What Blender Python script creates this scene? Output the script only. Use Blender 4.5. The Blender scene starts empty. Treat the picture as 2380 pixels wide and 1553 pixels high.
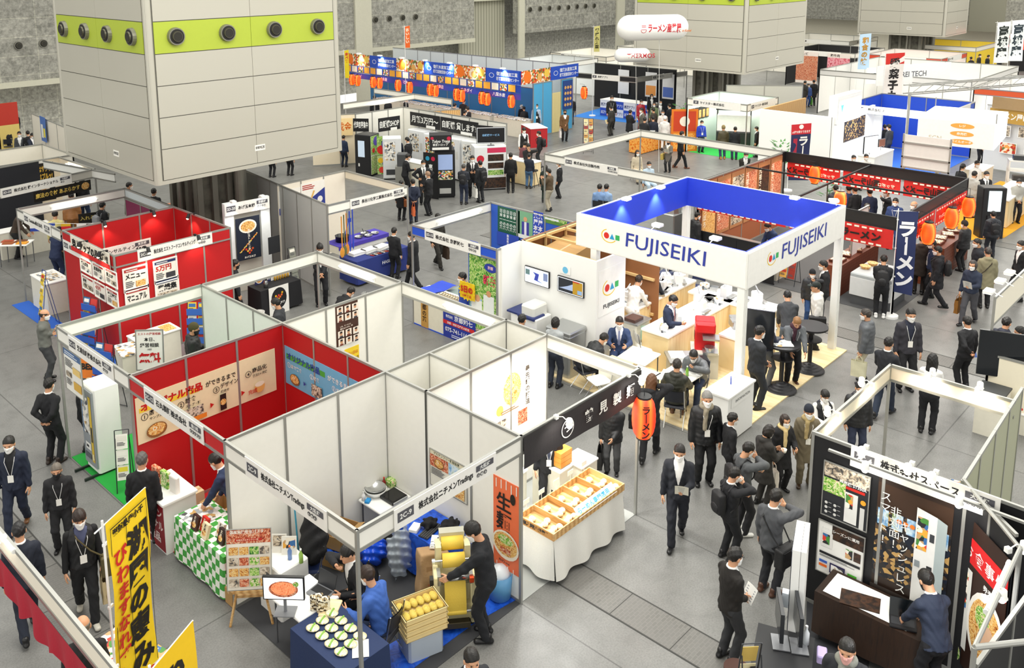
import bpy,math,random
import numpy as np
from mathutils import Vector,Matrix,Euler
random.seed(7);rng=np.random.default_rng(7)
SC=bpy.context.scene;COL=SC.collection
# ------------------------------------------------------------------ camera
F,YAW,PIT,ROL=2090.16,.769311,.179554,-.007048
CAM=np.array([-5.9395,-16.6768,9.3574]);PX,PY=1105.215,286.128
def _axes():
 cy,sy,cp,sp=math.cos(YAW),math.sin(YAW),math.cos(PIT),math.sin(PIT)
 f=np.array([cy*cp,sy*cp,-sp]);r=np.array([sy,-cy,0.]);u=np.cross(r,f)
 c,s=math.cos(ROL),math.sin(ROL)
 return np.array([c*r+s*u,-s*r+c*u,f])
AX=_axes()
cd=bpy.data.cameras.new('camera');cam=bpy.data.objects.new('camera',cd);COL.objects.link(cam)
cd.sensor_width=36;cd.sensor_fit='HORIZONTAL';cd.lens=F*36/2380
cd.shift_x=(2380/2-PX)/2380;cd.shift_y=-(1553/2-PY)/2380
cd.clip_start=.1;cd.clip_end=300
cam.matrix_world=Matrix(((AX[0][0],AX[1][0],-AX[2][0],CAM[0]),(AX[0][1],AX[1][1],-AX[2][1],CAM[1]),
                           (AX[0][2],AX[1][2],-AX[2][2],CAM[2]),(0,0,0,1)))
SC.camera=cam
# survey helpers: a sight line meets a level / a wall plane
def ray(u,v): return np.array([(u-PX)/F,-(v-PY)/F,1.]) @ AX
def at(u,v,z=0.):
 d=ray(u,v);return Vector(CAM+d*(z-CAM[2])/d[2])
def onx(u,v,x):
 d=ray(u,v);return Vector(CAM+d*(x-CAM[0])/d[0])
def ony(u,v,y):
 d=ray(u,v);return Vector(CAM+d*(y-CAM[1])/d[1])
def pj(p):
 q=AX @ (np.array(p)-CAM);return PX+F*q[0]/q[2],PY-F*q[1]/q[2],q[2]
def zat(v,x,y):
 lo,hi=-3.,30.
 for _ in range(40):
  m=(lo+hi)/2
  if pj((x,y,m))[1] > v: lo=m
  else: hi=m
 return lo
# ------------------------------------------------------------------ world, hall lamps, exposure
W=bpy.data.worlds.new('hall_air');SC.world=W;W.use_nodes=True
bg=W.node_tree.nodes['Background'];bg.inputs[0].default_value=(1,.985,.93,1);bg.inputs[1].default_value=.8
def area(name,loc,size,power,col=(1,1,1),rot=(0,0,0),sy=None):
 l=bpy.data.lights.new(name,'AREA');l.energy=power;l.color=col;l.size=size
 if sy: l.shape='RECTANGLE';l.size_y=sy
 o=bpy.data.objects.new(name,l);o.location=loc;o.rotation_euler=rot;COL.objects.link(o);return o
for (hx,hy) in ((2,-6),(16,-10),(8,10),(26,2),(46,-4),(44,14),(66,0)):
 area('ceiling_lamp',(hx,hy,17),9,1150,(1,.97,.88))
SC.view_settings.view_transform='Standard';SC.view_settings.look='None'
SC.view_settings.exposure=0.66;SC.view_settings.gamma=1;SC.view_settings.use_curve_mapping=False
SC.cycles.use_denoising=True;SC.cycles.max_bounces=6;SC.cycles.diffuse_bounces=3;SC.cycles.glossy_bounces=3
SC.cycles.transparent_max_bounces=8;SC.cycles.sample_clamp_indirect=6
# ------------------------------------------------------------------ materials
def lin(c):
 if isinstance(c,str):
  c=c.lstrip('#');c=[int(c[i:i+2],16)/255 for i in (0,2,4)] if len(c) == 6 else [int(k,16)/15 for k in c]
 return tuple(x/12.92 if x <= .04045 else ((x+.055)/1.055)**2.4 for x in c[:3])
_M={}
def mat(c,rough=.6,metal=0.,bump=0.,bs=60.,emit=0.,alpha=1.,trans=0.,var=.06):
 """plain surface: a colour with a faint procedural mottling and optional bump"""
 k=(c,rough,metal,bump,bs,emit,alpha,trans,var)
 if k in _M: return _M[k]
 m=bpy.data.materials.new('m_%d' % len(_M));_M[k]=m;m.use_nodes=True
 nt=m.node_tree;b=nt.nodes['Principled BSDF'];L=nt.links
 col=lin(c);b.inputs['Base Color'].default_value=(*col,1)
 b.inputs['Roughness'].default_value=rough;b.inputs['Metallic'].default_value=metal
 if emit:
  b.inputs['Emission Color'].default_value=(*col,1);b.inputs['Emission Strength'].default_value=emit
 if alpha < 1: b.inputs['Alpha'].default_value=alpha
 if trans: b.inputs['Transmission Weight'].default_value=trans
 if var or bump:
  tc=nt.nodes.new('ShaderNodeTexCoord');n=nt.nodes.new('ShaderNodeTexNoise');n.inputs['Scale'].default_value=bs if bump else 9.
  n.inputs['Detail'].default_value=3;L.new(tc.outputs['Object'],n.inputs['Vector'])
  if var:
   r=nt.nodes.new('ShaderNodeMapRange');r.inputs[3].default_value=1-var;r.inputs[4].default_value=1+var
   x=nt.nodes.new('ShaderNodeVectorMath');x.operation='SCALE';x.inputs[0].default_value=col
   L.new(n.outputs['Fac'],r.inputs[0]);L.new(r.outputs[0],x.inputs['Scale']);L.new(x.outputs[0],b.inputs['Base Color'])
  if bump:
   bp=nt.nodes.new('ShaderNodeBump');bp.inputs['Strength'].default_value=bump;bp.inputs['Distance'].default_value=.01
   L.new(n.outputs['Fac'],bp.inputs['Height']);L.new(bp.outputs[0],b.inputs['Normal'])
 return m
def ramp_mat(key,cols,scale,kind='noise',rough=.5,emit=0.,detail=4.,dist=0.,bump=0.):
 """printed pictures, wood, mixed goods: a colour ramp over a procedural texture"""
 k=('ramp',key)
 if k in _M: return _M[k]
 m=bpy.data.materials.new('print_'+key);_M[k]=m;m.use_nodes=True
 nt=m.node_tree;b=nt.nodes['Principled BSDF'];L=nt.links;b.inputs['Roughness'].default_value=rough
 tc=nt.nodes.new('ShaderNodeTexCoord');src=tc.outputs['Object']
 if isinstance(scale,tuple):
  mp=nt.nodes.new('ShaderNodeMapping');mp.inputs['Scale'].default_value=scale;L.new(src,mp.inputs[0]);src=mp.outputs[0];s=1.
 else: s=scale
 if kind == 'noise':
  t=nt.nodes.new('ShaderNodeTexNoise');t.inputs['Scale'].default_value=s;t.inputs['Detail'].default_value=detail
  t.inputs['Distortion'].default_value=dist;out=t.outputs['Fac']
 elif kind == 'cell':
  t=nt.nodes.new('ShaderNodeTexVoronoi');t.inputs['Scale'].default_value=s
  sp=nt.nodes.new('ShaderNodeSeparateColor');L.new(t.outputs['Color'],sp.inputs[0]);out=sp.outputs[0]
 elif kind == 'wave':
  t=nt.nodes.new('ShaderNodeTexWave');t.inputs['Scale'].default_value=s;t.inputs['Distortion'].default_value=dist
  t.inputs['Detail'].default_value=detail;out=t.outputs['Fac']
 L.new(src,t.inputs['Vector'])
 r=nt.nodes.new('ShaderNodeValToRGB');cr=r.color_ramp;n=len(cols)
 lo,hi=(.3,.7) if kind == 'noise' else (0.,1.)
 if kind == 'cell': cr.interpolation='CONSTANT'
 while len(cr.elements) < n: cr.elements.new(.5)
 for i,c in enumerate(cols):
  cr.elements[i].position=lo+(hi-lo)*i/(n if kind == 'cell' else n-1);cr.elements[i].color=(*lin(c),1)
 L.new(out,r.inputs[0]);L.new(r.outputs[0],b.inputs['Base Color'])
 if bump:
  bp=nt.nodes.new('ShaderNodeBump');bp.inputs['Strength'].default_value=bump;bp.inputs['Distance'].default_value=.01
  L.new(out,bp.inputs['Height']);L.new(bp.outputs[0],b.inputs['Normal'])
 if emit: L.new(r.outputs[0],b.inputs['Emission Color']);b.inputs['Emission Strength'].default_value=emit
 return m
ALU=mat('a9a9a4',.38,.55,var=.03);WHITE=mat('eeece0',.5);PURE=mat('f4f4f0',.45,var=.02);BLACK=mat('17171a',.55)
RED=mat('b80d12',.6,var=.04);CHROME=mat('c9cbcc',.18,.95,var=.02);STEEL=mat('b4b6b6',.32,.85,bump=.05)
WOOD=ramp_mat('wood',['b98a50','d0a468','dcb67c'],(3,3,40),'wave',dist=4.)
LIGHTWOOD=ramp_mat('light_wood',['e2c690','ecd6a6','f2e0b8'],(14,1.2,1.2),'noise',rough=.45)
CARD=mat('b08a55',.8,bump=.1);CARD2=mat('a57c48',.8)
DARKGREY=mat('3a3b3e',.85,bump=.3,bs=300)
PHOTO={'noodle': ramp_mat('noodle',['6a2f12','c4742c','e8b45c','f6dfa0','b8452a'],22,dist=2.),
 'salad': ramp_mat('salad',['1e5a1c','4f9a2c','a8cf5a','f0ead0','d8442c'],26,dist=1.),
 'meat': ramp_mat('meat',['5a1a10','a83a22','d8784c','f0c8a8','3c1a10'],18,dist=2.),
 'people': ramp_mat('people',['26282e','54504c','b9a890','e8dcc8','30343c'],13,dist=1.),
 'field': ramp_mat('field',['1f5a22','3f8a34','8fbf4c','d8e4a0','2c6a30'],14,dist=1.5),
 'sky': ramp_mat('sky',['3a6ea8','7fb0d8','d8e8f0','88a060'],7),'city': ramp_mat('city',['14161c','2c2a2a','5a4632','c09a5c','1a2230'],17,'cell'),
 'goods': ramp_mat('goods',['d83a2c','f2e8d4','e8a83c','3a6ea8','f4f0e4','4a8a3c','2a2a2c','c8a070'],16,'cell'),
 'white_goods': ramp_mat('white_goods',['f2f0ea','d8d4cc','9aa0a4','f4f2ee','4a4c50','e8e4da','c09a5c'],14,'cell'),
 'dark': ramp_mat('dark',['101012','2a1c14','4a3020','1a1a1e'],10),'orange': ramp_mat('orange',['c84a10','f08a24','f8c060','e86a1c'],12),
 'sea': ramp_mat('sea',['f2e2c8','d8642c','f0a24c','b8301c','6a7a3c','f6ecd8'],9,'cell'),'nori': ramp_mat('nori',['e8dcc0','b09a70','3c3020','f4ecd8'],40,'cell')}
# ------------------------------------------------------------------ mesh kit
class MB:
 def __init__(s): s.v=[];s.f=[];s.mi=[];s.k=0;s.M=None
 def add(s,vs,fs,k=None):
  n=len(s.v);k=s.k if k is None else k
  if s.M is not None: vs=[tuple(s.M @ Vector(p)) for p in vs]
  s.v.extend(vs);s.f.extend(tuple(i+n for i in f) for f in fs);s.mi.extend([k]*len(fs));return s
 def box(s,x0,y0,z0,x1,y1,z1,k=None):
  return s.add([(x0,y0,z0),(x1,y0,z0),(x1,y1,z0),(x0,y1,z0),(x0,y0,z1),(x1,y0,z1),(x1,y1,z1),(x0,y1,z1)],
                     [(3,2,1,0),(4,5,6,7),(0,1,5,4),(1,2,6,5),(2,3,7,6),(3,0,4,7)],k)
 def cbox(s,x,y,z,a,b,c,k=None): return s.box(x-a/2,y-b/2,z-c/2,x+a/2,y+b/2,z+c/2,k)
 def rbox(s,x0,y0,z0,x1,y1,z1,r=.02,k=None):
  """box with chamfered vertical and top edges"""
  def ring(z,i): return [(x0+r,y0+i,z),(x1-r,y0+i,z),(x1-i,y0+r,z),(x1-i,y1-r,z),(x1-r,y1-i,z),(x0+r,y1-i,z),(x0+i,y1-r,z),(x0+i,y0+r,z)]
  vs=ring(z0,0)+ring(z1-r,0)+ring(z1,r*.7);fs=[tuple(range(7,-1,-1)),tuple(range(16,24))]
  for a in (0,8):
   for i in range(8): fs.append((a+i,a+(i+1) % 8,a+8+(i+1) % 8,a+8+i))
  return s.add(vs,fs,k)
 def cyl(s,p,q,r,r2=None,n=12,k=None,cap=True):
  p=Vector(p);q=Vector(q);r2=r if r2 is None else r2;d=(q-p)
  if d.length < 1e-6: return s
  d.normalize();a=d.orthogonal().normalized();b=d.cross(a);vs=[]
  for c,rr in ((p,r),(q,r2)):
   for i in range(n):
    t=2*math.pi*i/n;vs.append(tuple(c+a*rr*math.cos(t)+b*rr*math.sin(t)))
  fs=[(i,(i+1) % n,n+(i+1) % n,n+i) for i in range(n)]
  if cap: fs += [tuple(range(n-1,-1,-1)),tuple(range(n,2*n))]
  return s.add(vs,fs,k)
 def tube(s,pts,r,n=6,k=None):
  for a,b in zip(pts[:-1],pts[1:]): s.cyl(a,b,r,n=n,k=k)
  return s
 def lathe(s,prof,c=(0,0,0),n=20,k=None,sx=1.,sy=1.):
  vs=[];fs=[];m=len(prof)
  for i in range(n):
   t=2*math.pi*i/n
   for r,z in prof: vs.append((c[0]+r*math.cos(t)*sx,c[1]+r*math.sin(t)*sy,c[2]+z))
  for i in range(n):
   j=(i+1) % n
   for q in range(m-1): fs.append((i*m+q,j*m+q,j*m+q+1,i*m+q+1))
  return s.add(vs,fs,k)
 def ball(s,c,rx,ry=None,rz=None,n=14,k=None):
  ry=rx if ry is None else ry;rz=rx if rz is None else rz;m=max(5,n//2)
  return s.lathe([(max(1e-4,math.sin(math.pi*i/m)),-math.cos(math.pi*i/m)*rz) for i in range(m+1)],c,n,k,rx,ry)
 def grid(s,fn,nu,nv,k=None):
  vs=[fn(i/nu,j/nv) for j in range(nv+1) for i in range(nu+1)]
  return s.add(vs,[(j*(nu+1)+i,j*(nu+1)+i+1,(j+1)*(nu+1)+i+1,(j+1)*(nu+1)+i) for j in range(nv) for i in range(nu)],k)
 def prism(s,poly,z0,z1,k=None):
  n=len(poly);vs=[(x,y,z0) for x,y in poly]+[(x,y,z1) for x,y in poly]
  return s.add(vs,[tuple(range(n-1,-1,-1)),tuple(range(n,2*n))]+[(i,(i+1) % n,n+(i+1) % n,n+i) for i in range(n)],k)
 def mesh(s,name,mats,smooth=False):
  me=bpy.data.meshes.new(name);me.from_pydata(s.v,[],s.f)
  for m in (mats if isinstance(mats,(list,tuple)) else [mats]): me.materials.append(m)
  if len(me.materials) > 1: me.polygons.foreach_set('material_index',s.mi)
  if smooth: me.polygons.foreach_set('use_smooth',[True]*len(me.polygons))
  me.update();return me
def link(name,data,parent=None,label=None):
 o=bpy.data.objects.new(name,data);COL.objects.link(o)
 if parent is not None: o.parent=parent
 if label: o['label']=label
 return o
def obj(name,mb,mats,parent=None,smooth=False,label=None): return link(name,mb.mesh(name,mats,smooth),parent,label)
def tag(o,label,cat,group=None,kind=None):
 o['label']=label;o['category']=cat
 if group: o['group']=group
 o['kind']=kind or 'thing'
 return o
def thing(name,label,cat,loc=(0,0,0),rz=0.,group=None):
 o=bpy.data.objects.new(name,None);COL.objects.link(o);o.location=loc;o.rotation_euler=(0,0,rz);o.empty_display_size=.1
 return tag(o,label,cat,group)
def single(name,label,cat,mb,mats,loc=(0,0,0),rz=0.,group=None,smooth=False):
 o=obj(name,mb,mats,smooth=smooth);o.location=loc;o.rotation_euler=(0,0,rz);return tag(o,label,cat,group)
def struct(name,mb,mats,smooth=False,parent=None):
 o=obj(name,mb,mats,parent,smooth)
 if parent is None: o['kind']='structure'
 return o
def dup(root,loc,rz=0.,label=None,group=None):
 r=root.copy();COL.objects.link(r);r.location=loc;r.rotation_euler=(0,0,rz)
 if label: r['label']=label
 if group: r['group']=group
 for ch in list(root.children):
  c=ch.copy();COL.objects.link(c);c.parent=r
  for g in list(ch.children):
   d=g.copy();COL.objects.link(d);d.parent=c
 return r
# ------------------------------------------------------------------ lettering and printed boards
_T={}
def glyphs(s,bold=.02):
 k=(s,bold)
 if k not in _T:
  c=bpy.data.curves.new('t','FONT');c.body=s;c.resolution_u=2;c.offset=bold
  o=bpy.data.objects.new('t',c);me=bpy.data.meshes.new_from_object(o)
  v=np.array([(p.co.x,p.co.y) for p in me.vertices]) if len(me.vertices) else np.zeros((1,2))
  f=[tuple(p.vertices) for p in me.polygons]
  bpy.data.objects.remove(o);bpy.data.curves.remove(c);bpy.data.meshes.remove(me)
  _T[k]=(v,f,v.min(0),v.max(0))
 return _T[k]
class Board:
 """a flat printed thing: board mesh with children print and lettering, in local x (right), z (up), facing -y"""
 def __init__(s,w,h,col='f0eee6',t=.012,rough=.5,base=None):
  s.w,s.h,s.t=w,h,t;s.base=base or mat(col,rough);s.pr=MB();s.le=MB();s.pm=[];s.lm=[];s.n=1;s.frame=None
 def _k(s,l,m):
  if m not in l: l.append(m)
  return l.index(m)
 def _m(s,c): return c if not isinstance(c,str) else (PHOTO[c] if c in PHOTO else mat(c,.5))
 def _y(s): s.n += 1;return -s.t/2-.0012*s.n
 def poly(s,pts,c):
  y=s._y();s.pr.add([(x,y,z) for x,z in pts],[tuple(range(len(pts)))],s._k(s.pm,s._m(c)));return s
 def rect(s,x,z,w,h,c): return s.poly([(x,z),(x+w,z),(x+w,z+h),(x,z+h)],c)
 def disc(s,x,z,r,c,rz=None,n=20): return s.poly([(x+r*math.cos(2*math.pi*i/n),z+(rz or r)*math.sin(2*math.pi*i/n)) for i in range(n)],c)
 def ring(s,x,z,r,w,c,a0=0,a1=360,n=24,e=1.):
  y=s._y();vs=[];P=[math.radians(a0+(a1-a0)*i/n) for i in range(n+1)]
  for a in P: vs += [(x+r*math.cos(a),y,z+e*r*math.sin(a)),(x+(r-w)*math.cos(a),y,z+e*(r-w)*math.sin(a))]
  s.pr.add(vs,[(2*i,2*i+2,2*i+3,2*i+1) for i in range(n)],s._k(s.pm,s._m(c)));return s
 def bowl(s,x,z,r,c='noodle',rim='8a5a2c'):
  s.disc(x,z,r,rim,r*.72);s.disc(x,z+r*.08,r*.86,c,r*.56);s.disc(x-.2*r,z+.2*r,r*.22,'f4ead0',r*.17);s.disc(x-.2*r,z+.2*r,r*.11,'e8921c',r*.09);return s
 def txt(s,t,x,z,h,c='17171a',w=None,bold=.02,al='l',slant=0.,maxw=None):
  """one line; z is the foot of the letters, h their height; w stretches to a width"""
  v,f,lo,hi=glyphs(t,bold);sc=h/.87;sx=sc
  tw=(hi[0]-lo[0])*sc
  if w: sx=sc*w/tw;tw=w
  elif maxw and tw > maxw: sx=sc*maxw/tw;tw=maxw
  x0=x-(tw/2 if al == 'c' else tw if al == 'r' else 0);y=s._y()
  vs=[(x0+(p[0]-lo[0])*sx+slant*(p[1]*sc),y,z+(p[1]+.12)*sc*.95) for p in v]
  s.le.add(vs,f,s._k(s.lm,s._m(c)));return s
 def vtxt(s,t,x,z,h,c='17171a',bold=.02,pitch=1.08,sx=1.):
  """vertical line of letters: x its middle, z its top"""
  for i,ch in enumerate(t):
   if ch == ' ': continue
   rot=ch in 'ー～'
   v,f,lo,hi=glyphs('｜' if rot else ch,bold);sc=h/.95;y=s._y();mx=(lo[0]+hi[0])/2
   zz=z-h*pitch*(i+1)+h*.12
   s.le.add([(x+(p[0]-mx)*sc*sx,y,zz+p[1]*sc) for p in v],f,s._k(s.lm,s._m(c)))
  return s
 def lines(s,x,z,w,n,h,c='55565a',gap=1.9):
  """rows of print too small to read, as thin bars of uneven length"""
  for i in range(n): s.rect(x,z-i*h*gap,w*(.72+.28*((i*37) % 10)/10),h,c)
  return s
 def edge(s,w=.02,c=None,d=.01):
  s.frame=(w,c or ALU,d);return s
 def build(s,name,loc,u,n=None,v=(0,0,1),label=None,cat=None,group=None,parent=None,o=None):
  """loc: lower left corner; u: direction to the right"""
  b=MB();b.box(0,-s.t/2,0,s.w,s.t/2,s.h)
  r=o or obj(name,b,s.base,parent)
  u=Vector(u).normalized();v=Vector(v).normalized();nn=u.cross(v);y=-nn
  if o is None:
   r.matrix_local=Matrix(((u.x,y.x,v.x,loc[0]),(u.y,y.y,v.y,loc[1]),(u.z,y.z,v.z,loc[2]),(0,0,0,1)))
  if label and parent is None: tag(r,label,cat,group)
  if s.pr.f: obj('print',s.pr,s.pm,r)
  if s.le.f: obj('lettering',s.le,s.lm,r)
  if s.frame:
   w,c,d=s.frame;f=MB()
   for a in ((-w,0,-w,s.w+w,0),(-w,0,s.h,s.w+w,s.h+w)): f.box(a[0],-s.t/2-d,a[2],a[3],s.t/2+.002,a[4])
   f.box(-w,-s.t/2-d,0,0,s.t/2+.002,s.h);f.box(s.w,-s.t/2-d,0,s.w+w,s.t/2+.002,s.h);obj('frame',f,c,r)
  return r
# ================================================================== setting
G,H=2.97,2.69
def floor_mat():
 m=bpy.data.materials.new('floor_concrete');m.use_nodes=True;nt=m.node_tree;L=nt.links;b=nt.nodes['Principled BSDF']
 tc=nt.nodes.new('ShaderNodeTexCoord')
 def noise(s,d,dist=0):
  n=nt.nodes.new('ShaderNodeTexNoise');n.inputs['Scale'].default_value=s;n.inputs['Detail'].default_value=d;n.inputs['Distortion'].default_value=dist
  L.new(tc.outputs['Object'],n.inputs['Vector']);return n.outputs['Fac']
 def ramp(src,stops):
  r=nt.nodes.new('ShaderNodeValToRGB')
  while len(r.color_ramp.elements) < len(stops): r.color_ramp.elements.new(.5)
  for e,(p,c) in zip(r.color_ramp.elements,stops): e.position=p;e.color=(c,c*1.0,c*.985,1)
  L.new(src,r.inputs[0]);return r.outputs[0]
 def mul(a,c,f=1.):
  x=nt.nodes.new('ShaderNodeMix');x.data_type='RGBA';x.blend_type='MULTIPLY';x.inputs['Factor'].default_value=f
  L.new(a,x.inputs['A']);L.new(c,x.inputs['B']);return x.outputs['Result']
 base=ramp(noise(.35,4,.6),[(.25,.16),(.5,.19),(.75,.22)])
 base=mul(base,ramp(noise(3.2,8,.3),[(.3,.86),(.5,1.),(.75,1.06)]))
 base=mul(base,ramp(noise(40,3),[(.3,.8),(.6,1.05)]))
 br=nt.nodes.new('ShaderNodeTexBrick');br.inputs['Scale'].default_value=1.;br.offset=0;br.inputs['Brick Width'].default_value=2.97;br.inputs['Row Height'].default_value=5.94
 br.inputs['Mortar Size'].default_value=.012;br.inputs['Color1'].default_value=(1,1,1,1);br.inputs['Color2'].default_value=(.93,.93,.93,1);br.inputs['Mortar'].default_value=(.5,.5,.5,1)
 L.new(tc.outputs['Object'],br.inputs['Vector']);base=mul(base,br.outputs['Color'])
 L.new(base,b.inputs['Base Color'])
 rr=nt.nodes.new('ShaderNodeMapRange');rr.inputs[3].default_value=.28;rr.inputs[4].default_value=.55;L.new(noise(2.5,5),rr.inputs[0]);L.new(rr.outputs[0],b.inputs['Roughness'])
 return m
struct('floor',MB().add([(-16,-24,0),(80,-24,0),(80,31,0),(-16,31,0)],[(0,1,2,3)]),floor_mat())
def trench_mat():
 m=bpy.data.materials.new('trench_tile');m.use_nodes=True;nt=m.node_tree;L=nt.links;b=nt.nodes['Principled BSDF']
 tc=nt.nodes.new('ShaderNodeTexCoord');br=nt.nodes.new('ShaderNodeTexBrick');br.inputs['Scale'].default_value=1;br.offset=.5
 br.inputs['Brick Width'].default_value=.11;br.inputs['Row Height'].default_value=.05;br.inputs['Mortar Size'].default_value=.006
 br.inputs['Color1'].default_value=(.10,.098,.088,1);br.inputs['Color2'].default_value=(.135,.132,.12,1);br.inputs['Mortar'].default_value=(.17,.165,.15,1)
 n=nt.nodes.new('ShaderNodeTexNoise');n.inputs['Scale'].default_value=1.5;x=nt.nodes.new('ShaderNodeMix');x.data_type='RGBA';x.inputs['B'].default_value=(.14,.137,.13,1)
 L.new(tc.outputs['Object'],n.inputs['Vector']);L.new(tc.outputs['Object'],br.inputs['Vector']);L.new(n.outputs['Fac'],x.inputs['Factor'])
 L.new(br.outputs['Color'],x.inputs['A']);L.new(x.outputs['Result'],b.inputs['Base Color']);b.inputs['Roughness'].default_value=.5
 return m
TR=trench_mat();JOINT=mat('3c3c3a',.8)
for k,(x,y0,y1) in enumerate(((3.98,-24,-8.95),(-1.7,-24,31),(15.9,-24,4),(26.5,-20,12))):
 b=MB();b.box(x-.3,y0,0,x+.3,y1,.004,0)
 for s in (-.3,.3): b.box(x+s-.012,y0,0,x+s+.012,y1,.006,1)
 for j in range(int((y1-y0)/1.0)): b.box(x-.3,y0+j*1.0,0,x+.3,y0+j*1.0+.012,.0055,1)
 struct('floor_trench_cover',b,[TR,JOINT])
# concrete hall walls with light piers and a recessed shutter bay
def wall_mat():
 m=bpy.data.materials.new('wall_aggregate');m.use_nodes=True;nt=m.node_tree;L=nt.links;b=nt.nodes['Principled BSDF'];b.inputs['Roughness'].default_value=.9
 tc=nt.nodes.new('ShaderNodeTexCoord');mp=nt.nodes.new('ShaderNodeMapping');mp.inputs['Rotation'].default_value=(math.pi/2,0,0);L.new(tc.outputs['Object'],mp.inputs[0])
 n=nt.nodes.new('ShaderNodeTexNoise');n.inputs['Scale'].default_value=4.5;n.inputs['Detail'].default_value=9;n.inputs['Roughness'].default_value=.75;L.new(tc.outputs['Object'],n.inputs[0])
 r=nt.nodes.new('ShaderNodeValToRGB');r.color_ramp.elements[0].position=.36;r.color_ramp.elements[0].color=(.19,.19,.165,1)
 r.color_ramp.elements[1].position=.66;r.color_ramp.elements[1].color=(.5,.49,.43,1);L.new(n.outputs['Fac'],r.inputs[0])
 br=nt.nodes.new('ShaderNodeTexBrick');br.offset=0;br.inputs['Scale'].default_value=1;br.inputs['Brick Width'].default_value=1.9;br.inputs['Row Height'].default_value=.95
 br.inputs['Mortar Size'].default_value=.012;br.inputs['Color1'].default_value=(1,1,1,1);br.inputs['Color2'].default_value=(.86,.86,.86,1);br.inputs['Mortar'].default_value=(1.5,1.5,1.4,1)
 L.new(mp.outputs[0],br.inputs['Vector']);x=nt.nodes.new('ShaderNodeMix');x.data_type='RGBA';x.blend_type='MULTIPLY';x.inputs['Factor'].default_value=1
 L.new(r.outputs[0],x.inputs['A']);L.new(br.outputs['Color'],x.inputs['B']);L.new(x.outputs['Result'],b.inputs['Base Color']);return m
WM=wall_mat();YW,XW,ZL=31.,80.,3.5
PIER=mat('c9c7b4',.7);SHUT=ramp_mat('shutter',['8f8e7e','a5a492','b6b4a2'],(1,1,9),'wave',rough=.6)
xa,xb=ony(1102,60,YW).x,ony(1205,60,YW).x
b=MB()
for x0,x1 in ((-30,xa),(xb,XW)): b.box(x0,YW,ZL,x1,YW+.6,16)
b.box(-30,YW+3,0,XW,YW+3.2,16);struct('wall_back',b,WM)
b=MB();b.box(xa,YW+1.5,0,xb,YW+1.7,16,0);b.box(xa,YW+.9,6.2,xb,YW+1.5,6.8,1);struct('wall_shutter_bay',b,[SHUT,PIER])
b=MB()
for u,w in ((842,1.4),(1210,.7),(1440,1.2)):
 x=ony(u,40,YW).x;b.box(x-w/2,YW-.15,0,x+w/2,YW,16)
struct('wall_pier',b,PIER)
struct('trim_wall_ledge',MB().box(-30,YW-.12,ZL-.28,xa,YW+3,ZL),PIER)
struct('wall_right',MB().box(XW,-30,3.5,XW+.6,31,16),WM)
struct('wall_right_lower',MB().box(XW+2,-40,0,XW+2.2,31,16),mat('cfcab8',.8))
ys,ye=onx(2252,60,XW).y,onx(2335,60,XW).y
struct('wall_right_shutter',MB().box(XW-.2,ye,3,XW,ys,16),SHUT)
def nozzle(name,c,n,r,label,cat='air nozzle',group=None,parent=None):
 n=Vector(n);c=Vector(c);b=MB();q=[(0,.06,1.),(.04,.10,1.),(.07,.10,.86),(.07,.02,.8)]
 a=MB();a.cyl(n*-.02,n*.10,r,r*.93,20)
 if parent is None: t=thing(name,label,cat,c,0,group);obj('rim',a,mat('8c8a80',.4,.6),t)
 else: t=obj('nozzle',a,mat('8c8a80',.4,.6),parent);t.location=c
 a=MB();a.cyl(n*.08,n*.112,r*.8,n=20);obj('throat',a,mat('14130f',.6),t)
 a=MB();a.cyl(n*.10,n*.15,r*.62,r*.56,20);obj('inner_ring',a,mat('5c5a4a',.4,.5),t)
 a=MB();a.cyl(n*.13,n*.156,r*.5,n=16);obj('opening',a,mat('211f16',.6),t);return t
nz=None
for u,v in ((42,106),(100,101),(872,46),(904,43),(935,41),(965,39),(1231,22),(1254,20),(1276,19),(1298,18),(1320,17),(1340,15),(1360,14),(1380,13)):
 p=ony(u,v,YW);c=(p.x,YW-.0,p.z)
 if nz is None: nz=nozzle('wall_nozzle',c,(0,-1,0),.22,'dark round air nozzle set in the rough concrete back wall',group='round air nozzles along the back wall')
 else: dup(nz,c)
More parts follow.
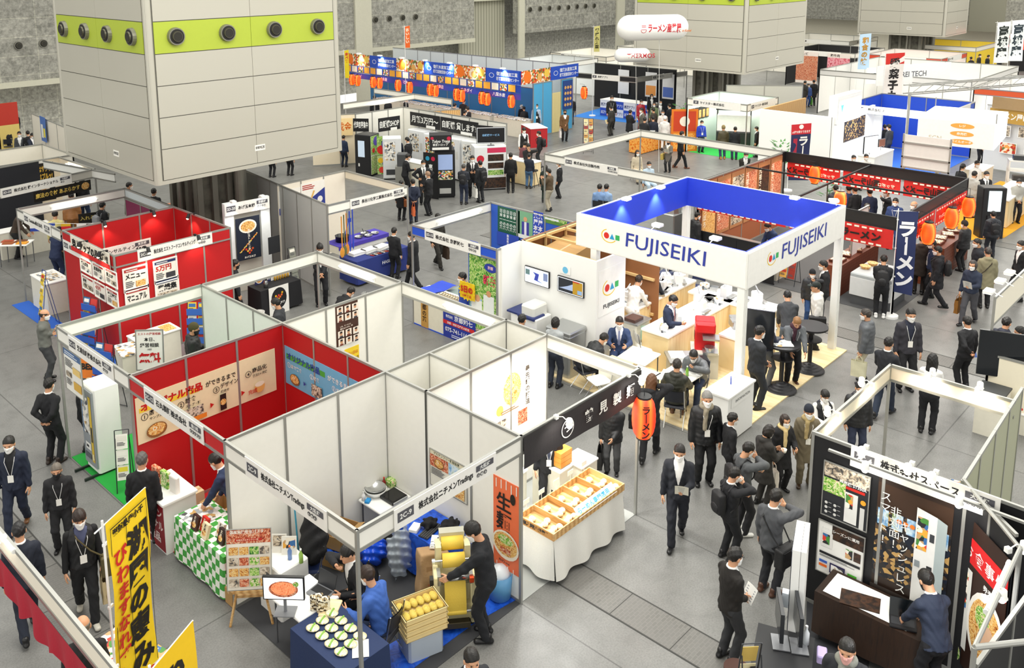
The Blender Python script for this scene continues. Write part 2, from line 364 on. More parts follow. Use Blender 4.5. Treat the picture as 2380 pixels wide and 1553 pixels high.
# three ceiling-hung plant boxes around the hall columns
def tower(c,dx,dy,z0,z1,green,label,sgn):
 t=thing('plant_box',label,'duct box',(c[0],c[1],z0))
 A=mat('bebbae',.33,.1,bump=.04,bs=200,var=.025);GR=mat('aebf3c',.45,var=.03);LINE=mat('5e5d56',.6)
 h=z1-z0;b=MB();b.box(.02,.02,0,dx-.02,dy-.02,h);obj('core',b,LINE,t)
 zz=[.12]+[.12+.845*i for i in range(1,14)]
 for i in range(len(zz)-1):
  if zz[i] > h: break
  g=green is not None and abs(zz[i]-green) < .3;hi=zz[i+1]-.022
  b=MB()
  for (x0,x1) in ((.21,dx/2-.006),(dx/2+.006,dx-.21)): b.box(x0,0,zz[i],x1,.03,hi)
  for (y0,y1) in ((.21,dy/2-.004),(dy/2+.004,dy-.21)): b.box(0,y0,zz[i],.03,y1,hi)
  b.box(.21,dy-.03,zz[i],dx-.21,dy,hi);b.box(dx-.03,.21,zz[i],dx,dy-.21,hi)
  obj('cladding_band',b,GR if g else A,t,label='yellow-green band' if g else None)
 b=MB()
 for (cx,cy) in ((.1,.1),(dx-.1,.1),(.1,dy-.1),(dx-.1,dy-.1)): b.cyl((cx,cy,0),(cx,cy,h),.112,n=16)
 obj('corner_post',b,A,t)
 obj('bottom_rim',MB().box(.05,-.005,0,dx-.05,dy+.005,.1).box(-.005,.05,0,dx+.005,dy-.05,.1),A,t)
 if green is not None:
  gz=z0+green+.42
  for k in range(4):
   for (p,n) in (((dx*(.13+.246*k),0,green+.42),(0,-1,0)),((0,dy*(.13+.246*k),green+.42),(-1,0,0))):
    nozzle('nozzle',p,n,.245,'',parent=t)
 for (org,u,pz) in (((dx*.49,0,.47),(1,0,0),0),((0,dy*.42,.47),(0,-1,0),0)):
  B=Board(.34,.17,'f4f2ea',.01).txt('非常排煙窓',.17,.045,.08,al='c',maxw=.3);B.build('notice_plate',org,u,parent=t)
 return t
tower((4.842,5.552),6.18,5.96,3.5,13,3.505,'large grey clad box hanging from the ceiling nearest the camera, green band with nozzles','nearest')
tower((36.275,5.119),6.96,6.78,3.5,13,3.505,'grey clad box behind the white airship balloon, green band at the top','middle')
tower((65.68,4.563),5.3,6.4,3.5,13,None,'farthest grey clad box under the right wall, no green band in view','farthest')
def column(cx,cy,w,label):
 S=ramp_mat('column_steel',['4c4a42','6b695e','7c7a6c'],3.);b=MB();z=3.49
 t=thing('hall_column',label,'column',(cx,cy,0));t['kind']='structure'
 obj('shaft',MB().box(-w/2,-w/2,0,w/2,w/2,z),S,t)
 f=MB()
 for i in range(4): f.box(-w/2-.12,-w/2+w*i/3-.09,0,-w/2,-w/2+w*i/3+.09,z);f.box(-w/2+w*i/3-.09,-w/2-.12,0,-w/2+w*i/3+.09,-w/2,z)
 obj('flange',f,mat('8f8d82',.5,.3),t)
 p=MB();p.cyl((-w/2-.3,-w*.1,0),(-w/2-.3,-w*.1,z),.07);p.cyl((w*.3,-w/2-.35,0),(w*.3,-w/2-.35,z),.16);obj('pipe',p,mat('a09e92',.4,.4),t)
column(7.9,8.4,1.5,'dark steel hall column under the nearest grey box');column(39.6,8.6,1.6,'dark steel hall column under the middle grey box');column(68.3,7.8,2.2,'dark steel hall column under the farthest grey box')
# ================================================================== booth kit: panel walls, fascias, floors
def post(t,x,y,h=H,c=None,r=.021): return obj('post',MB().box(x-r,y-r,0,x+r,y+r,h),c or ALU,t)
def frame_of(a,b):
 d=Vector((b[0]-a[0],b[1]-a[1]));return d.length,math.atan2(d.y,d.x)
def wall(a,b,n,R,label,L=None,h=H,ends=(0,0),name='booth_wall',pc=None,group=None,lowrail=True):
 """panel wall from a to b; R colours the side to the right of the walking direction, L the left"""
 l,rz=frame_of(a,b);t=thing(name,label,'partition',(a[0],a[1],0),rz,group)
 mr=R if not isinstance(R,str) else mat(R,.55,var=.03);ml=mr if L is None else (L if not isinstance(L,str) else mat(L,.55,var=.03));w=l/n
 for i in range(n):
  p=MB();p.box(i*w+.012,-.009,.05,(i+1)*w-.012,.001,h-.03,0);p.box(i*w+.012,.001,.05,(i+1)*w-.012,.009,h-.03,1);obj('panel',p,[mr,ml],t)
 for i in range(n+1):
  if (i == 0 and not ends[0]) or (i == n and not ends[1]): continue
  post(t,i*w,0,h,pc)
 obj('top_rail',MB().box(0,-.02,h-.045,l,.02,h-.002),pc or ALU,t)
 if lowrail: obj('bottom_rail',MB().box(0,-.018,.0,l,.018,.055),pc or ALU,t)
 return t
WP='f5f3ea'
def sign_on(t,l,z0,h,num,name,pref,icons,w=None,x=None,c='f1efe9',size=1.):
 w=w or 1.85;x=(l-w)/2 if x is None else x;B=Board(w,h-.012,c,.012);k=h/.3
 B.rect(.05,.09*k,.27,.135*k,'55555c').txt(num,.185,.115*k,.085*k,'f6f6f2',al='c',maxw=.24)
 B.txt(name,.40,.105*k,.105*k*size,'17171a',bold=.025,maxw=w-.40-.46)
 if pref:
  B.rect(w-.40,.155*k,.34,.085*k,'55555c').txt(pref,w-.23,.165*k,.06*k,'f6f6f2',al='c',maxw=.3)
  for i,ch in enumerate(icons): B.disc(w-.36+i*.066,.10*k,.029,'2c2c30',n=14).txt(ch,w-.36+i*.066,.078*k,.038,'f2f2ee',al='c')
 B.build('sign',(x,-.026,z0+.006),(1,0,0),parent=t,label='white sign plate with black lettering');return t
def fascia(a,b,label,c=WP,cin=None,sign=None,z1=H,h=.3,ends=(0,0),name='fascia',pc=None,group=None,kw={}):
 l,rz=frame_of(a,b);t=thing(name,label,'fascia',(a[0],a[1],0),rz,group)
 mr=mat(c,.5,var=.02);ml=mat(cin,.5,var=.02) if cin else mr
 p=MB();p.box(.02,-.008,z1-h+.03,l-.02,.001,z1-.03,0);p.box(.02,.001,z1-h+.03,l-.02,.008,z1-.03,1);obj('board',p,[mr,ml],t)
 obj('top_rail',MB().box(0,-.02,z1-.05,l,.02,z1),pc or ALU,t);obj('bottom_rail',MB().box(0,-.02,z1-h,l,.02,z1-h+.045),pc or ALU,t)
 for k,x in ((0,0),(1,l)):
  if ends[k]: post(t,x,0,z1,pc)
 if sign: sign_on(t,l,z1-h,h,*sign,**kw)
 return t
def tube(p,q,label,power=3.,r=.024,group='fluorescent strips on the inside of the booth fascias'):
 t=thing('strip_lamp',label,'lamp',p,0,group);d=Vector(q)-Vector(p)
 obj('tube',MB().cyl((0,0,0),d,r,n=8),mat('fffdf6',.5,emit=power,var=0),t)
 u=d.normalized();obj('holder',MB().cyl((0,0,.03),Vector((0,0,.03))+d,.012,n=6).cyl(u*-.03,u*.02,.03,n=8).cyl(d-u*.02,d+u*.03,.03,n=8),PURE,t);return t
def mat_floor(poly,c,label,cat='carpet',z=.008,bump=.3,rough=.9):
 return single('carpet',label,cat,MB().prism(poly,.0005,z),c if not isinstance(c,str) else mat(c,rough,bump=bump,bs=300))
def rect(x0,y0,x1,y1): return [(x0,y0),(x1,y0),(x1,y1),(x0,y1)]
def n(gx,gy): return (gx*G,gy*G)
# ---- near block
fascia(n(0,0),n(0,-1),'cream fascia with the sign numbered 2C-15 over the green carpet',ends=(1,1),sign=('2C-15','芝浦自販機株式会社','大阪府','小物中'))
fascia(n(0,-1),n(0,-2),'red fascia with the sign numbered 2C-12 over the red carpet','c4141a',ends=(0,1),sign=('2C-12','石丸製麺株式会社','香川県','外中小物ネ'))
fascia(n(0,-2),n(0,-3),'cream fascia numbered 2C-9 along the left side of the noodle machine booth',ends=(0,1),sign=('2C-9','株式会社ニチメンTradings','大阪府','小物ネ'))
fascia(n(0,-3),n(1,-3),'cream fascia numbered 2C-9 above the yellow noodle machine',ends=(0,1),sign=('2C-9','株式会社ニチメンTradings','大阪府','小物ネ'))
fascia(n(1,-3),n(2,-3),'bare rail fascia carrying the long black banner','3a3536',WP,ends=(0,1))
fascia(n(0,0),n(1,0),'plain cream fascia at the back of the green-carpeted booth');fascia(n(1,0),n(2,0),'plain cream fascia behind the man in the white mask',ends=(1,1))
fascia(n(2,0),n(2,-1),'plain fascia lit by a strip lamp in front of the dark blue table',ends=(0,1));fascia(n(2,-1),n(2,-2),'plain fascia lit by a strip lamp in front of the blue counter',ends=(0,1))
fascia(n(2,-2-1/3),n(2,-3),'plain fascia glowing white at the right end of the noodle display booth',ends=(1,0))
tube((2*G-.045,-.9,2.54),(2*G-.045,-2.1,2.54),'glowing strip lamp on the fascia facing the dark blue table',4);tube((2*G-.045,-1.45*G,2.54),(2*G-.045,-1.9*G,2.54),'glowing strip lamp on the fascia facing the blue tea counter',4)
wall(n(1,0),n(1,-1),3,'e6eae2','pale panel wall between the green-carpeted booth and the grey-carpeted one')
wall(n(0,-1),n(1,-1),3,RED,'red panel wall carrying the beige noodle banner','e6eae2');wall(n(1,-1),n(1,-2),3,RED,'red panel wall carrying the light blue banner',WP,ends=(1,0))
wall(n(1,-1),n(2,-1),3,WP,'cream panel wall carrying the brown poster of faces')
wall(n(0,-2),n(1,-2),3,WP,'cream panel wall at the back of the noodle machine booth',RED);wall(n(1,-2),n(1,-3),3,WP,'cream panel wall beside the noodle machine booth',ends=(1,0))
wall(n(1,-2),n(2,-2),3,WP,'cream panel wall closing three small store rooms at the back',ends=(0,1));wall(n(1,-2-1/3),n(2,-2-1/3),3,'f4f3ec','bright white panel wall carrying the noodle poster',ends=(1,0))
wall(n(4/3,-2),n(4/3,-2-1/3),1,WP,'short cream divider nearest the camera between the store rooms');wall(n(5/3,-2),n(5/3,-2-1/3),1,WP,'short cream divider between the middle and far store rooms');wall(n(2,-2),n(2,-2-1/3),1,WP,'short cream end wall of the far store room')
mat_floor(rect(.03,-G+.03,G,-.03),'1fa23c','bright green carpet under the white vending machine',bump=.6)
mat_floor(rect(.0,-2*G,G,-G),'b3151b','red carpet inside and along the front of the red booth');mat_floor(rect(.0,-3*G,G,-2*G),'3c3d40','dark grey carpet under the noodle machine booth')
mat_floor(rect(G,-G,2*G,0),'77777a','grey carpet in front of the black display table');mat_floor(rect(G,-3*G,2*G,-2.334*G),'a9aba8','pale grey carpet under the white draped table')
# ---- blue tea booth behind
K='2353c8'
t=fascia(n(3,0),n(3,-1),'blue ended fascia numbered 2D-15 of the tea booth',K,WP,ends=(1,1),sign=('2D-15','株式会社 京都知七','京都府','中小物ネ'),kw=dict(w=1.95))
fascia(n(3,0),n(4,0),'cream fascia lit by a strip lamp at the back of the tea booth',ends=(0,1),cin=WP);tube((3.3*G,-.045,2.54),(3.85*G,-.045,2.54),'glowing strip lamp along the tea booth fascia',4)
wall(n(4,0),n(4,-1),3,'2a5ac0','blue draped wall at the back of the tea booth','5a7ab0',ends=(0,1))
wall(n(3,-1),n(4,-1),3,WP,'cream side wall between tea booth and white display wall')
# ---- red consulting booth
x0,x1,y0,y1=2.55,5.57,3.23,6.15
wall((x0,y1),(x0,y0),3,RED,'red panel wall with whiteboard posters on its left side',ends=(1,1));wall((x0,y0),(x1,y0),4,RED,'red panel front wall with menu whiteboards',ends=(0,1))
wall((x0,y1),(x1,y1),3,RED,'red panel rear wall lit by small spotlights');wall((x1,y1),(x1,y0),3,RED,'red panel right wall lit by small spotlights',ends=(1,0))
for a,bb,s in (((x0,y1),(x0,y0),'left'),((x0,y0),(x1,y0),'front')):
 l,rz=frame_of(a,bb);t=thing('name_rail','red name band with the sign plate on the %s side of the red booth' % s,'fascia',(a[0],a[1],0),rz)
 obj('rail',MB().box(0,-.03,H-.32,l,-.021,H-.28),ALU,t);obj('backing',MB().box(.03,-.028,H-.28,l-.03,-.0215,H-.05),RED,t)
 if s == 'front': sign_on(t,l,H-.31,.3,'2C-21','株式会社 エスト.フードコンサルティング','東京都','外小ネ',w=1.95,x=.55)
 else: sign_on(t,l,H-.52,.3,'2C-21','株式会社 エスト.フードコンサルティング','東京都','外小ネ',w=1.95,x=.02)
mat_floor(rect(x0+.2,.6,x1,y0),'80797c','mauve grey carpet in front of the red booth')
# ---- flag booth and neighbours on the far left
gx0,gx1,gy0,gy1=2.5,5.57,6.2,9.15
fascia((gx0,gy1),(gx0,gy0),'cream fascia of the booth with the string of flags',ends=(1,0),sign=('2C-24','Guidable株式会社','東京都','外中小物ネ'));fascia((gx0,gy1),(gx1,gy1),'cream fascia with a strip lamp above the flag booth',ends=(0,1))
tube((gx0+.9,gy1-.045,2.54),(gx0+2.2,gy1-.045,2.54),'glowing strip lamp above the string of flags',4.5);fascia((gx1,gy1),(gx1,gy0),'pale fascia on the right side of the flag booth','cfd8da')
wall((gx1,gy1),(gx1,gy0),3,'7d1f4d','maroon panel wall in the flag booth',h=2.38);mat_floor(rect(2.1,3.3,2.55,9.1),'2a62c4','bright blue carpet edge beside the red booth',bump=.4)
a,bb=at(-60,452,H),at(220,392,H)
fascia((a.x,a.y),(bb.x,bb.y),'grey fascia numbered 2D-29 over the black pork crackling banner','dcdad0',ends=(0,1),sign=('2D-29','株式会社 龍インターナショナル','大阪府','小物'),kw=dict(w=2.3,x=(bb-a).length-3.15))
D29=(a,bb)
c=at(137,364,H);wall((c.x-3.6,c.y),(c.x,c.y),3,'f0e0c4','cream panel wall with two black food posters');fascia((c.x,c.y),(bb.x,bb.y),'cream fascia with strip lamp below the left edge of the grey box','f0e2cc')
tube((c.x-.05,c.y-.7,2.54),(c.x-.05,c.y-1.9,2.54),'glowing strip lamp under the left edge of the grey box',4.5)
# ---- black tower of the vending booth etc: see the goods further down
# ---- Hasegawa booth and its grey wall, topping stand
wall((9.3,8.5),(8.58,3.16),6,'b9bcb8','grey panel wall beside the utensil booth','ece4d4',ends=(1,1))
fascia((8.58,3.12),(11.49,3.07),'cream fascia numbered 2D-23 above the dark blue utensil table',ends=(0,1),sign=('2D-23','長谷川化学工業株式会社','千葉県','外中小物ネ試'),kw=dict(w=2.0,x=.75));fascia((11.49,6.1),(11.49,3.07),'cream fascia with clip lamps on the right of the utensil booth','f2e6d0',ends=(1,0))
a=at(805,392,H);wall((8.9,6.1),(11.49,6.1),3,'efe6d6','cream rear panel wall of the utensil booth')
p,q=at(508,476,H),at(616,456,H);p=Vector((6.6,5.3,0));q=Vector((8.05,5.22,0))
# ---- empty frame booth in the middle aisle
fascia(n(6,1),n(6,-1),'long cream fascia numbered 2F-15 of the steel machine booth',ends=(1,1),sign=('2F-15','株式会社矢田製作所','兵庫県','外中小物ネ試'),kw=dict(w=2.2,x=.9));fascia(n(6,1),n(8,1),'long cream fascia at the back of the steel machine booth',ends=(0,1));fascia(n(8,1),n(8,-1),'long cream fascia on the far side of the steel machine booth',ends=(0,1))
# ---- bottom right: black ticket machine booth and the lit frame behind it
XB=5.93
wall((XB,-4*G),(XB,-5.35*G),4,'131316','black panel wall with the ticket machine posters','c8cdb4',ends=(1,0))
fascia(n(2,-4),n(3,-4),'cream fascia with warm lamps on the near side of the lit frame','f4ecd8',ends=(0,1));fascia(n(3,-4),n(3,-4.62),'cream fascia with warm lamps on the far side of the lit frame','f6e6d0',ends=(0,0))
wall((6.05,-13.8),(9.45,-13.68),4,'a9ab90','olive grey panel wall backs at the right edge',ends=(1,1))
# ---- left bottom awning booth
fascia((-2.93,-4.8),(-2.93,-9.6),'cream fascia trimmed with a red valance at the lower left edge','efe8d6')
# ================================================================== people
def surface_nets(fn,lo,hi,h):
 lo=np.array(lo)-2*h;hi=np.array(hi)+2*h;N=np.ceil((hi-lo)/h).astype(int)+1
 ax=[lo[i]+h*np.arange(N[i]) for i in range(3)]
 X,Y,Z=np.meshgrid(*ax,indexing='ij');V=fn(np.stack([X.ravel(),Y.ravel(),Z.ravel()],1)).reshape(N)
 V=np.where(V == 0,1e-6,V);S=np.zeros((*(N-1),3));C=np.zeros(N-1);I=V < 0;quads=[]
 idx=np.arange(int(np.prod(N-1))).reshape(N-1)
 for a in range(3):
  b,c=(a+1) % 3,(a+2) % 3
  s0=[slice(None)]*3;s1=[slice(None)]*3;s0[a]=slice(0,-1);s1[a]=slice(1,None)
  v0,v1=V[tuple(s0)],V[tuple(s1)];m=(v0 < 0) != (v1 < 0);t=np.where(m,v0/np.where(m,v0-v1,1),0)
  P=[None]*3
  for q in range(3):
   sh=[1,1,1];g=ax[q][:-1] if q == a else ax[q];sh[q]=len(g);P[q]=np.broadcast_to(g.reshape(sh),m.shape)
  P[a]=P[a]+t*h;W_=np.stack(P,-1)*m[...,None]
  for i in (0,1):
   for j in (0,1):
    s=[slice(None)]*3;s[b]=slice(i,N[b]-1+i);s[c]=slice(j,N[c]-1+j);s=tuple(s);S += W_[s];C += m[s]
  s=[slice(None)]*3;s[b]=slice(1,-1);s[c]=slice(1,-1);e=np.argwhere(m[tuple(s)]);e[:,b] += 1;e[:,c] += 1
  if len(e):
   def cell(i,j):
    k=e.copy();k[:,b] -= i;k[:,c] -= j;return idx[k[:,0],k[:,1],k[:,2]]
   q=np.stack([cell(1,1),cell(0,1),cell(0,0),cell(1,0)],1);neg=V[e[:,0],e[:,1],e[:,2]] < 0
   q[~neg]=q[~neg][:,::-1];quads.append(q)
 ok=C.ravel() > 0;new=-np.ones(ok.size,int);new[ok]=np.arange(ok.sum())
 return S.reshape(-1,3)[ok]/C.ravel()[ok][:,None],new[np.concatenate(quads)]
def smin(a,b,k):
 h=np.clip(.5+.5*(b-a)/k,0,1);return b*(1-h)+a*h-k*h*(1-h)
def cone(P,a,b,ra,rb):
 a=np.asarray(a,float);b=np.asarray(b,float);ab=b-a;t=np.clip(((P-a)@ab)/max(ab@ab,1e-9),0,1)
 return np.linalg.norm(P-a-t[:,None]*ab,axis=1)-(ra+(rb-ra)*t)
def ell(P,c,r):
 r=np.asarray(r,float);return (np.linalg.norm((P-np.asarray(c))/r,axis=1)-1)*r.min()
def np_mesh(name,v,f,mats,mi=None,smooth=True):
 me=bpy.data.meshes.new(name);me.vertices.add(len(v));me.vertices.foreach_set('co',np.asarray(v,np.float32).ravel())
 f=np.asarray(f);me.loops.add(f.size);me.loops.foreach_set('vertex_index',f.ravel().astype(np.int32))
 me.polygons.add(len(f));me.polygons.foreach_set('loop_start',np.arange(0,f.size,4,dtype=np.int32))
 try: me.polygons.foreach_set('loop_total',np.full(len(f),4,np.int32))
 except Exception: pass
 for m in mats: me.materials.append(m)
 if mi is not None: me.polygons.foreach_set('material_index',np.asarray(mi,np.int32))
 if smooth: me.polygons.foreach_set('use_smooth',np.ones(len(f),bool))
 me.update(calc_edges=True);return me
# ---- heads, hair, hands and shoes shared by everybody
def head_core(P):
 d=smin(ell(P,(0,-.012,.026),(.077,.096,.092)),ell(P,(0,.024,-.048),(.058,.068,.074)),.03)
 d=smin(d,cone(P,(0,.07,-.098),(0,.06,-.1),.022,.02),.03);d=smin(d,cone(P,(0,-.025,-.06),(0,-.035,-.2),.054,.056),.02)
 Q=P*[1,1,1];Q[:,0]=np.abs(Q[:,0]);d=smin(d,cone(Q,(.012,.083,.034),(.045,.068,.036),.008,.008),.012)
 return np.maximum(d,-(ell(Q,(.032,.099,.010),(.017,.016,.011))))
def head_sdf(P):
 Q=P.copy();Q[:,0]=np.abs(Q[:,0]);d=head_core(P)
 d=smin(d,cone(P,(0,.086,.016),(0,.104,-.027),.009,.013),.01);d=smin(d,cone(Q,(0,.09,-.032),(.012,.088,-.03),.009,.007),.008)
 d=smin(d,cone(Q,(0,.086,-.064),(.018,.079,-.066),.0065,.004),.006);d=smin(d,cone(Q,(0,.083,-.075),(.014,.078,-.074),.007,.004),.006)
 return smin(d,ell(Q,(.08,-.008,-.008),(.012,.022,.034)),.008)
HEAD=surface_nets(head_sdf,(-.1,-.12,-.21),(.1,.13,.13),.0075)
def eyes():
 b=MB()
 for s in (-1,1): b.ball((s*.032,.081,.009),.012,.008,.0075,8)
 return b
def hair_sdf(kind):
 def f(P):
  wob=.004*np.sin(P[:,0]*90+P[:,1]*40)*np.sin(P[:,2]*70+P[:,1]*60)
  sk=ell(P,(0,-.014,.032),(.086,.106,.104)) + wob;x,y,z=P.T;ax_=np.abs(x)
  if kind == 'short': return np.maximum(np.maximum(sk,-(z-.8*y-.002)*.8),-(z+.09-np.maximum(0,ax_-.05)*1.2))
  if kind == 'buzz': return np.maximum(sk+.001,-(z-.8*y+.004)*.8)
  if kind == 'fringe': return np.maximum(np.minimum(ell(P,(0,-.012,.036),(.088,.108,.104))+wob,9),-(z-.55*y+.018)*.85)
  if kind == 'bald': return np.maximum(np.maximum(sk+.001,-(z-.7*y+.02)*.8),z-.045)
  if kind == 'beanie': return np.maximum(ell(P,(0,-.014,.034),(.09,.11,.115)),-(z-.42*y+.0)*.9)
  if kind == 'cap':
   d=np.maximum(ell(P,(0,-.014,.034),(.088,.108,.1)),-(z-.12*y-.02));return smin(d,np.maximum(ell(P,(0,.105,.05),(.075,.075,.014)),-(y-.03)),.01)
  face=np.maximum(np.maximum(.036-y,z-.058-.3*ax_),ax_-.066)      # opening for the face
  d=ell(P,(0,-.016,-.005),(.096,.108,.135))+wob
  if kind == 'bun': return smin(np.maximum(sk,-(z-.7*y+.02)*.8),ell(P,(0,-.125,.05),(.038,.035,.036)),.012)
  if kind == 'tail': return smin(np.maximum(sk,-(z-.7*y+.02)*.8),cone(P,(0,-.12,.03),(0,-.13,-.17),.032,.016),.02)
  if kind == 'long':
   d=smin(d,np.maximum(ell(P,(0,-.07,-.2),(.1,.05,.22)),-9),.04)
   d=smin(d,np.minimum(cone(P,(.08,.0,-.05),(.075,.02,-.25),.028,.018),cone(P,(-.08,0,-.05),(-.075,.02,-.25),.028,.018)),.02)
  return np.maximum(d,-face)
 return f
_HAIR={}
def hair(kind,c):
 k=(kind,c)
 if k not in _HAIR:
  g=('g',kind)
  if g not in _HAIR: _HAIR[g]=surface_nets(hair_sdf(kind),(-.13,-.17,-.45 if kind == 'long' else -.2),(.13,.2,.17),.0085)
  m=mat(c,.45,bump=.5,bs=90) if kind not in ('beanie','cap') else mat(c,.85,bump=.4,bs=200)
  _HAIR[k]=np_mesh('hair',*_HAIR[g],[m])
 return _HAIR[k]
def mask_sdf(P):
 x,y,z=P.T;d=np.minimum(head_core(P),cone(P,(0,.086,.01),(0,.1,-.03),.008,.012))
 return np.maximum(np.maximum(d-.007,.004-y+.35*np.abs(z+.045)),np.maximum(z+.014+.25*np.abs(x)-.012,-(z+.112)))
MASK=surface_nets(mask_sdf,(-.09,0,-.13),(.09,.13,.03),.0075)
def hand_geo(curl):
 segs=[];R=math.radians
 for i,(y,L) in enumerate(((.031,.072),(.011,.082),(-.009,.076),(-.028,.058))):
  a=np.array([0,y*.75,-.012]);b=np.array([0,y,-.088+.006*abs(i-1)]);segs.append((a,b,.0135,.012));th=R(curl*(.55+.1*i));p=b
  for q,fr in enumerate((.46,.31,.23)):
   d=np.array([-math.sin(th),0,-math.cos(th)]);e=p+d*L*fr;segs.append((p,e,.0088-.0008*q,.0082-.0009*q));p=e;th += R(curl*1.05)
 p=np.array([-.004,.022,-.02]);e=np.array([-.016,.05,-.05]);segs.append((p,e,.015,.0115));t2=e+np.array([-.012,.016,-.026]);segs.append((e,t2,.0105,.0095));segs.append((t2,t2+np.array([-.009,.003,-.022]),.0092,.0078))
 segs.append((np.array([0,0,.05]),np.array([0,0,-.02]),.024,.024))
 def f(P):
  d=None
  for a,b,ra,rb in segs:
   c=cone(P,a,b,ra,rb);d=c if d is None else smin(d,c,.006)
  return d
 return surface_nets(f,(-.1,-.06,-.2),(.04,.09,.07),.006)
HANDS={'r': hand_geo(16),'g': hand_geo(58)}
def shoe_geo():
 def f(P):
  Q=P*[1,1,1.25];d=smin(cone(Q,(0,-.065,.04),(.006,.13,.034),.04,.043),cone(P,(0,-.035,.06),(0,-.03,.105),.044,.046),.03);return np.maximum(d,-P[:,2])
 return surface_nets(f,(-.06,-.12,-.01),(.06,.2,.16),.011)
SHOE=shoe_geo();_SH={}
def shoe(c):
 if c not in _SH: _SH[c]=np_mesh('shoe',*SHOE,[mat(c,.35)])
 return _SH[c]
def glasses_mesh():
 b=MB()
 for s in (-1,1):
  pts=[(s*.033+.021*math.cos(t),.094,.008+.015*math.sin(t)) for t in np.linspace(0,2*math.pi,11)];b.tube(pts,.0022,5);b.tube([(s*.054,.092,.012),(s*.078,-.005,.008)],.002,5)
 b.tube([(-.012,.096,.012),(.012,.096,.012)],.002,5);return b.mesh('glasses',mat('1a1a1c',.3))
GLASSES=glasses_mesh();MASKM={}
SKIN=mat('cf9b78',.55,var=.04);EYE=mat('1c1512',.3)
PROF=np.array([(-.6,.185,.15),(-.3,.183,.142),(-.12,.172,.13),(0,.166,.124),(.14,.148,.110),(.30,.168,.126),(.42,.172,.116),(.49,.135,.095),(.55,.072,.068),(.6,.06,.06)])
def IK(a,t,l1,l2,pole):
 a=np.array(a,float);t=np.array(t,float);d=t-a;L=np.linalg.norm(d);m=(l1+l2)*.995
 if L > m: t=a+d/L*m;L=m
 u=(t-a)/L;x=(l1*l1-l2*l2+L*L)/(2*L);y=math.sqrt(max(1e-6,l1*l1-x*x));p=np.array(pole,float);p=p-u*(p@u);p /= np.linalg.norm(p)+1e-9
 return a+u*x+p*y,t
HANDT={'d': (.245,.05,.80),'f': (.035,.215,.93),'b': (.02,-.155,.95),'h': (.10,.33,1.10),'m': (.06,.215,1.43),'c': (-.11,.20,1.16),'k': (.16,.42,1.0),'g': (.205,.06,1.02),'p': (.10,.30,1.28),'r': (.2,.52,1.02),'w': (.235,.16,.84),'v': (.235,-.10,.84),'e': (.12,.05,1.5),'a': (.13,.30,.98),'l': (.12,.36,.80)}
N_PEOPLE=0;PEOPLE={}
